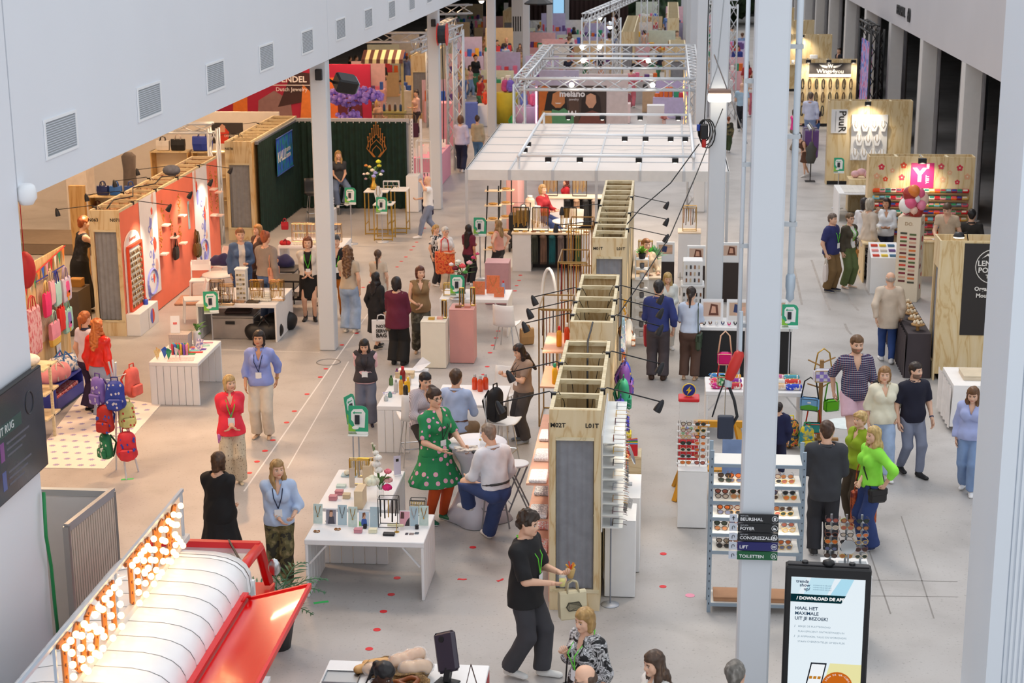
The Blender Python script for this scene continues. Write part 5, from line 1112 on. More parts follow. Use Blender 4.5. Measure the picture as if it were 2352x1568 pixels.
scr([(-.345,1.97),(-.2,1.97),(-.3,1.76),(-.345,1.76)],'dff2fb');scr([(-.16,1.97),(.06,1.97),(-.02,1.76),(-.24,1.76)],'c9ecfa');scr([(.12,1.97),(.24,1.97),(.15,1.76),(.0,1.76)],'b4e4f8');scr([(-.345,1.80),(.17,1.80),(.13,1.72),(-.345,1.72)],'12404a',.5,1)
scr([(.0,.9),(.345,.9),(.345,1.1),(.05,1.1)],'f2ecae');scr([(.18,.55),(.345,.55),(.345,.8),(.26,.8)],'d8eec4')
def st(s_,sz,c,x,z,ax='LEFT',b_=.001,e=.6):text(sc,s_,sz,emis(c,e),(x,-.069,z),ext=.0005,bold=b_,ax=ax)
st('trendz',.045,'1f3e6a',-.30,1.93);st('show',.045,'1f3e6a',-.265,1.892);st('up/',.045,'1f3e6a',-.225,1.854)
for i in range(3):st('INSPIRATIE IN DE JUIST',.017,'7fb0cc',-.14,1.895-.022*i,b_=0)
text(sc,'/ DOWNLOAD DE APP',.044,emis('ffffff',.95),(-.29,-.071,1.76),ext=.0005,bold=.0015,ax='LEFT')
for i,s_ in enumerate(('HAAL HET','MAXIMALE','UIT JE BEZOEK!')):st(s_,.046,'27496a',-.30,1.655-.052*i)
for i,s_ in enumerate(('BEKIJK DE PLATTEGROND','PLAN EFFICIENT ONTMOETINGEN IN','JE AFSPRAKEN, TALKS EN WORKSHOPS','STAAN OVERZICHTELIJK OP EEN PLEK')):st(s_,.026,'9fb9cc',-.265,1.47-.052*i,b_=0)
for i in(0,2):st('/',.03,'9fb9cc',-.30,1.47-.052*i)
scr([(-.20,.72),(-.05,.72),(.02,1.1),(-.13,1.1)],'2c3340',.4,1);scr([(-.185,.735),(-.06,.735),(.005,1.085),(-.12,1.085)],'f4f8fb',.95,2)
for i,z in enumerate((.93,.84)):
 for j in range(3):scr([(-.145+j*.04+i*-.02,z),(-.115+j*.04+i*-.02,z),(-.11+j*.04+i*-.02,z+.03),(-.14+j*.04+i*-.02,z+.03)],'d08a2a',.8,3)
ob('orange_disc',VP([(.125+.145*COS(2*PI*i/28),.87+.145*SIN(2*PI*i/28))for i in range(28)],-.068,-.0645),emis('d9701e',.8),sc)
for i,ch in enumerate('SCAN DE QR-CODE'):a=RAD(155-i*9.3);text(sc,ch,.024,emis('ffffff',.9),(.125+.118*COS(a),-.0692,.87+.118*SIN(a)),(PI/2,-(a-PI/2),0),ext=.0004)
for i,ch in enumerate('EN DOWNLOAD DE APP'):a=RAD(208+i*7.4);text(sc,ch,.024,emis('ffffff',.9),(.125+.118*COS(a),-.0692,.87+.118*SIN(a)),(PI/2,-(a+PI/2),0),ext=.0004)
# -- direction signs on the near column
sgn=thing('direction_signs','five stacked direction signs on the near column','sign',(0,15.0,0))
for i,(s_,c,sm,ic)in enumerate((('BEURSHAL','14161b',1,'hall'),('FOYER','14161b',1,'seat'),('CONGRESZALEN','14161b',1,'mic'),('LIFT','1d1f63',0,'lift'),('TOILETTEN','0d5a34',0,'wc'))):
 zc=2.535-.0935*i;b=ob('sign_board',B_(.735,1.115,-.02,0,zc-.042,zc+.042),mat(c,.35,0,0),sgn);ob('arrow_board',B_(.655,.73,-.02,0,zc-.036,zc+.036),m0('c3c9d4',.4),sgn)
 text(b,s_,.045,m0('f2f3f5',.5),(.755,-.022,zc-.008),ext=.0008,ax='LEFT',bold=.0004)
 if sm:text(b,'NEXT LEVEL',.014,m0('cfd2d8',.5),(.757,-.022,zc+.026),ext=.0006,ax='LEFT')
 ob('icon_ring',TB([(1.08+.027*COS(a),-.022,zc+.027*SIN(a))for a in[2*PI*k/18 for k in range(18)]],.002,4,True),m0('f2f3f5',.5),b)
 wi=m0('f2f3f5',.5)
 for x0,x1,za,zb_ in{'hall':((-.011,.011,-.014,-.002),(-.011,.011,.002,.014)),'seat':((-.012,.012,-.014,.0),(-.012,-.002,.0,.008)),'mic':((-.004,.004,-.016,.016),),'lift':((-.015,-.009,-.012,.012),(-.004,.002,-.012,.012),(.007,.013,-.012,.012)),'wc':((-.012,-.003,-.014,.01),(.003,.012,-.014,.01))}[ic]:ob('icon',B_(1.08+x0,1.08+x1,-.0225,-.02,zc+za,zc+zb_),wi,b)
 ink=m0('2b2e36',.5)
 if i==0:ob('arrow',VP([(.688,zc-.02),(.697,zc-.02),(.697,zc+.004),(.71,zc+.0),(.6925,zc+.022),(.675,zc+.0),(.688,zc+.004)],-.0225,-.02),ink,b)
 else:ob('arrow',TB([(.683,-.022,zc-.018),(.683,-.022,zc+.006),(.69,-.022,zc+.015),(.70,-.022,zc+.015),(.706,-.022,zc+.006),(.706,-.022,zc-.006)],.003,4),ink,b);
 # -- near jewellery tables
ptable('white table of necklace cards nearest the snack truck',-4.28,-2.82,18.62,19.6,.75,'y',6);ptable('white table with flowers set behind the necklace card table',-4.36,-3.45,19.72,21.22,.75,'x',6)
MINT=nmat('mint_marble',[(.3,'b9cfc6'),(.6,'d3e2da'),(.8,'eaf1ec')],14,4);SKYC=mat('b6cdd6',.6,0,.03)
for lab,p,m,nk,art in(('mint necklace card at the truck-side end of the front table',(-4.22,19.15,0.75),MINT,'b08c4a',None),('portrait card of a woman in a grey coat beside the mint card',(-4.05,19.13,0.75),WT,None,PORTRAIT),('plain blue necklace card between two portrait cards',(-3.91,19.13,0.75),SKYC,'8a8a8e',None),('mint necklace card with gold pendant next to the smiling portrait',(-3.77,19.08,0.75),MINT,'c9a24a',None),('smiling portrait card of a woman in blue on the front table',(-3.63,19.09,0.75),WT,None,PORTRAIT2),('blue card with a folded lid beside the wire frame',(-3.5,19.09,0.75),SKYC,None,None),('pink and dark portrait card right behind the beige bracelet roll',(-3.13,19.13,0.75),WT,None,PORTRAIT3),('blue necklace card near the far table end',(-3.02,19.15,0.75),SKYC,'c9c9cc',None),('mint necklace card at the stool end of the front table',(-2.9,19.18,0.75),MINT,'c9a24a',None)):
 scard(lab,p,.115 if art is None else .135,.25 if art is None else .2,m,0,10,nk,art=art)
wrack('black wire frame hung with dark straps on the front table',(-3.33,19.16,0.75),.24,.14,.37,BLACK,.005,(.34,),((.34,5,('1c1c20','2c2c30','c9a24a'),.28),))
wrack('small black wire frame with beaded rows at the table corner',(-3.03,19.59,0.75),.19,.1,.2,BLACK,.005,(.17,.12,.07),((.17,6,'d8c48a',.04),(.12,6,'e2d3a2',.04),(.07,6,'d8c48a',.04)))
for lab,p in(('gold bangle at the near corner of the front table',(-4.18,18.89,0.755)),('gold bangle in front of the blue necklace card',(-3.94,18.98,0.755))):one('bangle',lab,'bracelet',TB([(.035*COS(a),.03*SIN(a),.006*SIN(3*a))for a in[2*PI*i/16 for i in range(16)]],.007,5,True),metal('9c6a3a',.3),p,sm=1)
parcel('dusty pink gift box on the front table',(-3.67,18.91,0.75),(.095,.08,.05),mat('c98a94',.6));parcel('cream gift box beside the dusty pink one',(-3.49,18.92,0.75),(.1,.07,.05),mat('e6e3c6',.6));parcel('black tray with silver jewellery on the front table',(-3.28,18.85,0.75),(.14,.08,.025),BLACK,lid=mat('2a2a2e',.5,0,.6,60))
for i,(px,w)in enumerate(((934,.035),(946,.06),(957,.05))):one('photo_print','small photo print lying at the stool end of the table, %s of three'%ORD[i],'photo',BX(-w/2,w/2,-.035,.035,0,.004,.001),mat(('3a3a44','8a7a76','56606a')[i],.4,0,.5,40),((-3.07,18.9,0.75),(-3.01,18.9,0.75),(-2.95,18.93,0.75))[i])
one('bracelet_roll','beige bracelet roll in front of the wire frame','display roll',TB([(-.1,0,0),(.1,0,0)],.018,8),mat('d9d3ae',.6),(-3.23,19.05,0.8));
t=thing('necklace_stand','slim black stand with a hanging pendant on the front table','stand',(-3.2,18.95,0.75));ob('base',CY((0,0,0),.03,0,.008,10),GOLD,t);ob('rod',RO((0,0,0),(0,0,.13),.004,5),GOLD,t)
for i,(p,lab)in enumerate((((-4.1,19.16,0.75),'small black ring block beside the grey portrait card'),((-3.61,19.05,0.75),'small black ring block before the smiling portrait'),((-2.97,19.08,0.75),'small black ring block at the far table end'))):parcel(lab,p,(.04,.04,.05),BLACK)
parcel('pale blue tray with two white watches on the flower table',(-4.17,20.97,0.75),(.2,.14,.02),SKYC)
for i,p in enumerate(((-4.19,20.95,0.77),(-4.13,21.06,0.77))):one('watch_pad','cream watch cushion on the pale blue tray, %s one'%('near','far')[i],'watch pad',EL((0,0,.035),(.045,.055,.035),10,6),mat('e6dfc9',.6),p,.4*i,sm=1)
for lab,p in(('pink jewellery box with gold ring on the flower table',(-4.2,20.03,0.75)),('pink jewellery box set just behind the first pink one',(-4.16,20.23,0.75))):parcel(lab,p,(.1,.09,.06),mat('c9868e',.6));
parcel('mint jewellery tray near the table back',(-4.19,20.52,0.75),(.12,.1,.03),MINT);parcel('kraft jewellery box with bracelets beside the tall stand',(-4.04,20.11,0.75),(.09,.09,.06),mat('cdbb9a',.6))
for lab,p,d in(('tall wooden riser block with pale top on the flower table',(-3.81,19.85,0.75),(.11,.3,.24)),('second wooden riser behind the tall one',(-3.86,20.68,0.75),(.1,.22,.28))):one('wooden_riser',lab,'riser',BX(-d[0]/2,d[0]/2,-d[1]/2,d[1]/2,0,d[2],.004),mat('dcc6a4',.6,0,.06),p)
wrack('brass necklace hanger with many fine chains on the flower table',(-3.96,20.62,0.75),.26,.05,.36,GOLD,.005,(.34,),((.34,11,('c9a24a','d9c9a0','b8b8bc'),.26),))
wrack('low brass hanger with bracelets behind the necklace hanger',(-3.94,20.94,0.75),.2,.05,.26,GOLD,.005,(.25,),((.25,8,('c9a24a','e0d8c2'),.16),))
scard('beige tall paddle card on the flower table',(-4.04,20.5,0.75),.07,.26,mat('cdbfae',.6),0,6)
t=bouquet('orchid and hydrangea bouquet in a glass vase on the flower table',(-3.61,20.19,0.75),[(-.03,.03,.52,.06,'f3f1ea'),(-.05,.02,.44,.065,'f3f1ea'),(-.02,0,.36,.06,'f1efe6'),(-.06,.05,.58,.045,'ece9de'),(-.1,-.02,.22,.10,'eef2dc'),(.1,.02,.34,.05,'ee7c8c'),(.11,-.02,.24,.06,'f0b6b2'),(.1,-.06,.15,.065,'e2257a'),(-.08,.08,.66,.025,'cfc9b4'),(-.1,.06,.70,.02,'cfc9b4')],[(.05,0),(.05,.02),(.045,.14),(.05,.16)],glass(),seed=4)
t=thing('paper_sign','slim pale lilac sign standing at the flower table back','sign',(-3.52,21.02,0.75),.5);ob('sign_panel',BX(-.05,.05,-.003,.003,.02,.28,.002),mat('d6cfe0',.5),t);ob('acrylic_foot',BX(-.05,.05,-.03,.03,0,.02,.003),WT,t);ob('printed_line',B_(-.02,.02,-.005,-.003,.2,.24),INK,t)
rsign('green recycling sign on twin poles before the flower table',(-4.23,22.04),0,.98);rsign('recycling sign seen edge-on beside the bottle counter',(-4.42,22.6,0),1.25,.98)
# -- bottle counter and guests
ptable('white boarded counter with coloured bottles',-4.35,-3.85,24.2,26.4,.75,'x',4)
for i,(px,py,h,r,c,cp,lab)in enumerate(((925,872,.28,.045,'8a1c1c','d3202a','squat red-topped bottle on the bottle counter'),(922,905,.30,.036,'d9a13a','1f9c86','teal-capped amber bottle on the bottle counter'),(932,916,.28,.04,'2a2622','f0b81c','black bottle with yellow shoulder at the counter front'),(937,900,.24,.036,'f0b81c','f4c83a','yellow bottle near the counter front'),(910,895,.2,.036,'c9cdd2','9a9ea6','clear flask with grey cap on the bottle counter'),(940,880,.2,.03,'d9cdb9','c9a27a','cream bottle with cork-coloured cap'),(899,868,.16,.035,'5a7d4a','2e5a34','small green plant jar at the counter edge'),(912,860,.15,.03,'6a4a8c','8a2c6a','small jar of purple blossoms at the counter back'))):
 bottle(lab,((-4.14,25.47,0.75),(-4.07,24.85,0.75),(-3.96,24.6,0.75),(-3.98,24.98,0.75),(-4.17,24.97,0.75),(-4.02,25.37,0.75),(-4.31,25.35,0.75),(-4.29,25.81,0.75))[i],h,r,c,cp)
for i,(p,c)in enumerate((((-4.25,24.48,0.75),'c9d2d6'),((-4.22,24.68,0.75),'6a9c9a'))):bottle('low glass tumbler at the counter front edge, %s one'%('clear','teal')[i],p,.09,.035,c,c,clear=True)
one('price_leaflet','leaflets lying on the bottle counter','leaflet',BX(-.1,.1,-.07,.07,0,.006,.001),nmat('leaflet',[(.4,'f2f2f2'),(.6,'8a90c0'),(.7,'e0a0a0')],25,2),(-4.27,24.89,0.75),.3)
parcel('open wooden crate with small goods on the counter back',(-4.16,25.82,0.75),(.3,.14,.1),mat('d8c19a',.6));
t=thing('paper_sheets','crumpled white wrapping paper at the counter back','paper',(-4.0,26.25,.75));ob('sheet',MB()._add([(-.15,-.12,0),(.05,-.12,.02),(.2,.05,.12),(.05,.12,.2),(-.08,.08,.05)],[(0,1,4),(1,2,4),(2,3,4)]),mat('e8ebf2',.6),t)
t=thing('low_table','white board table with red flasks behind the seated man','table',(-2.95,24.9,0));ob('table_top',BX(-.55,.55,-.55,.55,.71,.75,.006),WT,t)
for x in(-.5,.5):
 for y in(-.5,.5):ob('leg',RO((x,y,0),(x,y,.71),.02,6),WTG,t)
for i,(x,y)in enumerate(((-2.95,25.2),(-2.85,25.1),(-2.78,25.22))):bottle('orange flask with grey stopper on the board table, %s of three'%ORD[i],(x,y,.75),.25,.045,'d8481c','b4b4b4')
bchair('white bar chair under the woman in stripes',(-3.72,23.75,0),RAD(-160),.72,WT,CHROME,foot=True);bchair('white bar chair holding the black backpack',(-2.35,23.6,0),RAD(75),.72,WT,CHROME,foot=True);bchair('white chair under the man in the light blue shirt',(-3.1,24.0,0),RAD(170),.5,WT,CHROME);bchair('white chair beyond the board table',(-2.6,25.9,0),RAD(-20),.46,WT,CHROME)
bpack('black backpack sitting on a white bar chair',(-2.45,23.5,.75),RAD(60),mat('14151b',.7),'101014',.32,.5,.22)
t=thing('high_table','round high table in a white stretch cover','table',(-2.49,21.47));ob('top_disc',LA([(.0,1.07),(.4,1.07),(.41,1.09),(.40,1.105),(.0,1.11)],n=28),mat('eeedf3',.6,0,.01),t,sm=1)
ob('stretch_cover',MB().loft([[(r*(1+(.12*COS(4*a)if z<.5 else 0))*COS(a),r*(1+(.12*COS(4*a)if z<.5 else 0))*SIN(a),z)for a in[2*PI*i/32 for i in range(32)]]for r,z in((.40,1.08),(.33,.98),(.24,.8),(.21,.6),(.24,.4),(.32,.2),(.43,.01))]),mat('e4e3ee',.65,0,.02),t,sm=1)
p=(-2.49,21.47)
one('magazine','open magazine lying on the white high table','magazine',BX(-.16,.16,-.11,.11,0,.008,.002),nmat('magazine_page',[(.35,'2b3550'),(.5,'c9b9a8'),(.62,'e8e2da')],9,3),(-2.6,21.15,1.11),.2)
one('card_reader','black hand-held card reader on the high table','card reader',BX(-.09,.09,-.04,.04,0,.03,.012),BLACK,(-2.42,20.98,1.11),.1)
t=thing('glass_vase','square glass with yellow and blue flowers on the high table','flowers',(-2.38,21.35,1.11));ob('glass',BX(-.055,.055,-.055,.055,0,.16,.004),glass(),t)
for i in range(9):ob('blossom',EL((.05*SIN(i*2.4),.04*COS(i*1.7),.05+.014*i),.016,6,4),mat(('f2d21c','3a4a8c','e8c81c')[i%3],.6,0,0),t)
fixed_stool('white topped stool under the seated bald man',(-2.26,21.24),.3,.74);folding_stool('white folding bar stool with crossed grey legs',(-1.97,21.68),.4,.75)
# -- goods on the M02T and backpack walls
PINKB=mat('e8b8a6',.6,0,.04)
t=thing('wall_shelf','pale pink wall panel with boards on the M02T wall','shelf',(-1.3,18.6,0));ob('back_panel',B_(-.02,-.003,0,3.1,.05,2.3),PINKB,t)
for z in(.55,1.0,1.45):ob('board',B_(-.30,-.02,.2,3.0,z,z+.025),mat('d8a890',.6),t)
for i,z in enumerate((.575,1.025,1.475)):
 for k in range(3):one('folded_textile','folded printed cloth on the %s board of the pink wall panel, place %s'%(('lower','middle','upper')[i],NUM[k]),'textile',BX(-.11,.11,-.2,.2,0,.05,.012),nmat('cloth_print%d'%i,[(.4,'eceef0'),(.55,('e06a5a','9aa0a8','c8c8cc')[i]),(.6,'f4f4f4')],22,2),(-1.46,19.0+k*.8,z))
for i,z in enumerate((1.55,1.93)):t=thing('bottle_ledge','small pinkish ledge carrying bottles on the backpack wall, %s'%('lower one','upper one')[i],'shelf',(-1.3,22.6+.5*i,z));ob('board',B_(-.42,0,0,1.1,0,.025),mat('d9a486',.6),t);ob('support',B_(-.03,0,.02,1.08,-.2,0),PINKB,t)
for i,(x,y,z,c,cp,lab)in enumerate(((-1.52,22.75,1.575,'f2b21c','2f9e70','yellow bottle with green cap on the lower ledge'),(-1.44,22.95,1.575,'e86a1c','f2c01c','orange bottle with yellow cap on the lower ledge'),(-1.36,23.1,1.575,'d8501c','b8c2d8','orange bottle with pale cap on the lower ledge'),(-1.5,23.4,1.955,'f0a01c','e0201c','orange bottle with red cap on the upper ledge'),(-1.4,23.6,1.955,'d8481c','f2f2ee','tall bottle with white cap on the upper ledge'))):bottle(lab,(x,y,z),.3,.04,c,cp)
t=thing('eyewear_wall','white acrylic eyewear shelving on the M02T wall','shelving',(-.7,18.62,0));ACR=m0('eef0ee',.3)
ob('back_panel',B_(.003,.02,0,1.75,.95,2.15),WT,t)
for i in range(8):
 z=1.0+i*.15;ob('ledge',B_(.02,.26,0,1.7,z,z+.012),ACR,t)
for i in range(8):
 z=1.013+i*.15
 for k in range(5):sglass('spectacles on the %s acrylic ledge of the eyewear wall, place %s'%(ORD[i],NUM[k]),(-.56,18.74+k*.33,z),-PI/2,i*5+k,1.25,'spectacles on the eyewear wall')
plinth('white plinth at the foot of the eyewear wall',-.66,-.29,18.9,19.5,1.0,WT);plinth('second white plinth with a round mirror beside the eyewear wall',-.63,-.25,19.7,20.6,1.0,WT)
t=thing('table_mirror','oval tilting table mirror on the second white plinth','mirror',(-.42,20.2,1.0));ob('foot',B_(-.06,.06,-.05,.05,0,.015),STEEL,t);ob('stem',B_(-.012,.012,-.012,.012,0,.34),STEEL,t);ob('mirror_glass',LA([(.13,-.006),(.13,.006)],n=22),mat('dfe3e6',.05,1.,0),t,(.05,0,.4),(0,RAD(70),0))
for i in range(4):parcel('spectacle case on the second white plinth, %s in line'%ORD[i],(-.5+.05*(i%2),19.85+i*.18,1.0),(.07,.13,.05),mat(('4a3a34','c9c2bc','6a4a3c','8c8c90')[i],.5))
for k in range(3):scard('small leaflet card on the nearest white plinth, %s in line'%ORD[k],(-.5+k*.06,19.05+k*.14,1.0),.09,.12,mat(('d8d8da','b7b2ac','e6e6e8')[k],.5),-.9,15)
sign_pole=thing('pole_stand','grey pole stand on a round foot beside the M02T wall','stand',(-0.58,18.68));ob('base_disc',LA([(.11,0),(.11,.01),(.015,.025)],n=20),mat('b9bdc6',.4,.4,0),sign_pole,sm=1);ob('pole',CY((0,0,0),.01,.02,1.15,8),mat('8f95a3',.4,.4,0),sign_pole);ob('sign_plate',B_(-.1,.1,-.02,.0,1.12,1.14),WTG,sign_pole)
bpc=(('3c3aa8','2a2878','royal blue patterned',None),('2f9a74','1f6a50','sea green',None),('7b4aa0','5a3478','violet',None),('e8e0d0','a87a50','white with brown prints','a05a2c'),('2c3fb0','1c2c80','cobalt','e8c83a'),('e06a3a','a0401c','orange fox-coloured',None),('e8d84a','b0a02c','yellow','c83a3a'),('3a57b0','2a3c80','denim blue','d85a9a'))
for i,(c,s_,w,d)in enumerate(bpc):
 y,z=((21.4,1.3),(22.9,1.15),(23.5,1.2),(25.3,1.45),(24.0,1.1),(21.45,.75),(23.0,.6),(24.5,.9))[i]
 bpack('%s child backpack hanging on the far side of the open walls'%w,(-.55,y,z),RAD(90),mat(c,.6,0,.1,8),s_,.3,.42,.17,None,d)
for i,(y,z,c,lab)in enumerate(((25.4,2.0,'f2b01c','yellow printed cloth hanging at the backpack wall top'),(25.0,1.75,'e8e4da','white printed cloth hanging under the yellow one'),(24.4,1.95,'b8dcec','pale blue printed cloth on the backpack wall'),(24.9,1.3,'c86a2c','orange tiger print cloth on the backpack wall'))):tote(lab,(-.6,y,z-.3),PI/2,nmat('hung%d'%i,[(.4,c),(.55,'ffffff'),(.62,('5a3a20','d8582c','4a6ac0','1c1410')[i])],16,3),mat(c,.7),.34,.4,.06,.1,name='hanging_cloth')
t=thing('toy_box','wooden box of colourful pens at the eyewear wall','box',(-.42,21.9,0));ob('crate',B_(-.15,.15,-.2,.2,0,.86),PINE,t)
for k in range(6):one('picture_book','thin colourful book leaning in the wooden box, %s along'%ORD[k],'book',B_(-.1,.1,-.008,.008,0,.16),mat(('d82c3a','2c8ad8','f0c01c','3aa04a','8a3aa0','e8782c')[k],.5),(-.42,21.76+k*.05,.86),.1*k)
# -- steel sunglasses rack
SX0,SX1,SY0,SY1=.57,1.66,18.55,18.95
t=thing('steel_rack','steel shelving rack of sunglasses behind the near column','shelving',(0,0,0));UP=mat('9fb0bf',.4,.4,0)
for x in(SX0,SX1-.03):
 for y in(SY0,SY1-.03):
  u=ob('upright',B_(x,x+.045,y,y+.03,0,2.02),UP,t)
  if y==SY0:
   for k in range(20):ob('punched_hole',B_(x+.015,x+.027,y-.0015,y,.1+k*.095,.125+k*.095),m0('4a5560',.8),u)
for k,z in enumerate((.12,.78,1.0,1.2,1.4,1.6,1.86)):
 ob('shelf_board',B_(SX0+.045,SX1-.03,SY0,SY1,z-.03,z),m0('f0ece4',.5),t);ob('shelf_lip',B_(SX0+.03,SX1,SY0-.015,SY0,z-.035,z+.005),UP,t)
 if 0<k<6:
  for i,x in enumerate((.72,.87,1.30,1.48)):
   for j,y in enumerate((.1,.27)):sglass('sunglasses on the %s lit shelf of the steel rack, %s row, place %s'%(ORD[k-1],('front','back')[j],NUM[i]),(x+.03*((k+i)%2),SY0+y,z+.006),.06*(i-1.5),k*8+i*2+j,1.25,'sunglasses on the steel rack')
for i,x in enumerate((.75,1.3)):parcel('kraft carton on the bottom shelf of the steel rack, %s one'%('first','second')[i],(x+.1,18.75,.12),(.4,.3,.06),mat('b98a66',.7))
for i,z in enumerate((1.82,1.57,1.36,1.16,.97)):
 ld=bpy.data.lights.new('shelf_light','AREA');ld.shape='RECTANGLE';ld.size=.9;ld.size_y=.03;ld.energy=2.2;ld.color=(1,.9,.76);link(bpy.data.objects.new('shelf_light',ld),t,(1.1,SY0+.03,z-.0))
plinth('tall white plinth under the sunglasses ladder',.23,.62,21.3,21.75,.82,WT)
t=thing('sunglasses_ladder','open rack of seven rows of sunglasses on the tall white plinth','display rack',(.425,21.5,.82))
for x in(-.2,-.09,.09,.2):ob('wire_upright',RO((x,0,0),(x,.06,.62),.005,4),STEEL,t)
for i in range(7):ob('white_bar',B_(-.22,.22,-.02+.008*i,.0+.008*i,.03+i*.088,.05+i*.088),WT,t)
for i in range(7):
 for j in range(2):sglass('sunglasses on rung %s of the ladder rack, %s of the pair'%(NUM[i],('first','second')[j]),(.33+j*.19,21.45+.008*i,.865+i*.088),0,i*5+j*3+2,1.15,'sunglasses on the ladder rack')
t=thing('capsule_machine','small toy capsule machine with red lid and lightning disc','toy machine',(.37,22.35,0));ob('clear_case',BX(-.13,.13,-.12,.12,.95,1.5,.01),glass(),t);ob('red_lid',BX(-.145,.145,-.13,.13,1.5,1.55,.01),m0('d8262e',.4),t);ob('red_base',BX(-.14,.14,-.13,.13,.55,.95,.01),m0('c81e26',.4),t);ob('foot',BX(-.12,.12,-.11,.11,0,.55,.01),WT,t)
d=ob('disc_sign',TB([(0,-.01,1.64),(0,.01,1.64)],.085,20),m0('1c2f8a',.4),t);ob('disc_rim',TB([(.085*COS(a),0,1.64+.085*SIN(a))for a in[2*PI*i/20 for i in range(20)]],.012,5,True),m0('e8c01c',.4),t);ob('lightning_mark',VP([(.02,1.70),(-.04,1.63),(-.005,1.635),(-.025,1.57),(.04,1.65),(.005,1.648)],-.016,-.01),m0('f2cf1c',.4),d)
for i in range(10):one('toy_capsule','coloured toy capsule inside the clear machine, %s counted up'%ORD[i],'toy',EL((0,0,0),.028,8,6),mat(('f2f2f2','e8d21c','2c6ad8','3ab04a','d83a3a')[i%5],.3,0,0),(.30+.055*(i%3),22.3+.05*(i//5),.98+.05*(i//3)),sm=1)
t=thing('trestle','mustard yellow wooden trestle by the bag table','trestle',(.55,22.6,0));YM=mat('d89a1e',.5,0,.03)
for s in(-1,1):ob('leg',BA((-.35 if s<0 else .75,-.25,0),(-.02 if s<0 else .5,.1,1.05),.08,.05),YM,t);ob('leg',BA((-.35 if s<0 else .75,.4,0),(-.02 if s<0 else .5,.1,1.05),.08,.05),YM,t)
ob('cross_beam',BA((-.1,.1,1.05),(.6,.1,1.05),.07,.09),YM,t);ob('shelf_board',B_(-.2,.65,-.1,.3,.4,.43),YM,t)
scard('blue perfume poster board leaning on the trestle',(1.0,22.3,.43),.3,.5,mat('7f97c2',.5,0,.15,4),0,8)
# -- bag table and bag tree
ptable('white table of printed bags behind the near column',.68,2.2,25.35,26.2,.75,'y',5,True)
BAGC=('d81e8a','c8283a','e8c8a8','2c4ad0','e84a6a','8a2ca0','e6e2da','d83a2c','3a8ac8','f0a83a','c86a9a','4aa0b0')
def wash_bag(label,p,c,rot=0.,w=.26,d=.14,h=.1,group='printed wash bags on the bag table'):
 t=thing('wash_bag',label,'bag',p,rot,group);V,Q=cached(('wb',w),lambda:grow([((-w*.34,0,h*.5),(w*.34,0,h*.5),h*.55,h*.55)],.02,k=.03,clip=[lambda X,Y,Z:-Z+0*X+0*Y]))
 ob('body',np_mesh('wash_bag_body',V,Q,nmat('washbag'+c,[(.42,c),(.55,c),(.6,'f4ece4')],18,2)),None,t);ob('zip',TB([(-w*.42,0,h*.98),(0,0,h*1.06),(w*.42,0,h*.98)],.006,4),GOLD,t);ob('loop_handle',TB([(-w*.5,0,h*.5),(-w*.62,0,h*.75),(-w*.5,.02,h*.9)],.006,4),mat(c,.6,0,0),t)
for i in range(12):
 wash_bag('%s wash bag on the bag table, %s row, place %s'%(('magenta','crimson','tan','blue','rose','purple','white','red','sky','amber','mauve','teal')[i],('front','middle','back')[i//4],NUM[i%4]),((.9,1.12,1.82,2.05)[i%4],25.52+.27*(i//4),.75),BAGC[i])
t=thing('bag_tree','wooden bag tree with hanging lunch bags beside the bag table','stand',(2.46,25.32));WD=mat('a8804c',.6,0,.06)
ob('trunk',B_(-.03,.03,-.03,.03,0,1.3),WD,t);ob('cross_foot',BA((-.3,0,.02),(.3,0,.02),.06,.04),WD,t);ob('cross_foot',BA((0,-.3,.02),(0,.3,.02),.06,.04),WD,t)
for z,a in((1.25,.3),(1.2,2.8),(.85,.6),(.85,3.4),(.45,3.2)):ob('peg',RO((0,0,z),(.22*COS(a),.22*SIN(a),z+.08),.012,6),WD,t)
bx,by=(2.46,25.32)
def lunch_bag(label,p,m,sm,rot=0.,w=.28,h=.2,d=.1,art=None):
 t=thing('lunch_bag',label,'bag',p,rot);ob('body',BX(-w/2,w/2,-d/2,d/2,0,h,.035),m,t,sm=False);ob('shoulder_strap',TB([(-w*.45,0,h*.9),(-w*.3,0,h+.25),(0,0,h+.32),(w*.3,0,h+.25),(w*.45,0,h*.9)],.012,5),sm,t,sm=1);ob('piping',TB([(-w*.42,-d/2-.002,h*.1),(w*.42,-d/2-.002,h*.1),(w*.42,-d/2-.002,h*.9),(-w*.42,-d/2-.002,h*.9)],.007,4,True),sm,t)
 for poly,c in art or():ob('print_shape',VP([(x*w,z*h)for x,z in poly],-d/2-.004,-d/2+.01),mat(c,.5,0,0),t)
CHK=(([(-.4+.2*i,.1+.27*j),(-.2+.2*i,.1+.27*j),(-.2+.2*i,.37+.27*j),(-.4+.2*i,.37+.27*j)],'9a86d8')for i in range(4)for j in range(3)if(i+j)%2)
lunch_bag('lilac and white checkered lunch bag at the top of the bag tree',(bx+.01,by-.14,.98),mat('ece9f4',.5),GOLD,.1,.3,.22,.12,list(CHK));lunch_bag('sky and meadow printed lunch bag on the bag tree',(bx-.17,by-.08,.5),mat('7db6e8',.5),BLACK,-.25,.3,.22,.1,[([(-.45,.08),(.45,.08),(.45,.4),(0,.5),(-.45,.36)],'5ab03a'),([(-.1,.6),(.1,.6),(.08,.72),(-.08,.7)],'f4f6f8')]);lunch_bag('metallic green lunch bag on the bag tree',(bx+.17,by-.02,.48),mat('62b81c',.2,.5,0),m0('4ea82c',.4),.35,.26,.2,.1)
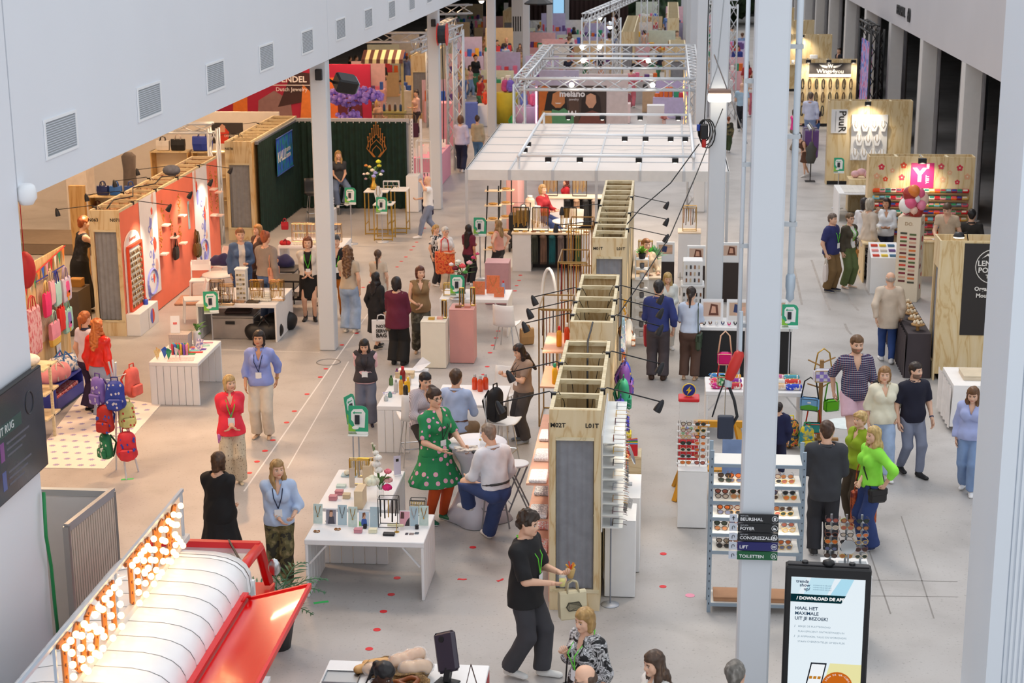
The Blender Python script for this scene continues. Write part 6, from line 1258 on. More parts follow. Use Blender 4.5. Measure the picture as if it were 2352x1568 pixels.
lunch_bag('teal printed lunch bag low on the bag tree',(bx-.1,by-.05,.12),mat('2f9a94',.5),m0('d8482c',.5),0,.26,.18,.1);bpack('dark flower child backpack under the bag table',(1.98,24.9,0),.2,nmat('dark_floral',[(.45,'1c3a4a'),(.55,'e8b02c'),(.62,'d83a4a')],18,2),'e8d21c',.3,.4,.18);bpack('yellow child backpack standing by the dark flower one',(2.22,24.75,0),.3,nmat('yellow_floral',[(.45,'e8cf1c'),(.6,'2c8a9a')],14,2),'2c8a4a',.26,.36,.16);bpack('pink flower backpack seen through the steel rack',(1.45,23.4,.0),0,nmat('pink_floral',[(.4,'d82c7a'),(.55,'f2b0c0'),(.6,'f0c01c')],12,2),'c81e4a',.32,.42,.18)
lunch_bag('shiny magenta vanity case hanging at the near column',(0.92,24.2,1.499),mat('e0187a',.2,.3,0),m0('f0c0a0',.4),0,.22,.2,.12);lunch_bag('green strawberry vanity case hanging below the magenta one',(0.91,24.2,1.161),nmat('strawberry',[(.45,'2f9a5c'),(.58,'d8f0d0')],24,2),m0('d8303a',.5),0,.2,.18,.1)
t=thing('bag_hook_pole','slim chrome pole carrying vanity cases by the near column','stand',(0.95,24.35,1.036));ob('pole',RO((0,0,-1.1),(0,0,.55),.01,6),CHROME,t);ob('hook_arm',TB([(0,0,.45),(0,-.08,.5),(0,-.16,.46)],.008,5),CHROME,t);ob('hook_arm',TB([(0,0,.1),(0,-.08,.16),(0,-.16,.12)],.008,5),CHROME,t);ob('base_disc',CY((0,0,-1.1),.14,-.02,.0,14),CHROME,t)
t=thing('power_connector','red industrial plug with dangling black cable on the near column','plug',(0.67,15.05,4.028));ob('plug_body',LA([(.03,-.17),(.045,-.15),(.055,-.02),(.05,.1),(.03,.13)],n=10),m0('c8281e',.4),t,(0,0,0),(0,.35,0),True);ob('collar',CY((-.06,0,-.2),.035,-.02,.05,10),mat('b9c4cc',.4,.3,0),t);ob('supply_pipe',CY((.04,0,0),.02,.1,.5,8),mat('c3cdd6',.4,.3,0),t)
ob('cable',TB([(-.06,0,-.2),(.0,-.02,-.35),(.03,-.03,-.5),(-.02,-.03,-.6),(-.1,-.02,-.62)],.016,6),BLACK,t,sm=1);ob('cable',TB([(-.05,0,-.05),(-.14,0,-.3),(-.2,0,-.52)],.008,5),BLACK,t);ob('junction_box',BX(-.15,.0,-.06,.02,-.72,-.5,.01),m0('1c2438',.5),t)
# -- watch counter and its stands
t=thing('watch_counter','black fronted watch counter with white top','counter',(0,0,0));ob('front_panel',B_(.62,2.25,28.82,28.86,0,.86),mat('1d1c1f',.6,0,.03),t);ob('side_panel',B_(.62,.66,28.86,29.5,0,.86),mat('1d1c1f',.6),t);ob('side_panel',B_(2.21,2.25,28.86,29.5,0,.86),mat('1d1c1f',.6),t);ob('counter_top',BX(.6,2.27,28.8,29.55,.86,.92,.006),WT,t)
WATCH=(([(-.42,.1),(.42,.1),(.42,.9),(-.42,.9)],'e4e1dd'),([(-.38,.3),(.38,.3),(.38,.85),(-.38,.85)],'c9a890'),([(-.1,.3),(.38,.45),(.38,.7),(-.1,.6)],'e0b298'),([(-.2,.45),(.05,.4),(.1,.75),(-.15,.8)],'2c3a68'))
FACEP=(([(-.42,.1),(.42,.1),(.42,.9),(-.42,.9)],'efe9e4'),([(-.38,.25),(.38,.25),(.38,.85),(-.38,.85)],'d8b8a4'),([(-.15,.3),(.3,.3),(.25,.75),(-.05,.8)],'6a3a28'),([(-.05,.4),(.18,.4),(.15,.68),(0,.7)],'dba78c'))
for lab,p,a in(('white framed portrait board on the watch counter',(.86,29.15,.92),FACEP),('white framed watch board next to the near column',(1.32,29.15,.92),WATCH),('white framed watch board past the near column',(2.0,29.2,.92),WATCH)):scard(lab,p,.4,.42,WT,0,8,None,'picture_board','picture board',a)
for i in range(14):
 t=thing('wristwatch','small wristwatch on a stand along the watch counter, %s from the customer end'%ORD[i],'watch',(.72+i*.11,28.93+.05*(i%2),.92),0,'watches on the black counter');ob('strap',TB([(.0+.022*COS(a),0,.045+.03*SIN(a))for a in[2*PI*k/10 for k in range(10)]],.011,5,True),mat(('1c1c20','7a4a2c','d8d8da','2c3a68','d82c7a')[i%5],.5,.1,0),t);ob('dial',TB([(0,-.016,.075),(0,-.03,.07)],.02,10),mat('e8e6e0',.3,.3,0),t)
for lab,p,a in(('tall dark display stand with watch picture behind the two sellers',(0.02,34.74),WATCH),('tall dark display stand with pink picture beside the watch tower',(0.66,34.38),FACEP),('tall dark display stand with a lounging portrait',(1.37,34.74),FACEP)):
 t=thing('picture_stand',lab,'display stand',p);ob('dark_base',BX(-.19,.19,-.06,.06,0,.85,.006),mat('382c28',.6,0,.03),t);b=ob('white_board',BX(-.19,.19,-.05,.03,.85,1.27,.004),WT,t)
 for k,(poly,c)in enumerate(a[1:]):ob('print_shape',VP([(x*.38,.85+.06+z*.36)for x,z in poly],-.053-.0005*k,-.05),mat(c,.5,0,0),b)
t=thing('watch_tower','white revolving tower of small watches','display tower',(.55,31.9,0));ob('foot',CY((0,0,0),.25,0,.03,18),WT,t);ob('core',BX(-.2,.2,-.2,.2,.03,1.0,.01),WT,t);ob('core',BX(-.19,.19,-.19,.19,1.03,1.5,.01),WT,t);ob('shelf_collar',BX(-.23,.23,-.23,.23,.98,1.03,.01),WT,t)
for i in range(5):
 for j in range(7):ob('small_watch',MB().cbox((-.16+i*.08,-.205,.12+j*.12+(.1 if j>6 else 0)),(.03,.02,.07)),mat(('2c2c30','8a5a3c','c9c9cc')[(i+j)%3],.4,.3,0),t)
for j in range(3):
 for i in range(4):ob('small_watch',MB().cbox((-.12+i*.08,-.195,1.12+j*.13),(.028,.02,.07)),mat(('9a6a4c','3a3a40','d8c9b0')[(i*2+j)%3],.4,.3,0),t)
 for i in range(3):ob('hanging_ring',TB([(-.24,-.12+i*.12+.04*COS(a),.55+j*.3+.05*SIN(a))for a in[2*PI*k/10 for k in range(10)]],.008,4,True),CHROME,t)
rsign('green recycling sign at the end of the watch counter',(2.2,28.6,0),0,.98)
t=thing('ladder_shelf','slim white ladder shelf with small goods by the L01T wall','shelving',(-.42,31.0,0))
for x in(-.12,.12):ob('upright',B_(x-.012,x+.012,-.02,.02,0,1.75),WT,t)
for i in range(9):ob('rung_shelf',B_(-.12,.12,-.1,.1,.15+i*.19,.165+i*.19),WT,t)
for i in range(8):one('cup','grey cup on the ladder shelf, tier %s'%NUM[i],'cup',LA([(.03,0),(.045,.02),(.045,.1),(.04,.1),(.036,.02)],n=10),mat(('d8d8da','6a6a70','b0a090')[i%3],.4,0,0),(-.42,31.0,.167+i*.19),sm=1)
def leafy(label,p,n,r,c,pot='1c1c1e',ph=.12,L=.2,name='potted_plant'):
 t=thing(name,label,'plant',p);R=rnd(n);ob('pot',LA([(.06,0),(.075,ph),(.065,ph),(.06,ph*.6)],n=12),mat(pot,.6,0,0),t,sm=1)
 for i in range(n):
  a,e=R.uniform(0,6.28),R.uniform(.2,1.4);d=Vector((COS(a)*COS(e),SIN(a)*COS(e),SIN(e)));l=L*R.uniform(.6,1.);s=d.cross(Vector((0,0,1))).normalized()*r;b=Vector((0,0,ph));q=MB();q._add([tuple(b),tuple(b+d*l*.6+s),tuple(b+d*l+Vector((0,0,-.02))),tuple(b+d*l*.6-s)],[(0,1,2,3)]);ob('leaf',q,mat(c,.5,0,.15,9.),t)
leafy('small bushy plant in a black pot by the seller',(-.42,31.0,1.69),34,.03,'7fae3c',ph=.1,L=.17);leafy('tall leafy plant in a black pot on the L01T counter',(-.35,33.2,1.02),26,.05,'3fae3c',ph=.14,L=.4);leafy('trailing fern behind the tall leafy plant',(-.2,33.8,1.02),30,.04,'8ac48c',ph=.1,L=.35)
t=thing('jewellery_counter','warm lit jewellery counter along the L01T wall','counter',(0,0,0));ob('body',B_(-.63,-.1,32.4,35.0,0,.98),WT,t);ob('counter_top',BX(-.64,-.06,32.35,35.05,.98,1.02,.006),mat('f0dcc2',.5,0,.03),t)
wrack('gold earring rack on the warm lit counter',(-.4,34.5,1.02),.3,.1,.32,GOLD,.006,(.3,),((.3,8,('c9a24a','d8703a'),.2),));wrack('second gold earring rack on the warm lit counter',(-.3,34.0,1.02),.3,.1,.26,GOLD,.006,(.25,),((.25,8,('d8b25a','e8d8b0'),.16),))
t=thing('display_case','tall warm white jewellery case beneath the canopy','display case',(.55,37.3,0));ob('body',BX(-.25,.25,-.25,.25,0,1.0,.006),WT,t);ob('top_shelf',BX(-.26,.26,-.26,.26,1.0,1.03,.004),mat('f0dcc2',.5),t)
wrack('gold bead stand on the tall warm case',(.55,37.3,1.03),.3,.2,.55,GOLD,.008,(.5,),((.5,6,('c9803a','3a2a20','c9a24a'),.35),))
# -- scarf stand
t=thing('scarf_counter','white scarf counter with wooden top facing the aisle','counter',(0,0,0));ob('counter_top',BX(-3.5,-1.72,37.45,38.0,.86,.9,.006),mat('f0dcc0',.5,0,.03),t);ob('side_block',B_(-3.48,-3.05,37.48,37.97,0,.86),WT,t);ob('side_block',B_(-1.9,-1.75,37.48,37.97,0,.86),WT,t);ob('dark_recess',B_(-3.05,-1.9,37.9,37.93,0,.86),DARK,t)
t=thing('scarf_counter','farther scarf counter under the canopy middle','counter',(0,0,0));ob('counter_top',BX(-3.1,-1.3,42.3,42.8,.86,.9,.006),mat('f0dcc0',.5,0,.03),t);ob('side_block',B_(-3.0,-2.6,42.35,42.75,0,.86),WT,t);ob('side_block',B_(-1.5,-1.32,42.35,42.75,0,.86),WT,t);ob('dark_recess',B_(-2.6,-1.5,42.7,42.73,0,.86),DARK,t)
def scarf(label,x,y,c,top=.84,L=.62):
 t=thing('scarf',label,'scarf',(x,y,0),0,'scarves hanging at the scarf stand');m=nmat('scarf'+c,[(.4,c),(.6,tuple(v*.6 for v in lin(c)))],9,3,(1,1,.3))
 ob('knot',EL((0,-.03,top-.03),(.085,.05,.05),10,6),m,t,sm=1);ob('drape',pleat((-.07,-.03),(.08,-.03),top-L,top-.03,.02,4),m,t,sm=1)
 for i in range(8):ob('tassel',RO((-.065+i*.019,-.03,top-L),(-.065+i*.019,-.03,top-L-.05),.004,4),m,t)
for i,(c,w)in enumerate((('44483e','charcoal green'),('8a6a58','brown floral'),('1c6a72','petrol'),('8c7a74','taupe'),('9a8a7c','sand'),('5c7448','olive'))):scarf('%s knotted scarf hanging under the scarf counter'%w,-2.97+i*.2,37.5,c)
for i,(c,w)in enumerate((('1c1c20','black'),('d8b090','peach'),('3a3a3a','dark grey'),('c9b4a4','beige'),('4a3428','leopard brown'))):scarf('%s scarf under the farther scarf counter'%w,-2.5+i*.23,42.35,c)
for i,(x,y)in enumerate(((-3.3,37.7),(-2.85,37.7),(-2.2,37.7),(-2.95,42.5),(-2.2,42.5))):wrack('gold necklace stand on a scarf counter, %s counted from the aisle'%ORD[i],(x,y,.9),.36,.08,.55,BLACK,.007,(.54,),((.54,12,('c9a24a','d8b86a','b08838'),.42),))
for i in range(9):one('bead_coil','gold bead coil lying along the scarf counter top, %s in line'%ORD[i],'jewellery',TB([(.05*COS(a),.03*SIN(a),.012+.01*SIN(4*a))for a in[2*PI*k/12 for k in range(12)]],.013,5,True),metal(('c9a24a','d8b06a','8a5a3c')[i%3],.35),(-3.4+i*.2,37.58,.9),sm=1)
BRS=mat('a8824a',.3,.7,0)
def brass_rack(label,p,w,d,h,cols,rot=0.):
 wrack(label,p,w,d,h,BRS,.013,(h*.93,h*.6),((h*.93,9,cols,h*.3),(h*.6,9,cols,h*.32)),rot,'brass_rack','display rack')
brass_rack('tall brass rack of dark bead strands beside the backpack wall',(-1.72,26.2,0),.5,1.0,1.95,('5a2c1c','8a3a2c','c9803a','3a2420','d8a05a'));brass_rack('brass rack of red bead strands by the M01T wall',(-1.62,29.4,0),.5,1.1,2.05,('8a1c2c','c9803a','5a2c1c','e8c8a0'));brass_rack('farther brass rack with gold strands near the scarf counter',(-1.62,32.0,0),.45,.9,2.2,('c9a24a','8a5a2c','d8b86a'))
one('hoop_mirror','oval white hoop mirror leaning at the brass rack','mirror',TB([(0+.0*a,.28*COS(a),.8+.75*SIN(a))for a in[2*PI*i/24 for i in range(24)]],.03,6,True),m0('e9edef',.3),(-2.15,30.6,0),.6,sm=1)
for i,x in enumerate((-4.05,-3.95)):
 t=thing('ladder_rack','black leaning ladder rack with jewellery boards, %s one'%('nearer','farther')[i],'ladder',(x,38.6+2.2*i,0))
 for s in(-.16,.16):ob('rail',BA((s,-.3,0),(s*.8,.25,1.75),.03),BLACK,t)
 for k in range(5):ob('step_board',B_(-.2,.2,-.25+.1*k,.0+.1*k,.3+k*.33,.32+k*.33),mat('f0d9b8',.5,0,.04),t)
 for k in range(4):one('gold_trinket','gold trinket cluster on ladder rack %s, step %s'%(NUM[i],NUM[k]),'jewellery',EL((0,0,.03),(.12,.06,.03),8,5),mat('d8a860',.4,.4,.3,30),(x,38.6+2.2*i-.12+.1*k,.32+k*.33))
one('pink_board','tall pale pink display panel under the canopy edge','panel',BX(-.15,.15,-.9,.9,0,2.1,.01),mat('eab4b0',.6,0,.02),(-3.85,42.4,0))
t=thing('push_trolley','black trolley stacked with black boxes under the canopy','trolley',(-3.55,39.9,0));ob('carton',BX(-.22,.22,-.2,.2,.55,.9,.01),BLACK,t);ob('lower_tray',BX(-.25,.25,-.3,.3,.25,.5,.03),DARK,t);ob('handle',TB([(.22,.3,.3),(.26,.4,1.1),(-.2,.4,1.1),(-.22,.3,.3)],.015,5),BLACK,t)
for sx in(-.2,.2):
 for sy in(-.22,.22):ob('wheel',TB([(sx-.02,sy,.1),(sx+.02,sy,.1)],.1,12),BLACK,t)
tote('black tote hanging on the trolley handle',(-3.4,39.55,.75),.2,BLACK,BLACK,.32,.3,.1,.15);for_s=bchair('cream bucket chair at the scarf counter',(-2.9,39.3,0),2.2,.46,mat('efe4d8',.6));bchair('second cream bucket chair facing the red jacket',(-2.3,40.6,0),-.6,.46,mat('efe4d8',.6))
t=thing('round_white_table','small round white table between the cream chairs','table',(-2.35,39.9,0));ob('table_top',LA([(.36,.71),(.38,.72),(.38,.74),(.0,.745)],n=24),WT,t,sm=1);ob('stem',CY((0,0,0),.03,.02,.71,10),WT,t);ob('foot',LA([(.22,0),(.22,.012),(.03,.03)],n=20),WT,t,sm=1)
bottle('glass sweets jar on the counter behind the seated blonde',(-3.35,40.9,.9),.28,.12,'f0d0b8','f4f0ea');plinth('white stand under the sweets jar',-3.6,-3.1,40.7,41.2,.9,WT)
# -- side aisle goods
PV,PQ=pouch_mesh();PC='e8501c 5c5c64 2a9a5c ecdcc8 d81e26 f06a1c 8ab8c8 f0a0ac 8a1c3a f2ead8 e0566a 7cc0d0 5a8a64 2c4a9c 2c9a84 6a6a7c d8b060 b83a4a'.split()
PN='orange grey green cream red tangerine sky pink wine ivory rose aqua sage navy teal slate ochre ruby'.split()
POUCH=[np_mesh('pouch_body',PV,PQ,mat(c,.55,0,.12,30.))for c in PC];FLAP=[B_(-.05,.05,-.032,-.028,.05,.09).mesh('flap',mat(c,.4,0,0))for c in PC]
for r in range(7):
 z=2.5-.82-r*.165
 sh=ob('shelf_ledge',B_(4.78,6.94,38.78,38.9,z-.03,z),mat('8a6a48',.6),FW)
 for k in range(17):
  i=(k*7+r*11+(k*r)%5)%18;t=thing('pouch','%s pouch on shelf %s of the flower wall, column %s'%(PN[i],NUM[r],NUM[k]),'pouch',(4.86+k*.125,38.835,z),0,'pouches on the flower wall');ob('body',POUCH[i],None,t);ob('flap',FLAP[(i+5)%18],None,t)
lg=ob('logo_board',B_(5.62,6.14,38.885,38.9,1.78,2.36),m0('d8327c',.5),FW);text(lg,'Y',.42,m0('f6eef2',.5),(5.82,38.88,2.07),ext=.002,bold=.02);text(lg,"'",.3,m0('f6eef2',.5),(6.0,38.88,2.2),ext=.002,bold=.02);text(lg,'YEIT',.1,m0('f6eef2',.5),(6.0,38.88,1.98),(PI/2,-PI/2,0),ext=.002,bold=.003)
def flower_print(par,x,y,z,r,c,outline=False):
 q=MB()
 for k in range(5):a=2*PI*k/5+.3;q.vprism([(x+r*.6*COS(a)+r*.42*COS(b),z+r*.6*SIN(a)+r*.42*SIN(b))for b in[2*PI*i/8 for i in range(8)]],y-.003-.0006*k,y)
 f=ob('flower_sticker',q,mat(c,.6,0,0),par);ob('flower_centre',VP([(x+r*.25*COS(b),z+r*.25*SIN(b))for b in[2*PI*i/8 for i in range(8)]],y-.008,y),m0('f2dcc0',.6),f)
for i,(x,z)in enumerate(((4.95,2.26),(5.2,2.18),(5.45,2.3),(6.3,2.28),(6.5,2.14),(6.72,2.25),(6.9,2.05),(5.05,1.98),(5.42,2.02),(6.35,1.98),(6.68,1.92),(4.85,2.05))):flower_print(FW,x,38.9,z,.075-.015*(i%3==1),('d8344a','e8b088','e0502c','d84a5a','e8b890')[i%5])
t=thing('pouch_counter','plywood counter before the flower wall with notebooks','counter',(0,0,0));ob('counter_top',BX(5.5,7.0,37.0,37.6,.86,.9,.006),LITPLY,t);ob('front_panel',B_(5.55,6.95,37.03,37.06,.1,.86),LITPLY,t);ob('counter_top',BX(4.35,4.75,36.7,38.2,.86,.9,.006),LITPLY,t);ob('front_panel',B_(4.38,4.41,36.75,38.15,0,.86),LITPLY,t)
for i in range(5):one('notebook','notebook lying on the plywood counter, %s along'%ORD[i],'notebook',BX(-.08,.08,-.06,.06,0,.02,.003),mat(('f2efe8','d8b89a','e8e4de','c9836a','f0f0f0')[i],.6),(5.65+i*.17,37.2,.9),.15*i)
t=thing('flower_pillar','tall cream pillar with label strips and flower stickers','pillar stand',(5.15,35.2,0),RAD(-18));PL=mat('eddcc2',.6,0,.02);ob('body',BX(-.24,.24,-.24,.24,0,1.8,.006),PL,t)
for r in range(13):
 for k in range(2):ob('label_strip',B_(-.17+k*.19,-.03+k*.19,-.247,-.24,.42+r*.085-k*.02,.46+r*.085-k*.02),mat(('6a2c2c','d8402c','d8a890','4a4a3c','8a1c34','e07a3a','5a6a3c')[(r*2+k*3)%7],.5,0,0),t)
for z,r,c,xx in((.3,.06,'c8302c',0),(.55,.05,'e05a3a',.1),(.75,.06,'8a1c2c',-.08),(1.0,.05,'eecdb4',.08),(1.15,.055,'d8402c',-.06),(1.32,.07,'c8302c',.02),(.9,.045,'e8b8a0',-.12)):
 q=MB()
 for k in range(5):a=2*PI*k/5;q.ell((.245,xx+r*.6*COS(a),z+r*.6*SIN(a)),(.004,r*.42,r*.42),8,5)
 ob('flower_sticker',q,mat(c,.6,0,0),t)
text(t,'DO.',.1,m0('b0906a',.6),(0,-.245,1.66));text(t,'DO.',.1,m0('b0906a',.6),(.245,0,1.66),(PI/2,0,PI/2))
R=rnd(8)
for i in range(16):
 a=i*2.4;r=(.16,.11,.08,.13)[i%4];c=('a5342c','f0668e','f2c9b4','e8843a','f4f0ec','f08aa6')[i%6];p=(5.15+.19*COS(a)*(.4+.6*(i%3)/2),35.15+.14*SIN(a),1.86+.03*i+r*.3)
 t=thing('balloon','%s balloon in the cluster on the flower pillar, number %s from below'%(('brick','hot pink','peach','orange','white','rose')[i%6],NUM[i]),'balloon',p,0,'balloons on the flower pillar');ob('skin',EL((0,0,0),(r,r,r*1.06),14,9),mat(c,.22,0,0),t,sm=1);ob('knot',CY((0,0,-r*1.06),.012,-.015,.01,6,.004),mat(c,.3,0,0),t)
t=thing('card_stand','white slanted stand of cards beside the flower pillar','stand',(4.72,36.0,0));ob('body',MB().loft([[(-.3,-.3,0),(.3,-.3,0),(.3,.35,0),(-.3,.35,0)],[(-.3,-.3,.78),(.3,-.3,.78),(.3,.35,1.0),(-.3,.35,1.0)]]),WT,t)
for r in range(3):
 for k in range(3):ob('card',B_(-.26+k*.18,-.12+k*.18,-.25+r*.2,-.1+r*.2,.80+r*.07,.835+r*.07),mat(('d8442c','6a4a8c','e8c83a','f0a0a0','4a7a9c','d8d4ce')[(r*3+k*2)%6],.5),t)
t=thing('cloth_table','narrow table under a dark cloth with wooden cake stands','table',(4.3,29.6,0));ob('cloth',MB().loft([[(-.03,-.6,0),(.42,-.6,0),(.42,1.9,0),(-.03,1.9,0)],[(0,-.55,.8),(.4,-.55,.8),(.4,1.85,.8),(0,1.85,.8)]]),mat('423a3e',.85,0,.05),t)
ob('drape',pleat((-.04,-.6),(-.04,1.9),0,.79,.02,14),mat('453c40',.85,0,.05),t,sm=1)
for i in range(5):
 t=thing('cake_stand','wooden cake stand with biscuits on the dark cloth, %s from the near end'%ORD[i],'stand',(4.5,29.3+i*.42,.8));ob('stem',CY((0,0,0),.03,0,.1,8),WD,t);ob('plate',CY((0,0,0),.12,.1,.12,16),WD,t)
 for k in range(4):ob('biscuit',EL((.06*COS(k*1.6),.06*SIN(k*1.6),.15),(.03,.03,.035),6,5),mat('f0e2c8',.6),t)
rsign('recycling sign standing before the tea stand wall',(4.99,29.62),-.25,.98);rsign('recycling sign beside the necklace wall',(4.73,46.2),0,.98)
t=thing('cloth_table','table under a white cloth at the near aisle corner','table',(4.6,26.3,0));ob('cloth',MB().loft([[(-.05,-.45,.1),(1.6,-.45,.1),(1.6,.8,.1),(-.05,.8,.1)],[(0,-.35,.75),(1.6,-.35,.75),(1.6,.75,.75),(0,.75,.75)]]),mat('f0ece9',.7,0,.02),t);ob('drape',pleat((-.06,-.47),(-.06,.82),.08,.74,.025,6),mat('f0ece9',.7),t,sm=1)
parcel('wooden tray of postcards on the white cloth',(5.0,26.5,.75),(.4,.5,.08),mat('d8c8ae',.6))
one('round_white_table','round white table edge at the lower corner','table',LA([(.26,.70),(.27,.72),(.27,.74),(.0,.745),(.0,.7),(.03,.69),(.03,.03),(.25,.02),(.25,0)],n=24),WT,(2.56,15.02,0),sm=1)
one('mat_disc','pale round floor mat behind the man in plaid','mat',LA([(.3,0),(.3,.006),(0,.008)],n=24),mat('e4eeee',.6),(2.95,26.2,0.001))
bd=ob('necklace_board',B_(5.45,6.5,50.16,50.2,.75,2.1),mat('f1efec',.5,0,.01),PW);sgp=ob('sign_panel',B_(4.85,5.32,50.17,50.2,1.55,2.25),WT,PW);text(sgp,'PuuR',.3,INK,(5.17,50.16,1.9),(PI/2,PI/2,0),ext=.002,bold=.004)
ob('printed_line',B_(4.97,4.985,50.165,50.17,1.6,2.2),mat('9a9a9c',.6),sgp)
for r in range(3):
 for k in range(4 if r!=1 else 3):necklace_bust('white necklace bust on the white board, row %s place %s'%(NUM[r],NUM[k]),(5.58+k*.26+(.1 if r==1 else 0),50.1,1.62-r*.42),0,.32)
t=thing('white_trestle','white boarded table with prints beside the flower wall','table',(4.55,44.2,0));ob('table_top',BX(0,.9,0,1.4,.71,.75,.006),WT,t);ob('end_panel',B_(0,.04,0,1.4,0,.71),WT,t);ob('end_panel',B_(.86,.9,0,1.4,0,.71),WT,t)
for i in range(6):one('print_card','framed print lying on the white boarded table, %s from the front'%ORD[i],'print',BX(-.3,.3,-.07,.07,0,.02,.004),mat('e2ded8',.6,0,.1,30),(5.0,44.35+i*.2,.75))
for i in range(4):one('folded_shirt','pink folded shirt above the white boarded table, %s of four'%ORD[i],'clothing',EL((0,0,.1),(.13,.1,.1),9,6),mat('e8b8bc',.8,0,.1),(5.15+.16*i,45.9,.9+.06*(i%2)),sm=1)
plinth('low wooden crate plinth with pink shirts',4.95,5.9,45.6,46.2,.9,LITPLY)
t=thing('mannequin_stand','dark mannequin torso on a black stand near the necklace wall','mannequin',(4.35,50.8,0));ob('torso',LA([(.1,.55),(.16,.7),(.14,.85),(.18,1.0),(.08,1.1),(.05,1.2)],n=12,sy=.7),mat('4a4c48',.7),t,sm=1);ob('pole',CY((0,0,0),.015,0,.55,6),BLACK,t);ob('base',B_(-.15,.15,-.15,.15,0,.02),BLACK,t)
t=thing('garment_rail','clothes rail of purple and grey garments beside the necklace wall','rail',(4.45,52.4,0))
for y in(-.6,.6):ob('upright',RO((0,y,0),(0,y,1.5),.015,6),CHROME,t)
ob('rail',RO((0,-.6,1.5),(0,.6,1.5),.015,6),CHROME,t)
for i in range(8):tote('%s garment on the clothes rail, %s along'%(('purple','grey','lilac','slate','plum','silver','green grey','violet')[i],ORD[i]),(4.45,51.9+i*.14,.55),.1,mat(('6a4a8c','8a8a90','a898c0','5a5c68','5a2c5a','b8b8c0','7a8478','7a5ab0')[i],.7),CHROME,.42,.85,.08,.06,name='garment')
ws=ob('winged_sign',B_(5.27,6.82,63.76,63.8,1.98,2.38),mat('3a3534',.5,0,.04),GW);ob('white_strip',B_(5.27,6.82,63.76,63.8,1.86,1.97),WT,GW);text(ws,'Wings4you',.22,m0('f0ece6',.5),(6.05,63.75,2.07),ext=.002,bold=.002);text(ws,'W',.18,m0('f0ece6',.5),(6.05,63.75,2.26),ext=.002,bold=.006)
for s in(-1,1):ob('wing',VP([(6.05+s*.1,2.26),(6.05+s*.42,2.33),(6.05+s*.36,2.27),(6.05+s*.28,2.22),(6.05+s*.12,2.2)][::s],63.75,63.76),m0('f0ece6',.5),ws)
for r in range(3):
 for k in range(8):
  one('bead_loop','dark bead loop on the winged sign wall, row %s place %s'%(NUM[r],NUM[k]),'bracelet',TB([(.045*COS(a),0,.19*SIN(a))for a in[2*PI*i/14 for i in range(14)]],.022,5,True),mat(('2a2420','4a3424','3a3a34')[(r+k)%3],.5,0,.3,60),(5.05+k*.255,63.75,1.6-r*.5),group='bead loops on the winged wall')
ob('cup_ledge',B_(5.2,6.7,75.85,76.1,1.2,1.24),mat('e8d6b4',.5),SW)
for i in range(6):one('mug','mug on the cup ledge of the far wall, %s along'%ORD[i],'mug',LA([(.06,0),(.07,.02),(.07,.16),(.06,.16),(.055,.02)],n=10),mat(('9ab0d8','f0f0f0','a8b8d0','3a6a64','d8a890','f4f4f4')[i],.4,0,0),(5.35+.2*i,75.95,1.24),sm=1)
one('plate_pile','pile of white plates on the cup ledge','plates',BX(-.17,.17,-.1,.1,0,.4,.01),WT,(6.45,75.92,1.24))
trussf('black truss tower rig around the colourful fabric wall',[((6.95,58.0,0),(6.95,58.0,4.0)),((6.95,61.5,0),(6.95,61.5,4.0)),((7.35,59.8,0),(7.35,59.8,3.9)),((6.95,58,4.0),(6.95,61.5,4.0))],None,BLACK,.26)
one('fabric_wall','blue and pink flower fabric wall in the black rig','banner',B_(-.02,.02,-1.5,1.5,0,3.3),nmat('flower_fabric',[(.3,'2c3aa0'),(.42,'4a86d8'),(.5,'c9b8ee'),(.58,'e0648a'),(.68,'6a3ab0')],3.2,5),(6.9,59.8,.2))
# -- coral jewellery wall
LIL='8f93dc';COR='f0563a';Q=PI/2
def banner(label,y0,y1,z0,z1,seed):
 t=thing('wall_banner',label,'banner',(-10.495,(y0+y1)/2,0),Q);w=y1-y0;b=ob('cloth',B_(-w/2,w/2,-.006,0,z0,z1),mat('f2eef0',.7,0,.02),t);R=rnd(seed)
 for i in range(9):
  x,z,r=R.uniform(-.35,.35)*w,z0+(z1-z0)*(i+.5)/9,R.uniform(.07,.14);ob('printed_blob',VP([(x+r*COS(a)*R.uniform(.5,1.1),z+r*1.5*SIN(a)*R.uniform(.6,1.1))for a in[2*PI*k/9 for k in range(9)]],-.009,-.006),mat((LIL,COR,'e9b9a8')[i%3],.7,0,0),b)
 for i,ch in enumerate('SWONO'):text(b,ch,.2,mat(LIL,.7,0,0),(.0+.12*(i%2),-.01,z0+.35+i*.26),(PI/2,-Q*.6,0),ext=.001,bold=.004)
 ob('arched_mark',TB([(w*.28*COS(a),-.01,z0+.3+.26*SIN(a))for a in[2*PI*k/20 for k in range(20)]],.03,4,True),mat(LIL,.7,0,0),b)
banner('white banner with lilac and coral shapes next to the arched board',32.2,33.35,.4,2.48,3);banner('second white banner with lilac shapes at the far end of the coral wall',36.1,37.25,.25,2.46,5)
t=thing('arched_board','arched white jewellery board with orange frame on the coral wall','display board',(-10.49,31.58,0),Q);ob('arch_panel',VP([(-.48,.4),(.48,.4),(.48,1.7)]+[(.48*COS(a),1.7+.3*SIN(a))for a in[PI*k/12 for k in range(1,12)]]+[(-.48,1.7)],-.03,0),mat('f0eceb',.6),t)
for a,b in(((-.42,.46),(.42,.46)),((.42,.46),(.42,1.72)),((.42,1.72),(-.42,1.72)),((-.42,1.72),(-.42,.46))):ob('orange_frame',BA((a[0],-.06,a[1]),(b[0],-.06,b[1]),.06,.05),mat('e0502c',.5),t)
R=rnd(4)
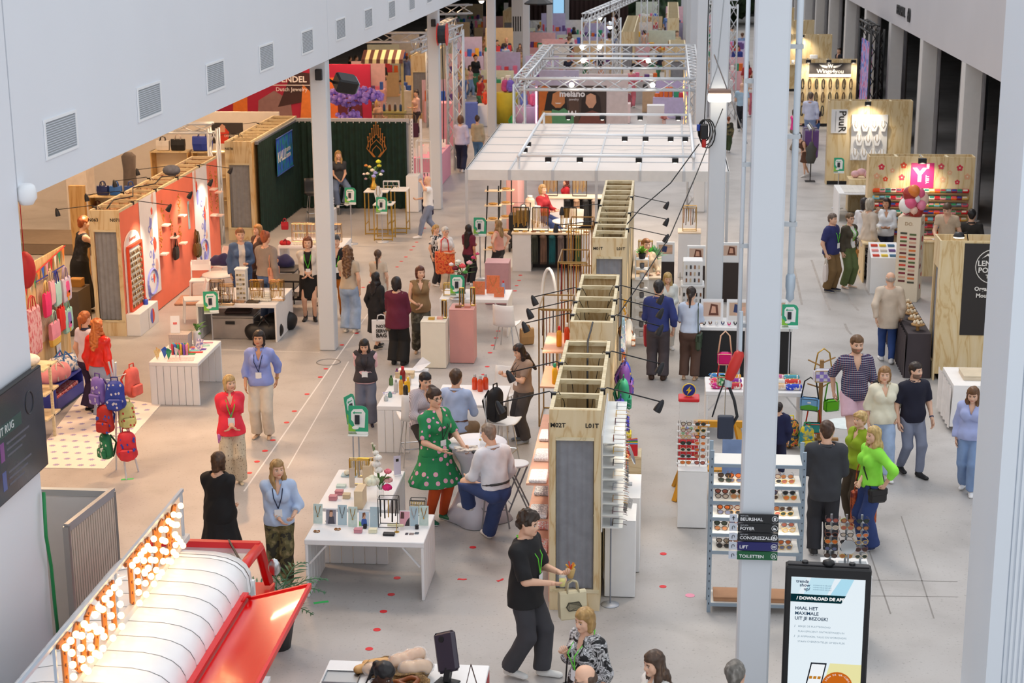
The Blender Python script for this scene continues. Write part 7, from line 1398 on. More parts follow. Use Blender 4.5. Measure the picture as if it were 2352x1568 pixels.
for r in range(10):
 ob('peg_rail',B_(-.39,.39,-.06,-.03,.57+r*.115,.58+r*.115),mat('c9c2b4',.5),t)
 for k in range(12):ob('hanging_trinket',cached(('trk',(r+k)%4),lambda:EL((0,0,0),(.02,.014,.036),6,4).mesh('hanging_trinket',mat(('b08c4a','5a3a24','d8c8a0','8a6a5a')[(r+k)%4],.35,.4,0))),None,t,(-.36+k*.065,-.075,.535+r*.115))
text(t,'Souvenir',.12,m0('e0806a',.6),(0,-.035,1.85))
t=thing('low_cabinet','low white cabinet with a half blue half orange disc','cabinet',(-10.36,31.6,0),Q);ob('body',BX(-.6,.6,-.14,.14,0,.44,.006),WT,t);ob('disc_half',VP([(.2+.13*COS(a),.22+.15*SIN(a))for a in[Q+PI*k/12 for k in range(13)]],-.146,-.14),m0('5b6ad0',.5),t);ob('disc_half',VP([(.2+.13*COS(a),.22+.15*SIN(a))for a in[-Q+PI*k/12 for k in range(13)]],-.146,-.14),m0('e8502c',.5),t);ob('door_gap',B_(-.06,-.055,-.142,-.138,.01,.43),INK,t)
bottle('blue and red candle jar on the low cabinet',(-10.36,31.85,.44),.14,.05,'3a5ad0','d83a2c')
SH=[(33.75,1.72),(33.5,1.15),(34.3,1.35),(34.95,1.7),(34.9,1.1),(37.55,1.85),(37.5,1.25),(38.0,1.7),(38.0,1.15)]
for i,(y,z)in enumerate(SH):
 t=thing('wall_ledge','small white ledge with gold earrings on the coral wall, %s from the arched board'%ORD[i],'ledge',(-10.5,y,z),Q);ob('ledge_board',B_(-.12,.12,-.14,0,-.03,0),mat('f2e2d6',.5),t)
 q=MB();R=rnd(i)
 for k in range(22):a,r=R.uniform(0,6.28),.16*math.sqrt(R.random());q.ell((r*.7*COS(a),-.012,.28+1.5*r*SIN(a)),(.016,.008,.02),5,4)
 e=ob('earrings',q,mat('d8a04c',.35,.5,0),t);e['kind']='stuff'
for lab,y,z,m in(('brown knitted bag hanging on the coral wall',35.85,.62,'6a4a1e'),('olive knitted bag beside the brown one',36.02,.55,'5a5228'),('dark hair scrunchie strand on the coral wall',34.3,.85,'2c2624')):tote(lab,(-10.42,y,z),Q,mat(m,.9,0,.2,25.),mat(m,.9,0,0),.24,.28,.08,.3)
one('hand_mirror','oval brown hand mirror on the coral wall','mirror',EL((0,0,0),(.012,.07,.12),12,8),mat('8a4a3a',.4),(-10.48,34.5,1.05),sm=1);scard('pale blue narrow earring strip on the coral wall',(-10.49,35.65,1.25),.14,.62,mat('b9cdd2',.5),Q,0,'c9a24a')
one('floor_leaflets','folded cardboard lying at the foot of the coral wall','cardboard',BX(-.25,.25,-.4,.4,0,.05,.01),mat('b58a72',.8,0,.2,20),(-10.1,34.0,0),.1)
one('bunched_bag','grey bag lying on top of the coral wall','bag',EL((0,0,.1),(.2,.17,.12),12,8),mat('5a6070',.8,0,.2,12),(-10.75,35.4,2.5),sm=1)
# -- silver jewellery table and surroundings
ptable('white table of bead jewellery before the coral wall',-9.0,-7.42,30.7,32.15,.75,'y',6,False)
t=thing('flight_case','silver metal case with latch under the bead table','case',(-8.35,31.2,0));ob('body',BX(-.42,.42,-.3,.3,0,.42,.012),mat('a9a6a4',.35,.6,.05),t);ob('lid',BX(-.43,.43,-.31,.31,.42,.47,.01),mat('9a9896',.35,.6,0),t);ob('latch',B_(-.13,.05,-.325,-.3,.3,.36),BLACK,t);ob('side_handle',CY((.44,0,.22),.05,-.01,.01,10),BLACK,t)
one('folded_cloth','dark folded cloth on the silver case','cloth',BX(-.25,.25,-.18,.18,0,.05,.02),mat('4a3a38',.8,0,.1),(-8.3,31.2,.47),.1);duffel('black holdall under the bead table end',(-7.75,31.0,0),.2,BLACK,BLACK,.6,.17);duffel('second black bag behind the black holdall',(-7.6,31.7,0),.5,BLACK,DARK,.5,.18)
rsign('recycling sign standing at the bead table corner',(-8.64,30.5),.3,.62);rsign('recycling sign on a tall pole behind the bead stands',(-7.78,40.41),0,1.0)
t=thing('earring_tower','square white tower of watches and earrings on the bead table','display tower',(-8.15,31.01,0.75));ob('core',BX(-.1,.1,-.1,.1,0,.62,.006),mat('e8e4dc',.5),t);ob('cap',BX(-.115,.115,-.115,.115,.62,.65,.004),WT,t)
for r in range(6):
 for k in range(3):ob('watch_face',CY((-.06+k*.06,-.105,.08+r*.09),.022,-.012,.02,8),mat(('c9b88a','d8d8d8','8a7a5a')[(r+k)%3],.3,.5,0),t)
for lab,p,c in(('bangle tree with dark cords on the bead table',(-8.64,30.98,0.75),('3a4450','6a5a3c','8a8a7a')),('second bangle tree with beads on the bead table',(-8.36,30.63,0.75),('5a3a2c','a08a5a','3a3a3a')),('gold chain hanger on the bead table',(-7.87,31.03,0.75),('c9a24a','b08838')),('gold chain hanger at the table end',(-7.47,31.05,0.75),('c9a24a','d8b86a'))):wrack(lab,p,.26,.1,.4,metal('8a6a3a',.35),.007,(.36,.2),((.36,10,c,.15),(.2,10,c,.14)))
for i in range(5):one('bead_roll','roll of cream beads lying on the bead table, %s from the front'%ORD[i],'beads',TB([(-.17,0,.03),(-.06,.01,.035),(.06,-.01,.035),(.17,0,.03)],.028,7),mat('efe6d8',.5,0,.25,60),(-7.75-.03*i,30.95+i*.14,.75),sm=1)
for i in range(4):parcel('dark tray of bracelets on the bead table, %s from the aisle'%ORD[i],(-8.75+i*.28,30.88,.75),(.24,.18,.03),mat(('c9b9a0','3a2a20','b08a6a','4a4034')[i],.5,0,.4,60))
t=thing('round_white_table','round white table between the white chairs at the coral wall','table',(-9.25,33.4,0));ob('table_top',LA([(.34,.71),(.36,.72),(.36,.74),(.0,.745)],n=24),WT,t,sm=1);ob('stem',CY((0,0,0),.03,.02,.71,10),WT,t);ob('foot',LA([(.2,0),(.2,.012),(.03,.03)],n=20),WT,t,sm=1)
monobloc('white chair nearest the coral wall cabinet',(-9.52,32.37),RAD(-70));monobloc('white chair turned toward the round table',(-9.87,34.1),RAD(10));monobloc('white chair carrying dark blue velvet by the coral wall',(-9.79,35.59),RAD(-30))
for lab,p,s_ in(('dark blue velvet bag heap on the white chair',(*(-9.79,35.59),.46),.3),('dark blue velvet heap behind the grey sweater',(-8.1,34.3,.72),.33),('dark blue velvet heap near the green curtain',(-9.3,36.9,0),.3)):
 V,Qd=cached(('heap',s_),lambda:grow([((-.12,0,.08),(.12,0,.08),s_*.45,s_*.4),((0,.05,.12),(.05,0,.2),s_*.4,s_*.25)],.028,k=.06,wob=lambda X,Y,Z:.02*np.sin(22*X+9*Z)*np.sin(20*Y),clip=[lambda X,Y,Z:-Z+0*X+0*Y]));one('velvet_heap',lab,'cloth',np_mesh('velvet_heap',V,Qd,mat('1d1a4e',.8,0,.2,10,sheen=.4)),None,p)
for lab,x,y,lg in(('white bead table behind the jacket woman',-8.2,34.2,1),('white bead table near the fascia column',-7.6,33.3,1)):
 t=thing('bead_table',lab,'table',(x,y,0));ob('table_top',BX(-.45,.45,-.35,.35,.68,.72,.006),mat('3a3634',.6),t);ob('shelf',BX(-.42,.42,-.32,.32,.3,.33,.006),BLACK,t)
 for sx in(-.4,.4):
  for sy in(-.3,.3):ob('leg',RO((sx,sy,0),(sx,sy,.68),.015,6),BLACK,t)
for i in range(4):one('shell_bunch','bunch of white shells on the low black shelf, %s along'%ORD[i],'shells',EL((0,0,.05),(.08,.07,.06),9,6),mat('eaddd0',.6,0,.3,40),(-7.9+.2*i,33.2,.33),sm=1)
t=thing('white_pedestal_table','white pedestal table beside the woman in black','table',(-7.15,33.9,0));ob('table_top',LA([(.36,.7),(.38,.72),(.0,.725)],n=22),WT,t,sm=1);ob('stem',CY((0,0,0),.035,.02,.7,10),CHROME,t);ob('foot',LA([(.24,0),(.24,.012),(.03,.03)],n=20),CHROME,t,sm=1)
one('paper_folder','beige folder lying on the white pedestal table','folder',BX(-.15,.15,-.1,.1,0,.01,.002),mat('d8c4b4',.7),(-7.15,33.85,.725),.4)
# -- paper goods table
ptable('white boarded table of paper party goods',-8.62,-7.77,26.45,27.95,.75,'x',7)
GOODC='e04a5a 3a6ad0 2f9a70 f0b83a 8a5ac0 f08aa6 5ac0c8 e8782c'.split()
for i in range(12):one('gift_roll','%s paper roll standing on the party table, place %s'%(('red','blue','green','yellow','violet','pink','aqua','orange')[i%8],NUM[i]),'paper roll',LA([(.022,0),(.022,.17),(.012,.19)],n=8),mat(GOODC[i%8],.5,0,.2,40),(-8.35+.05*(i%6),26.95+.07*(i//6),.75),sm=1)
for i in range(6):one('folded_fan','%s folded paper fan at the party table front, place %s'%(('patterned','blue','green','white','rose','amber')[i],NUM[i]),'paper fan',MB()._add([(0,0,0),(.07,-.02,.15),(.02,.03,.2),(-.05,.0,.16)],[(0,1,2),(0,2,3),(0,3,1)]),mat(('f0d8a0','3a6ad0','2f9a70','f0e8e0','f0a0b0','f0b04a')[i],.6,0,.2,30),(-8.52+.1*(i%5),26.6+.1*(i%2),.75),.5*i)
for i in range(8):one('paper_garland','%s paper set lying along the party table, place %s'%(('green','red','aqua','violet','coral','mint','white','rose')[i],NUM[i]),'paper set',BX(-.13,.13,-.035,.035,0,.012,.002),mat(('3aa06a','e04a3a','8ad8d8','8a5ac0','f0805a','a8dcc8','f2eef0','f0a8b8')[i],.6,0,.15,40),(-8.1+.1*(i%2),27.0+i*.11,.75),.15*(i%3))
one('doily_sheet','pink lace paper sheet at the party table front','paper',BX(-.22,.22,-.12,.12,0,.006,.001),mat('f4d0cc',.6,0,.25,50),(-8.12,26.65,.75),.2)
parcel('white grid patterned box on the party table',(-8.35,27.45,.75),(.34,.26,.26),smat('grid_box','f4f0ec','b8a8a0',110.,'X',.6,.12,'b8a8a0'));scard('white sign card with red writing on the grid box',(-8.42,27.4,1.01),.16,.3,WT,.2,12,art=(([(-.2,.5),(.2,.5),(.2,.62),(-.2,.62)],'e0504a'),));bouquet('white jar with trailing green plant on the party table',(-8.1,27.6,.75),[(.04,0,.34,.03,'4f8d3a'),(-.03,.02,.36,.03,'3f7d3a'),(.06,-.03,.22,.03,'4f8d3a')],[(.06,0),(.07,.05),(.06,.22),(.065,.26)],WT)
scard('blue patterned booklet leaning on the party table',(-8.0,27.25,.75),.16,.2,nmat('booklet',[(.4,'f0e8f0'),(.6,'6a6ac0')],20,2),-.5,25)
# -- bag stand, rug and bench
RUG=nmat('rug_weave',[(0,'f0e4dc'),(1,'f6ece4')],30,2)
p0,p1,p2,p3=(-9.51,23.08),(-8.32,23.12),(-8.45,26.44),(-10.02,27.04)
t=thing('patterned_rug','cream rug with small lilac medallions by the bag stand','rug');ob('rug_pile',MB()._add([(*p0,.012),(*p1,.012),(*p2,.012),(*p3,.012),(*p0,0),(*p1,0),(*p2,0),(*p3,0)],[(0,1,2,3),(0,4,5,1),(1,5,6,2),(2,6,7,3),(3,7,4,0)]),RUG,t)
MED=MB().prism([(.055*(1 if i%2==0 else .55)*COS(PI*i/8),.055*(1 if i%2==0 else .55)*SIN(PI*i/8))for i in range(16)],0,.002).mesh('medallion',mat('a8a0c8',.8,0,.1))
A,B,C_,D_=[Vector((*p,0))for p in(p0,p1,p2,p3)]
for r in range(13):
 for k in range(6):
  u,v=(k+.25+.5*(r%2))/6.4,(r+.5)/13;a=A.lerp(B,u);b=D_.lerp(C_,u);p=a.lerp(b,v);ob('medallion',MED,None,t,(p.x,p.y,.0125))
sx,sy=-7.98,22.9
t=thing('bag_tripod','white metal tripod stand hung with child backpacks','stand',(sx,sy,0));PM=mat('dfe3ea',.3,.3,0)
for a in(-1.0,2.2,.65):ob('leg',TB([(.26*COS(a),.26*SIN(a),0),(-.08*COS(a),-.08*SIN(a),1.75)],.014,6),PM,t)
ob('ring',TB([(.09*COS(a),.09*SIN(a),1.1)for a in[2*PI*i/12 for i in range(12)]],.009,5,True),PM,t)
for a,z in((-2.2,1.45),(-1.0,1.4),(.2,1.5),(-2.,1.),(-.6,1.05),(-1.9,.6),(-.8,.62)):ob('hook',TB([(0,0,z),(.16*COS(a),.16*SIN(a),z+.05)],.008,5),PM,t)
for lab,dx,dy,z,c,s_,d,r,w in(('purple dotted child backpack high on the tripod stand',-.24,-.08,1.08,'7a62b8','5a4490','c8c0d8',-.5,.28),('blue backpack with pale motifs on the tripod stand',.06,-.22,1.05,'2a3fa0','1c2c78','d8d4dc',.1,.3),('coral backpack on the far side of the tripod stand',.2,.16,1.15,'ee6a5a','d84a3a',None,1.2,.3),('red backpack with blue motifs in the middle of the tripod',-.14,-.16,.68,'b82a24','2c4ab0','3a5ac0',-.2,.28),('pale yellow backpack on the tripod stand',.17,-.08,.74,'dcd88a','c0bc6a','c8483a',.5,.25),('green backpack low on the tripod stand',-.16,-.14,.28,'1f7a50','145a38','d8e0d8',-.6,.24),('red backpack with blue dots low on the tripod stand',.16,-.16,.26,'d8303e','b01e2c','3a46b0',.3,.3)):bpack(lab,(sx+dx,sy+dy,z),r,mat(c,.55,0,.12,9.),s_,w,.40,.17,None,d)
t=thing('storage_bench','blue storage bench with an open front under the duffels','bench',(-10.2,26.4,0),RAD(88));BB=mat('2b3596',.5,0,.03);ob('seat_board',BX(-.62,.62,-.2,.2,.44,.47,.006),BB,t);ob('side_board',VP([(-.62,0),(-.56,0),(-.54,.05),(-.58,.44),(-.62,.44)],-.2,.2),BB,t);ob('side_board',B_(.58,.62,-.2,.2,0,.44),BB,t);ob('front_board',B_(-.58,.58,-.2,-.18,.06,.24),BB,t);ob('floor_board',B_(-.58,.58,-.2,.2,.05,.07),BB,t);ob('back_board',B_(-.58,.58,.18,.2,.05,.44),BB,t)
for i in range(4):one('book_pack','red spotted pack inside the blue bench, %s along'%ORD[i],'pack',BX(-.12,.12,-.12,.12,0,.2,.01),nmat('red_spots',[(.5,'c8383a'),(.58,'f0c8c0')],40,1),(-10.15,26.0+i*.26,.08))
duffel('pink duffel bag on the blue bench',(-10.15,26.15,.47),RAD(70),mat('ee9aa0',.7,0,.08),m0('f2e2d4',.7),.52,.15);duffel('white patterned duffel with blue trim on the bench',(-10.2,26.72,.47),RAD(60),nmat('duffel_print',[(.48,'ece4dc'),(.56,'6a8ab0')],22,2),m0('2c6ab0',.6),.5,.15)
t=thing('low_stool','small blue metal stool beside the bag wall','stool',(-10.2,27.3));ob('seat',CY((0,0,0),.17,.43,.45,18),m0('3a4ab8',.4),t)
for a in(.5,2.6,4.7):ob('leg',TB([(.12*COS(a),.12*SIN(a),.43),(.16*COS(a),.16*SIN(a),0)],.018,6),m0('3a4ab8',.4),t)
t=thing('bag_wall','pine board wall hung with totes and party flags','stand wall',(-10.52,26.95,0),Q)
for i in range(8):ob('pine_board',B_(-1.05+i*.2625,-.795+i*.2625,0,.03,0,2.42),wood_mat('pine_board','f0d2a0','e8c58e','d8ac6a',2.),t)
ob('wire_grid',B_(-.4,.72,-.012,-.008,1.0,2.05),smat('wire_grid','2c3aa0','f0d2a0',90.,'X',.6,.12,'f0d2a0'),t);ob('top_rail',RO((-.5,-.05,2.1),(.85,-.05,2.1),.012,6),m0('2c3aa0',.4),t);ob('flag_cord',TB([(-1.05,-.04,2.2),(-.4,-.05,2.26),(.4,-.05,2.36),(1.0,-.04,2.42)],.012,5),m0('d8302c',.6),t)
for i in range(10):x=-.95+i*.2;z=2.2+.2*(i/9);ob('pennant',VP([(x-.07,z),(x+.07,z),(x+.01,z-.24)],-.055,-.052),mat(('d8302c','f2ead8','3aa06a','f08a3a','3a6ad0','e8a0b0')[i%6],.7,0,0),t)
POP=lambda c1,c2:(([(-.18,.35),(.18,.35),(.18,.72),(.1,.86),(-.1,.86),(-.18,.72)],c1),([(-.18,.22),(.18,.22),(.18,.45),(-.18,.45)],c2),([(-.05,.05),(.05,.05),(.05,.22),(-.05,.22)],'f0c04a'))
for lab,y,z,c,hc,art,m2,w in(('pink and yellow tote on the pine bag wall',26.95,.88,'f09ab0','bfe0d0',None,mat('f2c860',.7),.4),('red drawstring bag between the pink and mint totes',27.3,1.05,'e0302c','c8242a',None,None,.26),('mint tote with a lilac popsicle',27.6,.95,'a6d8cc','8ac8ba',POP('8a7ad0','e86ab0'),None,.38),('lavender tote with a pink popsicle',27.62,1.5,'d4c8dc','b8a8c8',POP('f05a9a','f0782c'),None,.4),('mint drawstring bag on the pine wall top',27.2,1.52,'b4e4dc','2c3aa0',None,None,.26),('hot pink drawstring bag on the pine wall top',26.7,1.45,'f0387a','f0d08a',None,None,.26),('pale pink hanging pouch between the drawstring bags',26.95,1.6,'f4b8c4','f0d8b0',None,None,.2)):tote(lab,(-10.4,y,z),Q,mat(c,.75,0,.05),mat(hc,.75,0,0),w,.42,.07,.2,art,None,m2)
scard('white sign with a pink party hat on the pine wall',(-10.5,27.35,.5),.22,.34,WT,Q,0,art=(([(-.2,.2),(.2,.2),(0,.7)],'e05a9a'),))
t=thing('pine_shelf','pine shelf end with pink clothing beside the near wall','shelving',(-9.95,24.6,0));
for x in(0,.3):ob('post',B_(x,x+.04,0,.04,0,1.2),PINE,t)
for z in(.35,.75,1.15):ob('board',B_(-.3,.34,-.3,.3,z,z+.03),PINE,t)
for i in range(3):one('folded_shirt','pink patterned cushion on the pine shelf end, tier %s'%NUM[i],'cushion',EL((0,0,.1),(.2,.18,.1),12,7),mat(('f0c8c8','e8a0a8','e9e4dc')[i],.8,0,.15,20),(-9.95,24.55,.38+.4*i),sm=1)
tote('pink arrow patterned bag hanging beside the near wall',(-10.35,25.9,1.0),Q,nmat('arrow_print',[(.5,'f0c0c4'),(.6,'d86a74')],26,2,(1,1,.4)),m0('e0504a',.7),.5,.8,.1,.2,name='hanging_garment')
one('red_ball_lamp','dark red round paper lamp at the near wall edge','lamp',EL((0,0,0),(.16,.16,.3),14,9).rod((0,0,.3),(0,0,3.3),.008,4),mat('b01e26',.6),(-9.9,24.63,2.708),sm=1)
# -- green velvet stand
VEL=mat('0b2a22',.85,0,.25,6.)
t=thing('velvet_curtain','dark green velvet curtain on a grey rail, corner stand','curtain');ob('curtain_side',pleat((-10.2,41.0),(-10.15,45.35),.02,2.42,.05,22),VEL,t,sm=1);ob('curtain_back',pleat((-10.15,45.4),(-7.12,45.4),.02,2.42,.05,18),VEL,t,sm=1);ob('rail',B_(-10.25,-7.05,45.42,45.52,2.38,2.5),mat('b5b6bc',.4,.3,0),t);ob('rail',B_(-10.28,-10.2,41.0,45.5,2.38,2.46),mat('7a8494',.4,.3,0),t);ob('back_panel',B_(-10.25,-7.0,45.5,45.54,0,2.42),mat('c9cace',.6),t)
lg=MB();LX,LZ=-7.94,1.48
for w_,hh in((.27,.62),(.2,.46),(.13,.3)):lg.tube([(LX-w_*.3,45.28,LZ-.02),(LX-w_,45.28,LZ+hh*.35),(LX-w_*.8,45.28,LZ+hh*.65),(LX,45.28,LZ+hh),(LX+w_*.8,45.28,LZ+hh*.65),(LX+w_,45.28,LZ+hh*.35),(LX+w_*.3,45.28,LZ-.02)],.012,5)
em=ob('gold_emblem',lg,mat('b97a3a',.4,.3,0),t)
for k in range(-4,5):ht=.92-.09*abs(k)-(.05 if abs(k)>2 else 0);ob('gold_ray',TB([(LX+.055*k,45.28,LZ+(.62-.11*abs(k)if abs(k)<4 else .25)),(LX+.058*k,45.28,LZ+ht)],.012,5),mat('b97a3a',.4,.3,0),t);ob('gold_bead',EL((LX+.058*k,45.28,LZ+ht+.02),.024,8,5),mat('b97a3a',.4,.3,0),t)
t=thing('fabric_banner','blue patterned banner with white lettering on the green velvet','banner',(-10.08,43.4,0),Q);b=ob('cloth',B_(-.93,.93,-.006,0,1.38,2.32),nmat('peacock',[(.3,'12308a'),(.45,'2c5ad0'),(.55,'1c8a8a'),(.65,'1a2c6a')],7,4,(1,1,.4)),t);text(b,'KALLI',.38,m0('f2f0ea',.5),(-.35,-.01,1.8),ext=.001,bold=.006);text(b,'DUTCH',.14,m0('f2f0ea',.5),(.42,-.01,1.88),ext=.001);text(b,'DESIGN',.14,m0('f2f0ea',.5),(.42,-.01,1.72),ext=.001)
for z in(1.36,2.32):ob('rod',RO((-.95,-.01,z),(.95,-.01,z),.015,6),mat('3a5ab0',.4),t)
def gold_table(label,x,y,w,d,h):
 t=thing('gold_table',label,'table',(x,y,0));ob('table_top',BX(-w/2,w/2,-d/2,d/2,h-.03,h,.005),mat('f2f0ee',.3),t);g=mat('b8963c',.35,.4,0)
 for sx in(-1,1):
  for sy in(-1,1):ob('leg',B_(sx*(w/2-.02)-.012,sx*(w/2-.02)+.012,sy*(d/2-.02)-.012,sy*(d/2-.02)+.012,0,h-.03),g,t)
  ob('foot_rail',B_(sx*(w/2-.02)-.01,sx*(w/2-.02)+.01,-d/2+.02,d/2-.02,.25,.275),g,t)
 for sy in(-1,1):ob('foot_rail',B_(-w/2+.02,w/2-.02,sy*(d/2-.02)-.01,sy*(d/2-.02)+.01,.02,.045),g,t)
gold_table('high gold framed table with white top, flower one',-7.35,41.9,.62,.6,1.12);gold_table('high gold framed table with white top, jewellery end',-6.8,42.1,.42,.6,1.12);gold_table('lower gold framed table in front of the pair',-7.05,41.1,.5,.5,.92)
bouquet('tall mixed bouquet in a shiny gold vase on the gold table',(-7.45,41.9,1.12),[(-.18,0,.62,.05,'c9803a'),(-.1,.05,.58,.05,'d8b86a'),(-.02,0,.5,.06,'f0ead8'),(.06,-.03,.44,.06,'9aa0e0'),(.02,-.05,.36,.06,'a8aaf0'),(.14,.02,.72,.07,'d8e03a'),(.16,0,.62,.06,'c8c83a'),(.24,.0,.48,.05,'8a90d8'),(-.24,0,.4,.04,'f0d8d8'),(-.14,-.04,.42,.05,'e8ddc8'),(.2,-.03,.4,.05,'f4f0e4'),(-.2,.02,.28,.04,'e0b8c0')],[(.06,0),(.10,.04),(.11,.1),(.05,.18),(.045,.3),(.055,.34)],GOLD,spread=1.5,seed=7)
wrack('low rack of dark rings on the gold table',(-7.0,41.95,1.12),.4,.1,.22,WT,.008,(.2,.1),((.2,9,('2a2a2e','1c5a4a','e8e4dc'),.08),(.1,9,('c9a24a','1c4a3c'),.06)))
for i in range(4):parcel('green jewellery box on the lower gold table, %s along'%ORD[i],(-7.2+.1*i,41.05+.05*(i%2),.92),(.07,.07,.05),mat(('1c5a4a','f0f0ee','2a2a2c','1c5a4a')[i],.5))
necklace_bust('white necklace bust on the lower gold table',(-7.22,41.25,.92),.2,.4);rsign('recycling sign hung at the lower gold table',(-7.05,40.7,0),0,.72)
fixed_stool('chrome bar stool under the seated woman in the velvet stand',(-8.75,44.6,0),.3,.8,BLACK,CHROME);bchair('black high chair half behind the fascia column',(-9.3,43.2,0),.4,.75,BLACK,CHROME,'black high chairs',True)
plinth('white round-edged plinth at the velvet stand side',-7.08,-6.75,44.9,45.4,1.0,WT);t=thing('slatted_white_chair','white slatted drawer block beside the fascia column','drawer block',(-8.75,42.3,0));ob('body',BX(-.2,.2,-.2,.2,0,.55,.01),WT,t)
for k in range(4):ob('slat',B_(-.19,.19,-.06,-.04,.6+k*.07,.64+k*.07),WT,t)
t=thing('perforated_frame','white perforated steel frame at the velvet stand corner','frame',(-7.0,45.4,0))
for x in(0,.25):ob('upright',B_(x,x+.06,0,.06,0,2.5),mat('e4e5ea',.4,.2,0),t)
for k in range(24):ob('punched_hole',B_(.022,.038,-.002,0,.1+k*.1,.15+k*.1),DARK,t)
ptable('white jewellery table in front of the velvet stand',-8.7,-7.2,36.4,37.4,.75,'y',6,False)
for i,(x,c)in enumerate(((-8.3,('e8c8b0','f0ece4','c9a24a')),(-7.95,('d8a890','f0e0d0')),(-7.5,('2a2a5a','5a2c1c','8a5a3c')))):wrack('earring rail on the velvet front table, %s along'%ORD[i],(x,36.9,.75),.34,.12,.42,metal('c9b08a',.4),.008,(.4,.2),((.4,10,c,.17),(.2,10,c,.15)))
tote('small red velvet bag hung on the earring rail',(-8.6,36.75,1.05),0,mat('a81c2c',.7),m0('8a1424',.7),.16,.18,.06,.08);duffel('red pouch lying on the velvet front table',(-8.55,36.5,.75),.1,mat('c0202a',.7),m0('8a1424',.7),.22,.05)
for i in range(4):parcel('tray of white jewellery on the velvet front table, %s along'%ORD[i],(-8.25+i*.26,36.55,.75),(.22,.14,.04),mat(('f0e8d8','e8d8b8','f4f0ea','d8d0e0')[i],.5,0,.2,50))
# -- leather bag shop behind the coral wall
LITW=mat('fbe9c8',.6,0,.02)
def bag_shelf(label,x0,x1,y,h,tiers,d=.45):
 t=thing('lit_shelf',label,'shelving',(0,0,0));ob('side_panel',B_(x0,x0+.03,y,y+d,0,h),PLYD,t);ob('side_panel',B_(x1-.03,x1,y,y+d,0,h),PLYD,t);ob('back_panel',B_(x0,x1,y+d-.02,y+d,0,h),LITW,t)
 for z in tiers:ob('board',B_(x0+.03,x1-.03,y,y+d-.02,z-.03,z),LITPLY,t)
 ob('top_board',B_(x0-.01,x1+.01,y-.01,y+d,h-.03,h),LITPLY,t)
bag_shelf('lit wooden shelf of leather bags nearest the coral wall',-13.0,-11.75,36.3,1.85,(.5,.95,1.4));bag_shelf('lit wooden shelf behind the bearded seller',-13.3,-12.3,42.0,2.05,(.8,1.4));bag_shelf('lit wooden shelf with the blue bag on top',-12.2,-11.3,42.0,2.05,(.8,1.4))
BG=(('1f2f6a','navy'),('2c6ac0','blue striped'),('1c4a9c','azure'),('5a2c1c','brown'),('b02c6a','magenta'),('2f4a34','forest'),('c9822c','mustard'),('3a2c4a','aubergine'),('8a4a2c','cognac'),('e0602c','orange'))
for i,(x,y,z)in enumerate(((-12.7,36.5,1.85),(-12.4,36.5,1.85),(-12.05,36.5,1.85),(-12.85,36.5,1.4),(-11.7,38.6,1.4),(-12.55,36.5,1.4),(-12.7,36.5,.95),(-12.4,36.5,.95),(-12.1,36.5,1.4),(-12.1,36.5,.95))):tote('%s leather bag in the bag shop, shelf spot %s'%(BG[i][1],NUM[i]),(x,y,z),.2*(i%3-1),mat(BG[i][0],.45,0,.1),mat(BG[i][0],.45,0,0),.27,.22,.12,.1)
tote('large blue bag standing on the lit shelf',(-11.95,42.2,2.05),0,mat('2743b0',.5),m0('1c2f80',.5),.5,.38,.2,.1);tote('white and black bag on the farther lit shelf',(-13.0,42.2,2.05),0,mat('e9e4de',.5),m0('2a2a2c',.5),.34,.26,.14,.1);tote('black bag next to the white and black bag',(-12.6,42.2,2.05),0,BLACK,m0('e8d8d0',.5),.36,.3,.14,.12)
tote('small green bag on the lit shelf tier',(-11.9,42.1,1.4),0,mat('3a8a3c',.5),mat('c9a24a',.4,.5,0),.28,.2,.1,.06);plinth('plywood counter with bags before the bearded seller',-12.4,-11.4,38.2,39.0,1.4,LITPLY)
t=thing('poster_board','dark poster with a red portrait above the lit shelves','poster',(-11.55,43.2,0));b=ob('board',B_(-.42,.42,0,.03,2.1,2.65),mat('3a3434',.6),t);ob('print_shape',VP([(-.3,2.1),(.0,2.1),(.05,2.4),(-.12,2.6),(-.28,2.45)],-.003,0),mat('d8402c',.5),b);ob('print_shape',VP([(-.2,2.4),(-.06,2.4),(-.05,2.56),(-.13,2.62),(-.2,2.55)],-.006,-.003),mat('d8a084',.5),b);text(b,'DIVERSE BAGS',.09,m0('e8e2da',.5),(.2,-.004,2.3));ob('post',B_(-.03,.03,.03,.06,0,2.1),STEEL,t)
trussf('low aluminium truss over the bag shop',[((-13.2,40.2,2.9),(-11.1,40.2,2.9)),((-11.1,40.2,0),(-11.1,40.2,2.9))],None,TRM,.22)
one('white_stand_wall','long white stand wall behind the lit bag shelves','stand wall',B_(-20,-10.9,46.4,46.5,0,2.55),mat('efe9e2',.6,0,.02));plinth('white square pillar in the open hall behind',-15.3,-14.75,41.2,41.8,1.75,mat('e8dfd6',.6));one('grey_draped_pillar','grey draped figure stand in the open hall behind','draped stand',LA([(.2,0),(.22,.3),(.17,1.2),(.2,1.6),(.1,1.7)],n=12),mat('7a7270',.8,0,.1),(-14.6,44.2,0),sm=1)
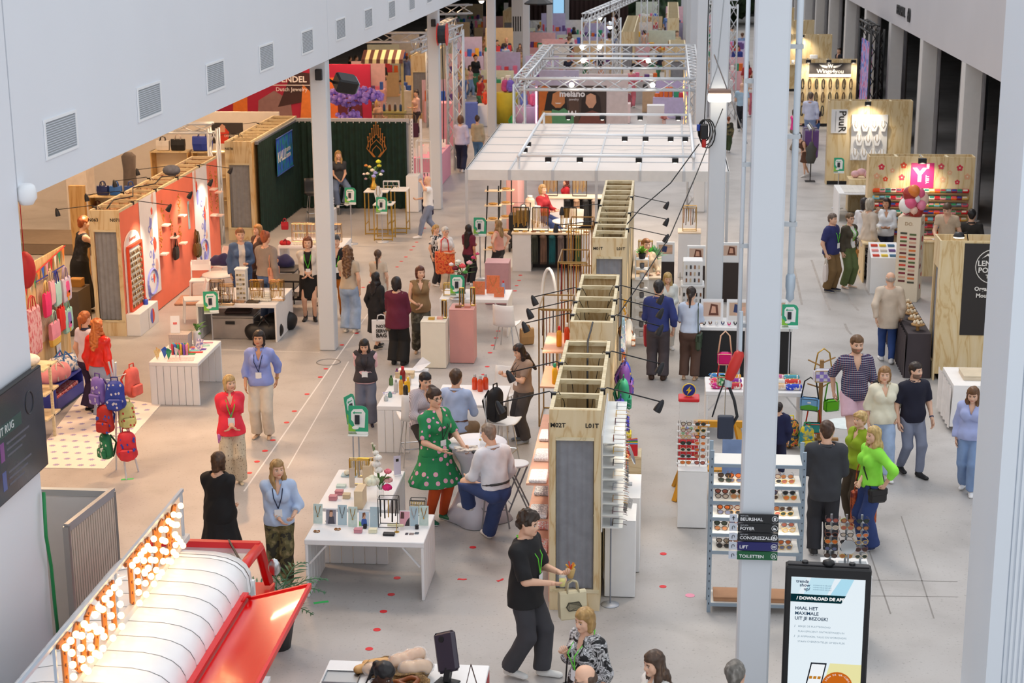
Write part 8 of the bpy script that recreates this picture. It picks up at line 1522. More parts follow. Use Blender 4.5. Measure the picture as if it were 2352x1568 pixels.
plinth('oak post panel at the bag shop edge',-13.4,-13.05,36.2,36.35,2.1,PLYD);bouquet('red and gold autumn flowers in a black vase behind the party wall',(-13.0,31.2,1.0),[(-.2,0,.5,.08,'b02a2a'),(.12,.02,.52,.12,'a01c26'),(-.12,.05,.68,.06,'d8482c'),(.25,0,.72,.05,'d89a4a'),(.4,.02,.55,.05,'d8a85a'),(-.4,0,.3,.07,'d8b070'),(-.3,.02,.4,.07,'b8342c'),(.05,0,.8,.04,'d8a03a'),(.5,.0,.5,.04,'d8b070')],[(.1,0),(.15,.1),(.13,.25),(.07,.3)],BLACK,spread=1.6,green='6a5a2c');plinth('counter under the autumn flowers',-13.5,-12.4,30.9,31.6,1.0,mat('8a6a44',.6))
t=thing('wooden_stool','wooden stool far behind the gallery wall','stool',(-16.2,37.4,0));ob('seat',CY((0,0,0),.22,.68,.72,14),WD,t)
for a in(.5,2.6,4.7):ob('leg',TB([(.15*COS(a),.15*SIN(a),.68),(.24*COS(a),.24*SIN(a),0)],.02,6),WD,t)
scard('small black sign on a wire stand behind the party wall',(-14.3,33.0,1.2),.22,.34,DARK,0,5);plinth('dark counter behind the party wall',-14.9,-13.8,32.7,33.4,1.2,mat('6a625a',.6));plinth('low dark platform in the open hall behind',-18.5,-13.2,38.6,40.4,.28,mat('8a7a6a',.7))
for i in range(3):parcel('brown parcel on the counter by the reaching woman, %s of three'%ORD[i],(-12.15+.28*i,31.2+.1*i,.9),(.25,.2,.16),mat('a8742c',.7))
plinth('counter the reaching woman leans on',-12.35,-11.4,30.9,31.6,.9,mat('5a4a3a',.6))
LAMP=BX(-.6,.6,-.15,.15,-.06,0,.01)
for i,(x,y)in enumerate(((-8.8,21),(-8.8,27),(-9.2,34),(-13.5,24),(-14,31),(-14,38),(-9,41.5),(-13,46),(-9.5,50),(-12,56),(-9,60),(-20,36),(-20,46),(-10,68),(-9,80),(-16,64))):
 t=thing('ceiling_lamp','warm ceiling lamp under the gallery, number %s back'%NUM[i],'lamp',(x,y,5.44),0,'ceiling lamps under the gallery');ob('housing',BX(-.62,.62,-.17,.17,-.05,0,.01),WT,t);ob('diffuser',B_(-.58,.58,-.13,.13,-.07,-.05),emis('ffd9b0',6.),t)
 ld=bpy.data.lights.new('lamp_light','AREA');ld.shape='RECTANGLE';ld.size=1.2;ld.size_y=.3;ld.energy=GALLERY_W;ld.color=(1,.64,.37);link(bpy.data.objects.new('lamp_light',ld),t,(0,0,-.08))
 # -- plinths and table of the orange jewellery stand
CRM=mat('e9e2d2',.5,0,.02);DPK=mat('d99a92',.5,0,.02);ORG=mat('e07a4c',.5,0,.12,30)
plinth('cream plinth with bracelets before the orange jewellery table',-4.38,-3.92,29.05,29.5,.87,CRM);plinth('dusty pink plinth beside the cream one',-3.9,-3.45,29.42,29.9,1.02,DPK);plinth('mauve plinth beyond the orange jewellery table',-3.75,-3.25,34.1,34.6,.9,mat('c99aa0',.5));ptable('white table of orange jewellery boards',-4.35,-3.0,31.4,32.3,.75,'y',6)
for i,(x,y,w,h)in enumerate(((-3.62,31.8,.24,.26),(-3.35,31.9,.26,.36),(-3.2,31.6,.2,.2))):scard('orange earring board on the white table, %s one'%('low','tall','small')[i],(x,y,.75),w,h,ORG,0,8,'e8c890')
bouquet('pink and red bouquet in a plum vase on the orange table',(-3.95,31.9,.75),[(.0,0,.55,.07,'f05a64'),(-.14,.02,.5,.07,'7a1c34'),(.14,0,.62,.06,'f0b0c0'),(.22,.02,.72,.05,'c83a6a'),(-.08,0,.64,.06,'eef0e6'),(.3,0,.8,.04,'d8487a'),(-.22,0,.58,.05,'f2e8ea'),(.06,-.05,.44,.05,'4f9a4a')],[(.06,0),(.05,.05),(.09,.3),(.11,.4)],mat('4a1c2a',.2),spread=1.4,seed=2)
for i,(p,c)in enumerate((((-4.2,29.25,.87),'c9a24a'),((-4.05,29.3,.87),'e0a898'),((-3.75,29.6,1.02),'8a5a3c'),((-3.58,29.6,1.02),'c98a7a'))):parcel('small jewellery pad on the near plinths, %s along'%ORD[i],p,(.11,.09,.04),mat(c,.5))
for i,(x,y,z)in enumerate(((-3.98,29.35,.87),(-3.7,29.7,1.02),(-3.5,29.75,1.02))):wrack('slim necklace holder on the near plinths, %s along'%ORD[i],(x,y,z),.08,.05,.34,GOLD,.006,(.33,),((.33,3,('4a2c20','c9a24a','2a2a2e'),.28),))
bottle('water bottle with red cap on the orange table',(-3.15,31.95,.75),.26,.035,'9ab0d8','d8302c');wrack('clear bead rail on the orange table',(-4.15,31.7,.75),.3,.1,.24,GOLD,.006,(.22,.1),((.22,8,('d8b86a','e8d8b8'),.08),));rsign('recycling sign on the orange jewellery table',(-4.0,31.45,.75),0,.05);rsign('recycling sign by the woman with very long hair',(-4.13,36.62),0,.98)
bchair('white woven chair in front of the orange table',(-2.95,30.6,0),2.9,.46);tote('brown paper bag beside the white woven chair',(-2.6,30.9,0),.4,mat('b08a5a',.7),m0('a07a4a',.7),.26,.32,.14,.06,name='paper_bag')
plinth('white plinth of spectacle racks before the man in grey',1.84,2.36,17.6,18.15,.9,WT)
for i,x in enumerate((1.93,2.1,2.27)):
 t=thing('spectacle_rack','upright spectacle rack on the corner plinth, %s of three'%ORD[i],'display rack',(x,17.95,.9));ob('upright',B_(-.012,.012,.05,.07,0,.58),STEEL,t);ob('foot',B_(-.07,.07,-.05,.08,0,.012),STEEL,t)
 for k in range(6):ob('peg',B_(-.02,.02,-.02,.05,.08+k*.085,.09+k*.085),STEEL,t);sglass('spectacles on corner rack %s, peg %s'%(NUM[i],NUM[k]),(x,17.92,.99+k*.085),.1*(i-1),i*6+k,1.15,'spectacles on the corner racks')
t=thing('table_mirror','round standing mirror on the corner spectacle plinth','mirror',(2.1,17.72,.9));ob('foot',CY((0,0,0),.06,0,.012,14),STEEL,t);ob('stem',RO((0,0,0),(0,0,.22),.012,6),STEEL,t);ob('mirror_glass',TB([(0,-.006,.3),(0,.006,.3)],.085,20),mat('c9ced2',.06,1.,0),t)
t=thing('flood_lamp','warm flood lamp under the gallery edge above the paper table','lamp',(-7.2,27.6,5.3));ob('housing',BX(-.2,.2,-.15,.15,-.05,.15,.02),BLACK,t);ob('diffuser',B_(-.17,.17,-.15,-.14,-.04,.1),emis('ffc890',6),t)
ld=bpy.data.lights.new('flood_beam','SPOT');ld.energy=750;ld.color=(1,.55,.28);ld.spot_size=RAD(62);ld.spot_blend=.6;ld.shadow_soft_size=.12;lo=link(bpy.data.objects.new('flood_beam',ld),t,(0,-.2,-.05));lo.rotation_euler=(Vector((-8.1,22.2,0))-Vector((-7.2,27.4,5.25))).to_track_quat('-Z','Y').to_euler()
# -- visitors and sellers
K=dict
PAIS=nmat('paisley',[(.42,'141418'),(.5,'e4e4e6'),(.56,'18181c'),(.64,'d8d8dc')],11,4,(1,1,1),.7,'LINEAR',1.4)
LEO=nmat('leopard',[(.0,'2e2620'),(.16,'4a3c30'),(.2,'cbbba2'),(1,'d6c8b0')],34,2,(1,1,.8),.8,'LINEAR',0,True)
CAMO=nmat('camouflage',[(.40,'2e2c22'),(.45,'5c5636'),(.55,'6f6844'),(.6,'8a7c58')],9,2,(1,1,1),.8,'CONSTANT');CAMO2=nmat('camouflage_grey',[(.42,'3a3830'),(.5,'5c5a4c'),(.6,'76726a')],9,2,(1,1,1),.8,'CONSTANT')
FLOW=nmat('flower_dress',[(0,'e8c6a0'),(.14,'f0a8c8'),(.30,'f0a8c8'),(.31,'1f8a52'),(1,'1c7d4a')],9.5,2,(1,1,1),.7,'CONSTANT',0,True,'F1',.35)
ZEB=nmat('zebra',[(.44,'24242a'),(.5,'d6d4d8'),(.56,'26262c'),(.6,'cfcdd2')],8,2,(1,1,.5),.7,'CONSTANT',1.5);BWP=nmat('blackwhite',[(.48,'1c1c20'),(.52,'e6e4e2')],16,2,(1,1,.6),.7,'CONSTANT',1.2)
PLAID=smat('plaid_shirt','26305a','8a3a3c',60.,'X',.8,.72,'c9cdd8');STRP=smat('fine_stripe','cfc8d2','8f8894',190.,'X',.8,.7);SATIN=mat('d8281c',.28,0,.15,6.);DENIM=C('3c5480',.85,.2);LDEN=C('9fb4d2',.85,.15)
def P(lab,ph,hh,face,hair,top,bot,shoes=('sneaker','e4e4e6','f4f4f4'),**k):return person(lab,ph,hh,face,hair=hair,top=top,bottom=bot,shoes=shoes,**k)
SB,SW_,SK=('flat','1a1a1c','141416'),('sneaker','eceaea','f6f6f6'),('ankle','1a1a1c','141416');SBR=('ankle','3a2418','241610');SBG=('flat','c9a888','b8946c')
def bstrap(J,label,c,side='L',w=.24,h=.2,drop=0.,cross=True,m=None,d=.09):
 """shoulder bag hanging at the hip with its strap"""
 s=J['s'];sg=1 if side=='L' else -1;hip=J['pel']+J['lat']*sg*-.0+np.array((sg*.16*s/1.7,0,-.02-drop));sh=J['neck']+np.array(((-sg if cross else sg)*.085*s,0,-.02))
 t=thing('shoulder_bag',label,'bag',J['w'](hip),J['face']);b=ob('body',BX(-d/2,d/2,-w/2,w/2,-h,0,.03),m or mat(c,.5,0,.08),t)
 o=Vector(sh-hip);ob('strap',TB([(0,-w*.4,0),tuple(Vector(((o.x)*.5,-.13,o.z*.5))),tuple(o+Vector((0,-.03,.045))),tuple(o+Vector((0,.05,.045))),tuple(Vector((o.x*.5,.12,o.z*.5))),(0,w*.4,0)],.009,5),m or mat(c,.5,0,0),t,sm=1);ob('flap',BX(-d/2-.006,d/2+.006,-w/2,w/2,-h*.5,.006,.02),m or mat(c,.5,0,.08),t)
def handbag(J,label,c,side='L',**k):
 p=J['w'](J['h'+side]);h=k.get('h',.34);k.setdefault('drop',.13);tote(label,(p.x,p.y,p.z-h-k['drop']-.06),J['face']+.3,c if not isinstance(c,str)else mat(c,.6,0,.04),k.pop('hm',m0('d8cfc2',.6)),**k)
J=P('young man with curly hair in black T-shirt carrying snacks',(-1.43,16.69),1.92,72,('curly','35261b'),tee('17171a',hem=-.075,inf=.034,sleeve=.95,flare=.02),pants('3c3c42',STRAIGHT),('sneaker','d9d9d6','f0f0ee'),sex='m',feet='step',armL=(-.06,.19,-.15,'hold'),armR=(-.03,.20,-.17,'hold'),lanyard='62d636',bow=8)
p=J['w'](J['hR']);t=thing('drink_glass','glass of yellow juice held by the curly-haired man','drink',(p.x+.10,p.y-.02,p.z-.02));ob('glass',LA([(.032,0),(.04,.12)],n=12),glass(),t,sm=1);ob('juice',LA([(.03,.005),(.036,.08)],n=12),m0('e8d81c',.3),t,sm=1)
p=J['w'](J['hL']);t=thing('snack_cone','paper cup of fries held by the curly-haired man','snack',(p.x+.12,p.y,p.z-.06));ob('paper_cup',LA([(.03,0),(.055,.1)],n=12),mat('c9a86a',.7),t,sm=1)
for i in range(8):ob('fry',BA((0,0,.08),(.05*COS(i),.05*SIN(i),.15+.01*(i%3)),.012),mat(('e8b83a','d88a2c','c83a2c')[i%3],.5),t)
tote('beige canvas bag with printed hexagon hanging from the curly-haired man',(p.x+.14,p.y-.02,p.z-.52),.4,mat('d6cbaa',.7,0,.06),m0('c8bc9a',.7),.30,.32,.1,.12,(([(-.3,.5),(-.2,.35),(.2,.35),(.3,.5),(.2,.66),(-.2,.66)],'4a4638'),([(-.26,.5),(-.18,.38),(.18,.38),(.26,.5),(.18,.63),(-.18,.63)],'d6cbaa')))
J=P('blonde woman in black and white paisley blouse at the lower edge',(-0.67,14.76),1.68,-48,('bob','b08a52','d8bd86'),tee(PAIS,sleeve=1.3,hem=-.06,v=.08,inf=.035),pants('1c1c20'),lanyard='62d636',armR='strap',bow=10);bstrap(J,'black snakeskin bag on the shoulder of the paisley blouse woman','201d20','R',.36,.32,0,False)
P('balding man with glasses at the lower edge',(-0.57,13.36),1.76,-85,('balding','5a4638'),blouse('2c3040'),pants('33333a'),sex='m',glasses='1c1c20',bow=14)
P('woman with long brown hair and white top at the lower edge',(-0.00,13.90),1.66,-60,('long','4e392b','8a6e56',.34),blouse('ece8e2'),pants('2c2c34'),lanyard='62d636',bow=10);P('grey haired person in the lower corner beside the totem',(0.68,13.58),1.72,165,('short','6a6660','a8a49e'),blouse('3a3c44'),pants('2c2c34'),sex='m')
P('server with dark braided hair behind the bread counter',(-2.63,13.76),1.60,60,('ponytail','171315',None,.3),blouse('1c2230',collar=mat('e8e8e8',.6)),pants('1c1c22'),skin='dark',bow=22,lean=14,armL='table',armR='table',extra=(apron('20263a'),))
P('brown haired woman in black sweater and apron behind the truck',(-5.44,19.11),1.66,165,('bob','4e3420','8a5f38'),blouse('131316',collar=None,v=0,hem=-.05,inf=.03),skirt('17171a',.3,.16),SB,armL='clasp',armR='clasp',build=1.12,bow=8)
P('blonde woman in light blue shirt and camouflage trousers',(-4.68,19.04),1.61,12,('long','a98552','d9bf8a',.33),blouse('b7cbe9',sleeve=1.55,inf=.03,hem=-.03),pants(CAMO,STRAIGHT),('flat','d8d2c4','b8b0a0'),lanyard='22304f',armL=(.02,.15,-.2,'hold'),armR='clasp',feet='step',turn=18,extra=(watch('c9ccd0','R'),))
J=P('blonde woman in coral blouse and leopard trousers',(-6.22,22.67),1.63,18,('bob','c2a068','e0cb98'),blouse('f0364c',sleeve=.8,inf=.026,hem=-.06,flare=.02),pants(LEO,WIDE),('flat','d8c8a8','e8e0d0'),lanyard='62c83a',armL='clasp',armR='clasp',turn=25);bstrap(J,'lilac bag at the hip of the coral blouse woman','c07ac0','R',.2,.17,.05)
P('dark haired woman in lavender shirt and cream trousers',(-6.30,24.84),1.74,2,('bob','241a16'),blouse('8f9fe0',sleeve=1.5,inf=.032,hem=-.02),pants('d9cfbf',STRAIGHT),('flat','c9a888','e0d8cc'),lanyard='1c2c5a',skin='tan',extra=(belt('3a2418'),watch('c9a24a')),armL='swingb',armR='swingf')
P('woman with glasses in green flower dress with orange trim',(-3.05,21.35),1.88,48,('bun','3b2519',None,mat('1fae4a',.6)),[tee(FLOW,hem=-.01,inf=.022,sleeve=.9,v=.05,name='dress_top',collar=mat('f2641c',.6)),],skirt(FLOW,.30,.215),('sneaker','0f5c44','e8e8e8'),build=1.22,glasses='3a4a2c',armL='reachlow',armR=(.0,.2,-.19,'flat'),lanyard='22262c',extra=(lambda r,J,s:[ob('tights',TB([tuple(J['k'+q]+np.array((0,0,.1))),tuple(J['k'+q]),tuple(J['a'+q])],[.104,.088,.058],10),mat('d8561c',.7),r,sm=1)for q in 'LR'],))
P('bald man in white shirt and blue jeans seated at the high table',(-2.11,20.26),1.84,-140,('crop','8a7a6c'),blouse('e6e9f1',sleeve=1.95,inf=.022,hem=.01),pants('34487a',STRAIGHT),SW_,sex='m',seat=.72,feet=((.02,-.32,.22),(-.11,-.26,0)),armL=(-.02,.2,-.2,'relax'),armR=(.04,.12,-.27,'relax'),lean=10,bow=12,extra=(belt('17171a'),))
P('woman with dark ponytail in striped shirt seated at the bottle counter',(-3.49,23.17),1.68,35,('lowpony','17141a',None,.34),blouse(STRP,inf=.03,sleeve=1.5),pants('1a1a1e'),SB,seat=.70,feet='stool',armL='table',armR='table',lean=8,bow=10)
P('man in light blue shirt seated with his back turned',(-3.07,23.63),1.8,172,('short','4a3424'),blouse('b3c6ea',sleeve=1.5),pants('8a7660'),sex='m',seat=.50,feet='sit',armL='table',armR='table',lean=8,extra=(belt('5a3018'),))
P('woman with long dark hair in taupe shirt looking at her phone',(-2.15,24.92),1.61,-58,('long','241a18','7a4428',.42),tee('9c8678',inf=.024,hem=-.01,sleeve=.75,collar=True),pants('4e4a4c',STRAIGHT),('sneaker','8f9aa8','e0d8c8'),armL='phone',armR='phone',bow=24,lanyard='2a2a2c')
P('woman in pink blouse, dark pinafore vest and grey trousers',(-4.77,25.60),1.47,6,('long','1b1517',None,.3),[blouse('eac2ca',inf=.026,sleeve=1.6),tank('3a363c',hem=-.02,inf=.036,neck=.03,flare=.03,name='vest')],pants('6f7486',WIDE),('flat','1c1f3a','14162a'),lanyard='1c1c24',armL='behind',armR='behind',bow=24)
J=P('woman in burgundy jacket and black trousers seen from behind',(-4.83,29.24),1.65,168,('bob','1d1517'),jacket('5e1330',v=0,hem=-.09,flare=.02),pants('121214',WIDE),SK,build=1.12,armL='hold',armR='hold');bstrap(J,'checked purse on a chain behind the burgundy jacket','7a6a58','L',.22,.16,.04)
J=P('woman in black walking beside the burgundy jacket',(-5.41,30.39),1.48,150,('long','171316',None,.34),blouse('17171b',collar=None),skirt('141417',.22,.13),('sneaker','1a1a1c','e8e0d0'),armL='carry',feet='step');
p=J['w'](J['hR']);t=tote('white shopping tote with black lettering carried by the woman in black',(p.x-.05,p.y-.12,p.z-.52),.1,mat('ececee',.6),m0('e4e4e6',.6),.36,.42,.08,.1)
for i,s_ in enumerate(('NOT','SERVI','BAG')):text(t,s_,.085+.02*(i==2),INK,(0,-.055,.3-.09*i),ext=.001,bold=.003)
P('woman in khaki sleeveless vest and camouflage trousers',(-4.54,30.19),1.65,14,('bob','5a2c1c','7a3c24'),tank('8a6f4c',v=.07,hem=-.05,inf=.03,collar=True,name='vest'),pants(CAMO2,STRAIGHT),SBG,armL='clasp',armR=(-.02,.16,-.19,'hold'),turn=20,extra=(belt('7a6040'),))
P('woman with long wavy hair, beige top and pale jeans',(-6.16,31.58),1.74,172,('wavy','6b4a30','a8845a',.46),tee('c3b29c',sleeve=.55),pants(LDEN,WIDE),('sneaker','e8e4d8','f2efe6'),armL='phone');P('woman with clasped ponytail in beige knit top',(-5.75,32.62),1.45,175,('lowpony','4e382a','8a6a50',.3),tee('d2c3b0'),pants('d8d2c6',STRAIGHT),armL='hold')
P('man in black and orange sweater half behind the fascia column',(-6.63,32.74),1.72,10,('short','3a3a3c','6a6a6c'),blouse('15161a',inf=.026,collar=mat('c86a1e',.7)),pants('a8641c',SLIM),SBR,sex='m',lanyard='5fd23a');P('woman in white jacket, black dress and boots by the column',(-7.16,32.52),1.73,8,('bob','7a4428','b07a4a'),[tank('141416',hem=-.02),jacket('ded4ca',open=.07,hem=.03)],skirt('141416',.28,.12),('boot','141416','101012'),lanyard='5fd23a',armL='clasp',armR='clasp')
P('smiling woman in denim jacket behind the bead table',(-8.61,32.80),1.83,22,('lowpony','8a5a34','b88a58',.2),[tank('e8e2dc',hem=0),jacket(C('4f6890',.85,.15),open=.06)],pants(DENIM),armL='hold',armR='down');J=P('woman with red bun and grey sweatshirt, back turned',(-7.98,32.36),1.85,155,('bun','a4542c'),jacket(C('97897f'),v=0,inf=.035,hem=.0),pants('4a6490',STRAIGHT),armL='hold',build=1.1);bstrap(J,'orange printed paper bag beside the grey sweatshirt','e09a7a','R',.3,.34,-.2,False)
P('blonde woman in brown behind the red bun',(-8.58,34.18),1.65,-40,('bob','b8864c','d8b27a'),jacket('4a342c'),pants('3a2c2c'))
P('woman with curly ginger hair in red satin jacket',(-9.13,25.50),1.72,160,('wavy','c06a30','e09a58',.34),[jacket(SATIN,v=0,hem=.03),],pants(C('8f9bb8'),STRAIGHT),SW_);P('woman with ginger ponytail and purple flared trousers',(-9.50,25.99),1.72,150,('ponytail','b0622c','d88c4c',.2),tee('d8d0e0',collar=mat('2c3050',.6)),pants('2b1c40',FLARE),SB,armR='hold')
P('woman in black floral dress reaching over the counter behind',(-12.08,32.96),2.01,130,('short','a8562c','d08a50'),tank(nmat('black_floral',[(.5,'16161c'),(.6,'2c2c34')],14,2)),skirt('141418',.06,.17),SB,armL='reach',armR='reach',lean=12);P('woman in pink seen at the near wall edge',(-11.20,27.31),1.84,60,('bob','3a1c14'),blouse('e8a0a8'),pants('d8888c'),armL='hold')
P('bearded seller in the leather bag shop',(-13.32,43.98),1.8,20,('short','9a5a30'),blouse('8a8a96'),pants('3a3a44'),sex='m',beard='a86434',bow=18);P('woman in dark T-shirt and jeans seated in the velvet stand',(-8.9,44.7),1.7,20,('long','b08a52','d8bd86',.24),tee('3a3c40'),pants('6a7c9c',STRAIGHT),seat=.78,feet='stool',armL='lap',armR='lap')
J=P('bald man in white T-shirt carrying a dark jacket',(-5.96,41.31),1.58,-75,('bald','b08a70'),tee('eceef0',sleeve=.8),pants('7f8ba6',SLIM),SW_,sex='m',armL='up',armR='hold',feet='walk');bstrap(J,'dark blue jacket over the arm of the bald man','141c40','R',.3,.4,-.15,False)
P('white haired woman in white top with orange tote',(-4.74,35.34),1.42,40,('short','d8d4ce','f0eeea'),tee('ece8e4',sleeve=.8),pants('d8c8b0'),build=1.1,glasses='8a6a5a',armL='hold',armR='hold');tote('orange flower patterned tote of the white haired woman',(-4.74,35.2,0.42),.3,nmat('orange_floral',[(.4,'e8502c'),(.5,'f0883c'),(.6,'c8301c')],16,2),m0('d8302c',.6),.42,.5,.14,.3)
P('blonde woman in speckled top behind the white haired woman',(-5.02,35.89),1.36,60,('lowpony','c09a5c',None,.15),tee(BWP),pants('33333a'),armL='hold');P('woman in burgundy top with very long dark hair',(-4.30,35.94),1.36,150,('long','1c1416',None,.5),tee('6a1c34',sleeve=.8),pants('1c1c22'),skin='tan',armL='hold');P('woman in pink sleeveless top and black trousers, hand on hip',(-3.66,36.11),1.44,-120,('long','9a7a50','c8a878',.3),tank('e0a090'),pants(mat('1a1a1e',.35),STRAIGHT),SB,armL='hip',armR='hip')
P('blonde woman in red jacket seated at the scarf stand',(-3.07,41.3),1.68,60,('bob','b08a58','d8bd8a'),jacket('a82430',v=0),pants('33467a'),seat=.46,feet='sit',armL='table',armR='table');P('woman in dark red jacket standing at the scarf stand',(-2.58,43.05),1.26,-80,('wavy','5a2418',None,.18),jacket('b01c2c'),pants('6a7690'),armL='hold',armR='hold')
J=P('man in dark blue shirt with red bag, back turned',(-0.09,28.58),1.80,178,('short','211f22','4a484a'),blouse('2f3a78',sleeve=1.6,inf=.026,hem=-.02),pants('4a4246',STRAIGHT),SBR,sex='m',armL='hold',armR='carry');handbag(J,'red fabric bag carried by the man in dark blue','d0404a','L',w=.34,h=.4)
J=P('woman in pale blue blouse and brown trousers, back turned',(0.47,28.62),1.68,172,('lowpony','2a1c18',None,.22),blouse('cfdcf2',sleeve=1.0,hem=0,collar=None),pants('5a4238',STRAIGHT),SBG,armL='hold',armR='hold',bow=15);bstrap(J,'dark green fringed bag on the shoulder of the pale blouse','3a4a38','R',.26,.3,0,False)
P('blonde seller behind the man in dark blue',(0.06,30.76),1.49,8,('long','c9a86a','e6d2a0',.34),blouse('e8ece8'),pants('e4e0d8'),armL='hold',armR='hold',bow=16);P('woman in off-shoulder beige top seated by the ladder shelf',(-0.37,32.92),1.7,25,('lowpony','8a5a34',None,.12),blouse('e6cdae',collar=None,neck=.03),pants('d8c8ac'),SB,seat=.75,feet='stool',armL='table',armR='table');fixed_stool('black stool under the woman in beige',(-.15,31.6,0),.2,.74,BLACK,BLACK)
P('bearded man in plaid shirt and pink shorts',(2.89,24.60),1.89,10,('short','6a4a2c','8a6a44'),tee(PLAID,sleeve=1.1,collar=True,v=.08,hem=-.05,inf=.024),K(pants('efc6d4'),kind='shorts',len=.7,r=(.06,.056,.05)),('sneaker','c8303a','f0eeee'),sex='m',beard='6a4a2c',feet='walk2',armL='swingf',armR='swingb',bow=6)
J=P('blonde woman in cream shirt and pale jeans with backpack',(3.21,23.71),1.65,6,('bob','9a7248','c9a878'),blouse('e8e2ca',sleeve=1.25,inf=.034,hem=-.03),pants(LDEN,STRAIGHT),SW_,armL='pocket',armR='down',feet='walk',turn=-10);o=J['w'](J['chest']-J['fwd']*.2);bpack('black backpack on the back of the cream shirt woman',(o.x,o.y,o.z-.28),PI+.1,BLACK,'141416',.3,.42,.14)
P('dark haired man in navy polo and grey jeans',(3.65,23.78),1.70,22,('short','2e1f18'),tee('14142a',collar=True,inf=.024,sleeve=.85,hem=-.04),pants('80869a',SLIM),('ankle','1c1a1c','141416'),sex='m',beard='2e1f18',armL='swingf',feet='step',turn=25,extra=(watch('1c2c5a','L'),))
P('man in dark grey shirt at the sunglasses rack, back turned',(2.09,20.47),1.80,178,('short','4a3020','7a543a'),tee('37393f',sleeve=1.1,hem=-.09,inf=.034,collar=True),pants('2c2c32',STRAIGHT),('sneaker','2a2a2c','dcdcdc'),sex='m',armL='hold',armR='hold',bow=12)
P('short haired blonde in olive shirt with striped sleeves',(2.65,21.69),1.58,-55,('pixie','c9a66a','ead9a8'),blouse('93ad1e',inf=.028,hem=-.02),pants('3c3020',WIDE),('sneaker','b8e03a','f0f0f0'),armL='clasp',armR='down');J=P('blonde woman in neon green sweater and wide jeans',(2.72,20.80),1.65,-65,('long','c8a868','ead8a8',.36),jacket('96ee4a',v=0,hem=.02,sleeve=1.5),pants(C('2c3f74',.85,.15),WIDE),('sneaker','26305a','f2f2f2'),armL='hip',armR='clasp');bstrap(J,'red paisley tote on the shoulder of the neon sweater woman','a03a2c','R',.38,.5,.1,False,nmat('red_paisley',[(.4,'8a2c24'),(.55,'d8662c'),(.65,'5a1c24')],10,3));bstrap(J,'black leather pouch in front of the neon sweater woman','1c1a1c','L',.26,.2,-.02)
P('person in navy hoodie half behind the near column',(1.70,23.60),1.11,170,('short','2a1c18'),jacket('141a44',v=0,hem=-.08),pants('1c2040'),sex='m');P('grey haired man in beige blazer walking away',(4.08,30.04),1.69,178,('balding','b8aaa0'),jacket('d6c5b2',v=0,hem=-.13,flare=.015),pants('2f4a86',SLIM),SW_,sex='m',feet='step',armL='swingb',armR='down')
J=P('man in blue polo with orange collar and brown trousers',(3.58,35.88),1.70,55,('short','6a5a50','9a8c80'),tee('2a2f66',collar=mat('f0843c',.6),inf=.03,hem=-.04,sleeve=.8),pants('7a5f3a',STRAIGHT),('sneaker','22263a','e0d8c8'),sex='m',build=1.1,lanyard='5fd23a',armR='carry');handbag(J,'pale pink paper bag carried by the man in the blue polo','efe3dd','R',w=.3,h=.38)
J=P('woman with glasses in olive jacket and green trousers',(3.99,36.25),1.65,42,('short','6a5238','9a7c54'),[tank('e8e8e0',hem=.02),jacket('4c4436',open=.05,hem=.02)],pants('5c6a3e',STRAIGHT),('flat','e8c8b0','f0e0d0'),glasses='2a2a2a',armR='down',lanyard='5fd23a');bstrap(J,'tan leather bag across the olive jacket','c8843a','L',.28,.2,.0)
J=P('grey haired woman in beige top and zebra trousers',(4.52,37.16),1.82,120,('bob','b0a898','d8d2c6'),jacket('d2c4b4',v=0,hem=-.12),pants(ZEB,WIDE),SB,armL='chin');bstrap(J,'taupe bag across the beige top','8a7460','R',.24,.22,.05);P('dark haired woman half hidden beside the grey haired one',(4.46,37.71),1.73,140,('bob','241c1c'),blouse('e4e4e8'),pants(ZEB,WIDE),SB)
P('woman in white blouse holding a tablet at the flower wall',(5.00,38.04),1.68,-8,('bob','2a1a16'),blouse('eef0f2',inf=.03),pants('1c2036',STRAIGHT),SB,skin='tan',armL='hold',armR='hold',turn=-25);P('man in beige polo behind the plywood counter',(6.20,37.00),1.82,-18,('short','5a4432'),tee('c9b49a',collar=True,v=.06),pants('5a5248'),sex='m',armR='reachlow',bow=22,lean=10);P('dark haired man seated past the tea stand wall',(6.89,37.98),1.8,170,('short','171518'),blouse('2a2826'),pants('2a2a2c'),sex='m',seat=.46,feet='sit');bchair('dark chair of the man past the tea stand',(5.95,34.1,0),PI,.46,DARK,BLACK,'dark chairs')
P('woman in pale blue blouse and jeans at the near cladding',(4.37,23.08),1.58,-18,('long','6a4628','9a7448',.24),blouse('a9b4e2',inf=.034,hem=-.02),pants(C('7d97c0'),STRAIGHT),SW_,feet='step',bow=18)
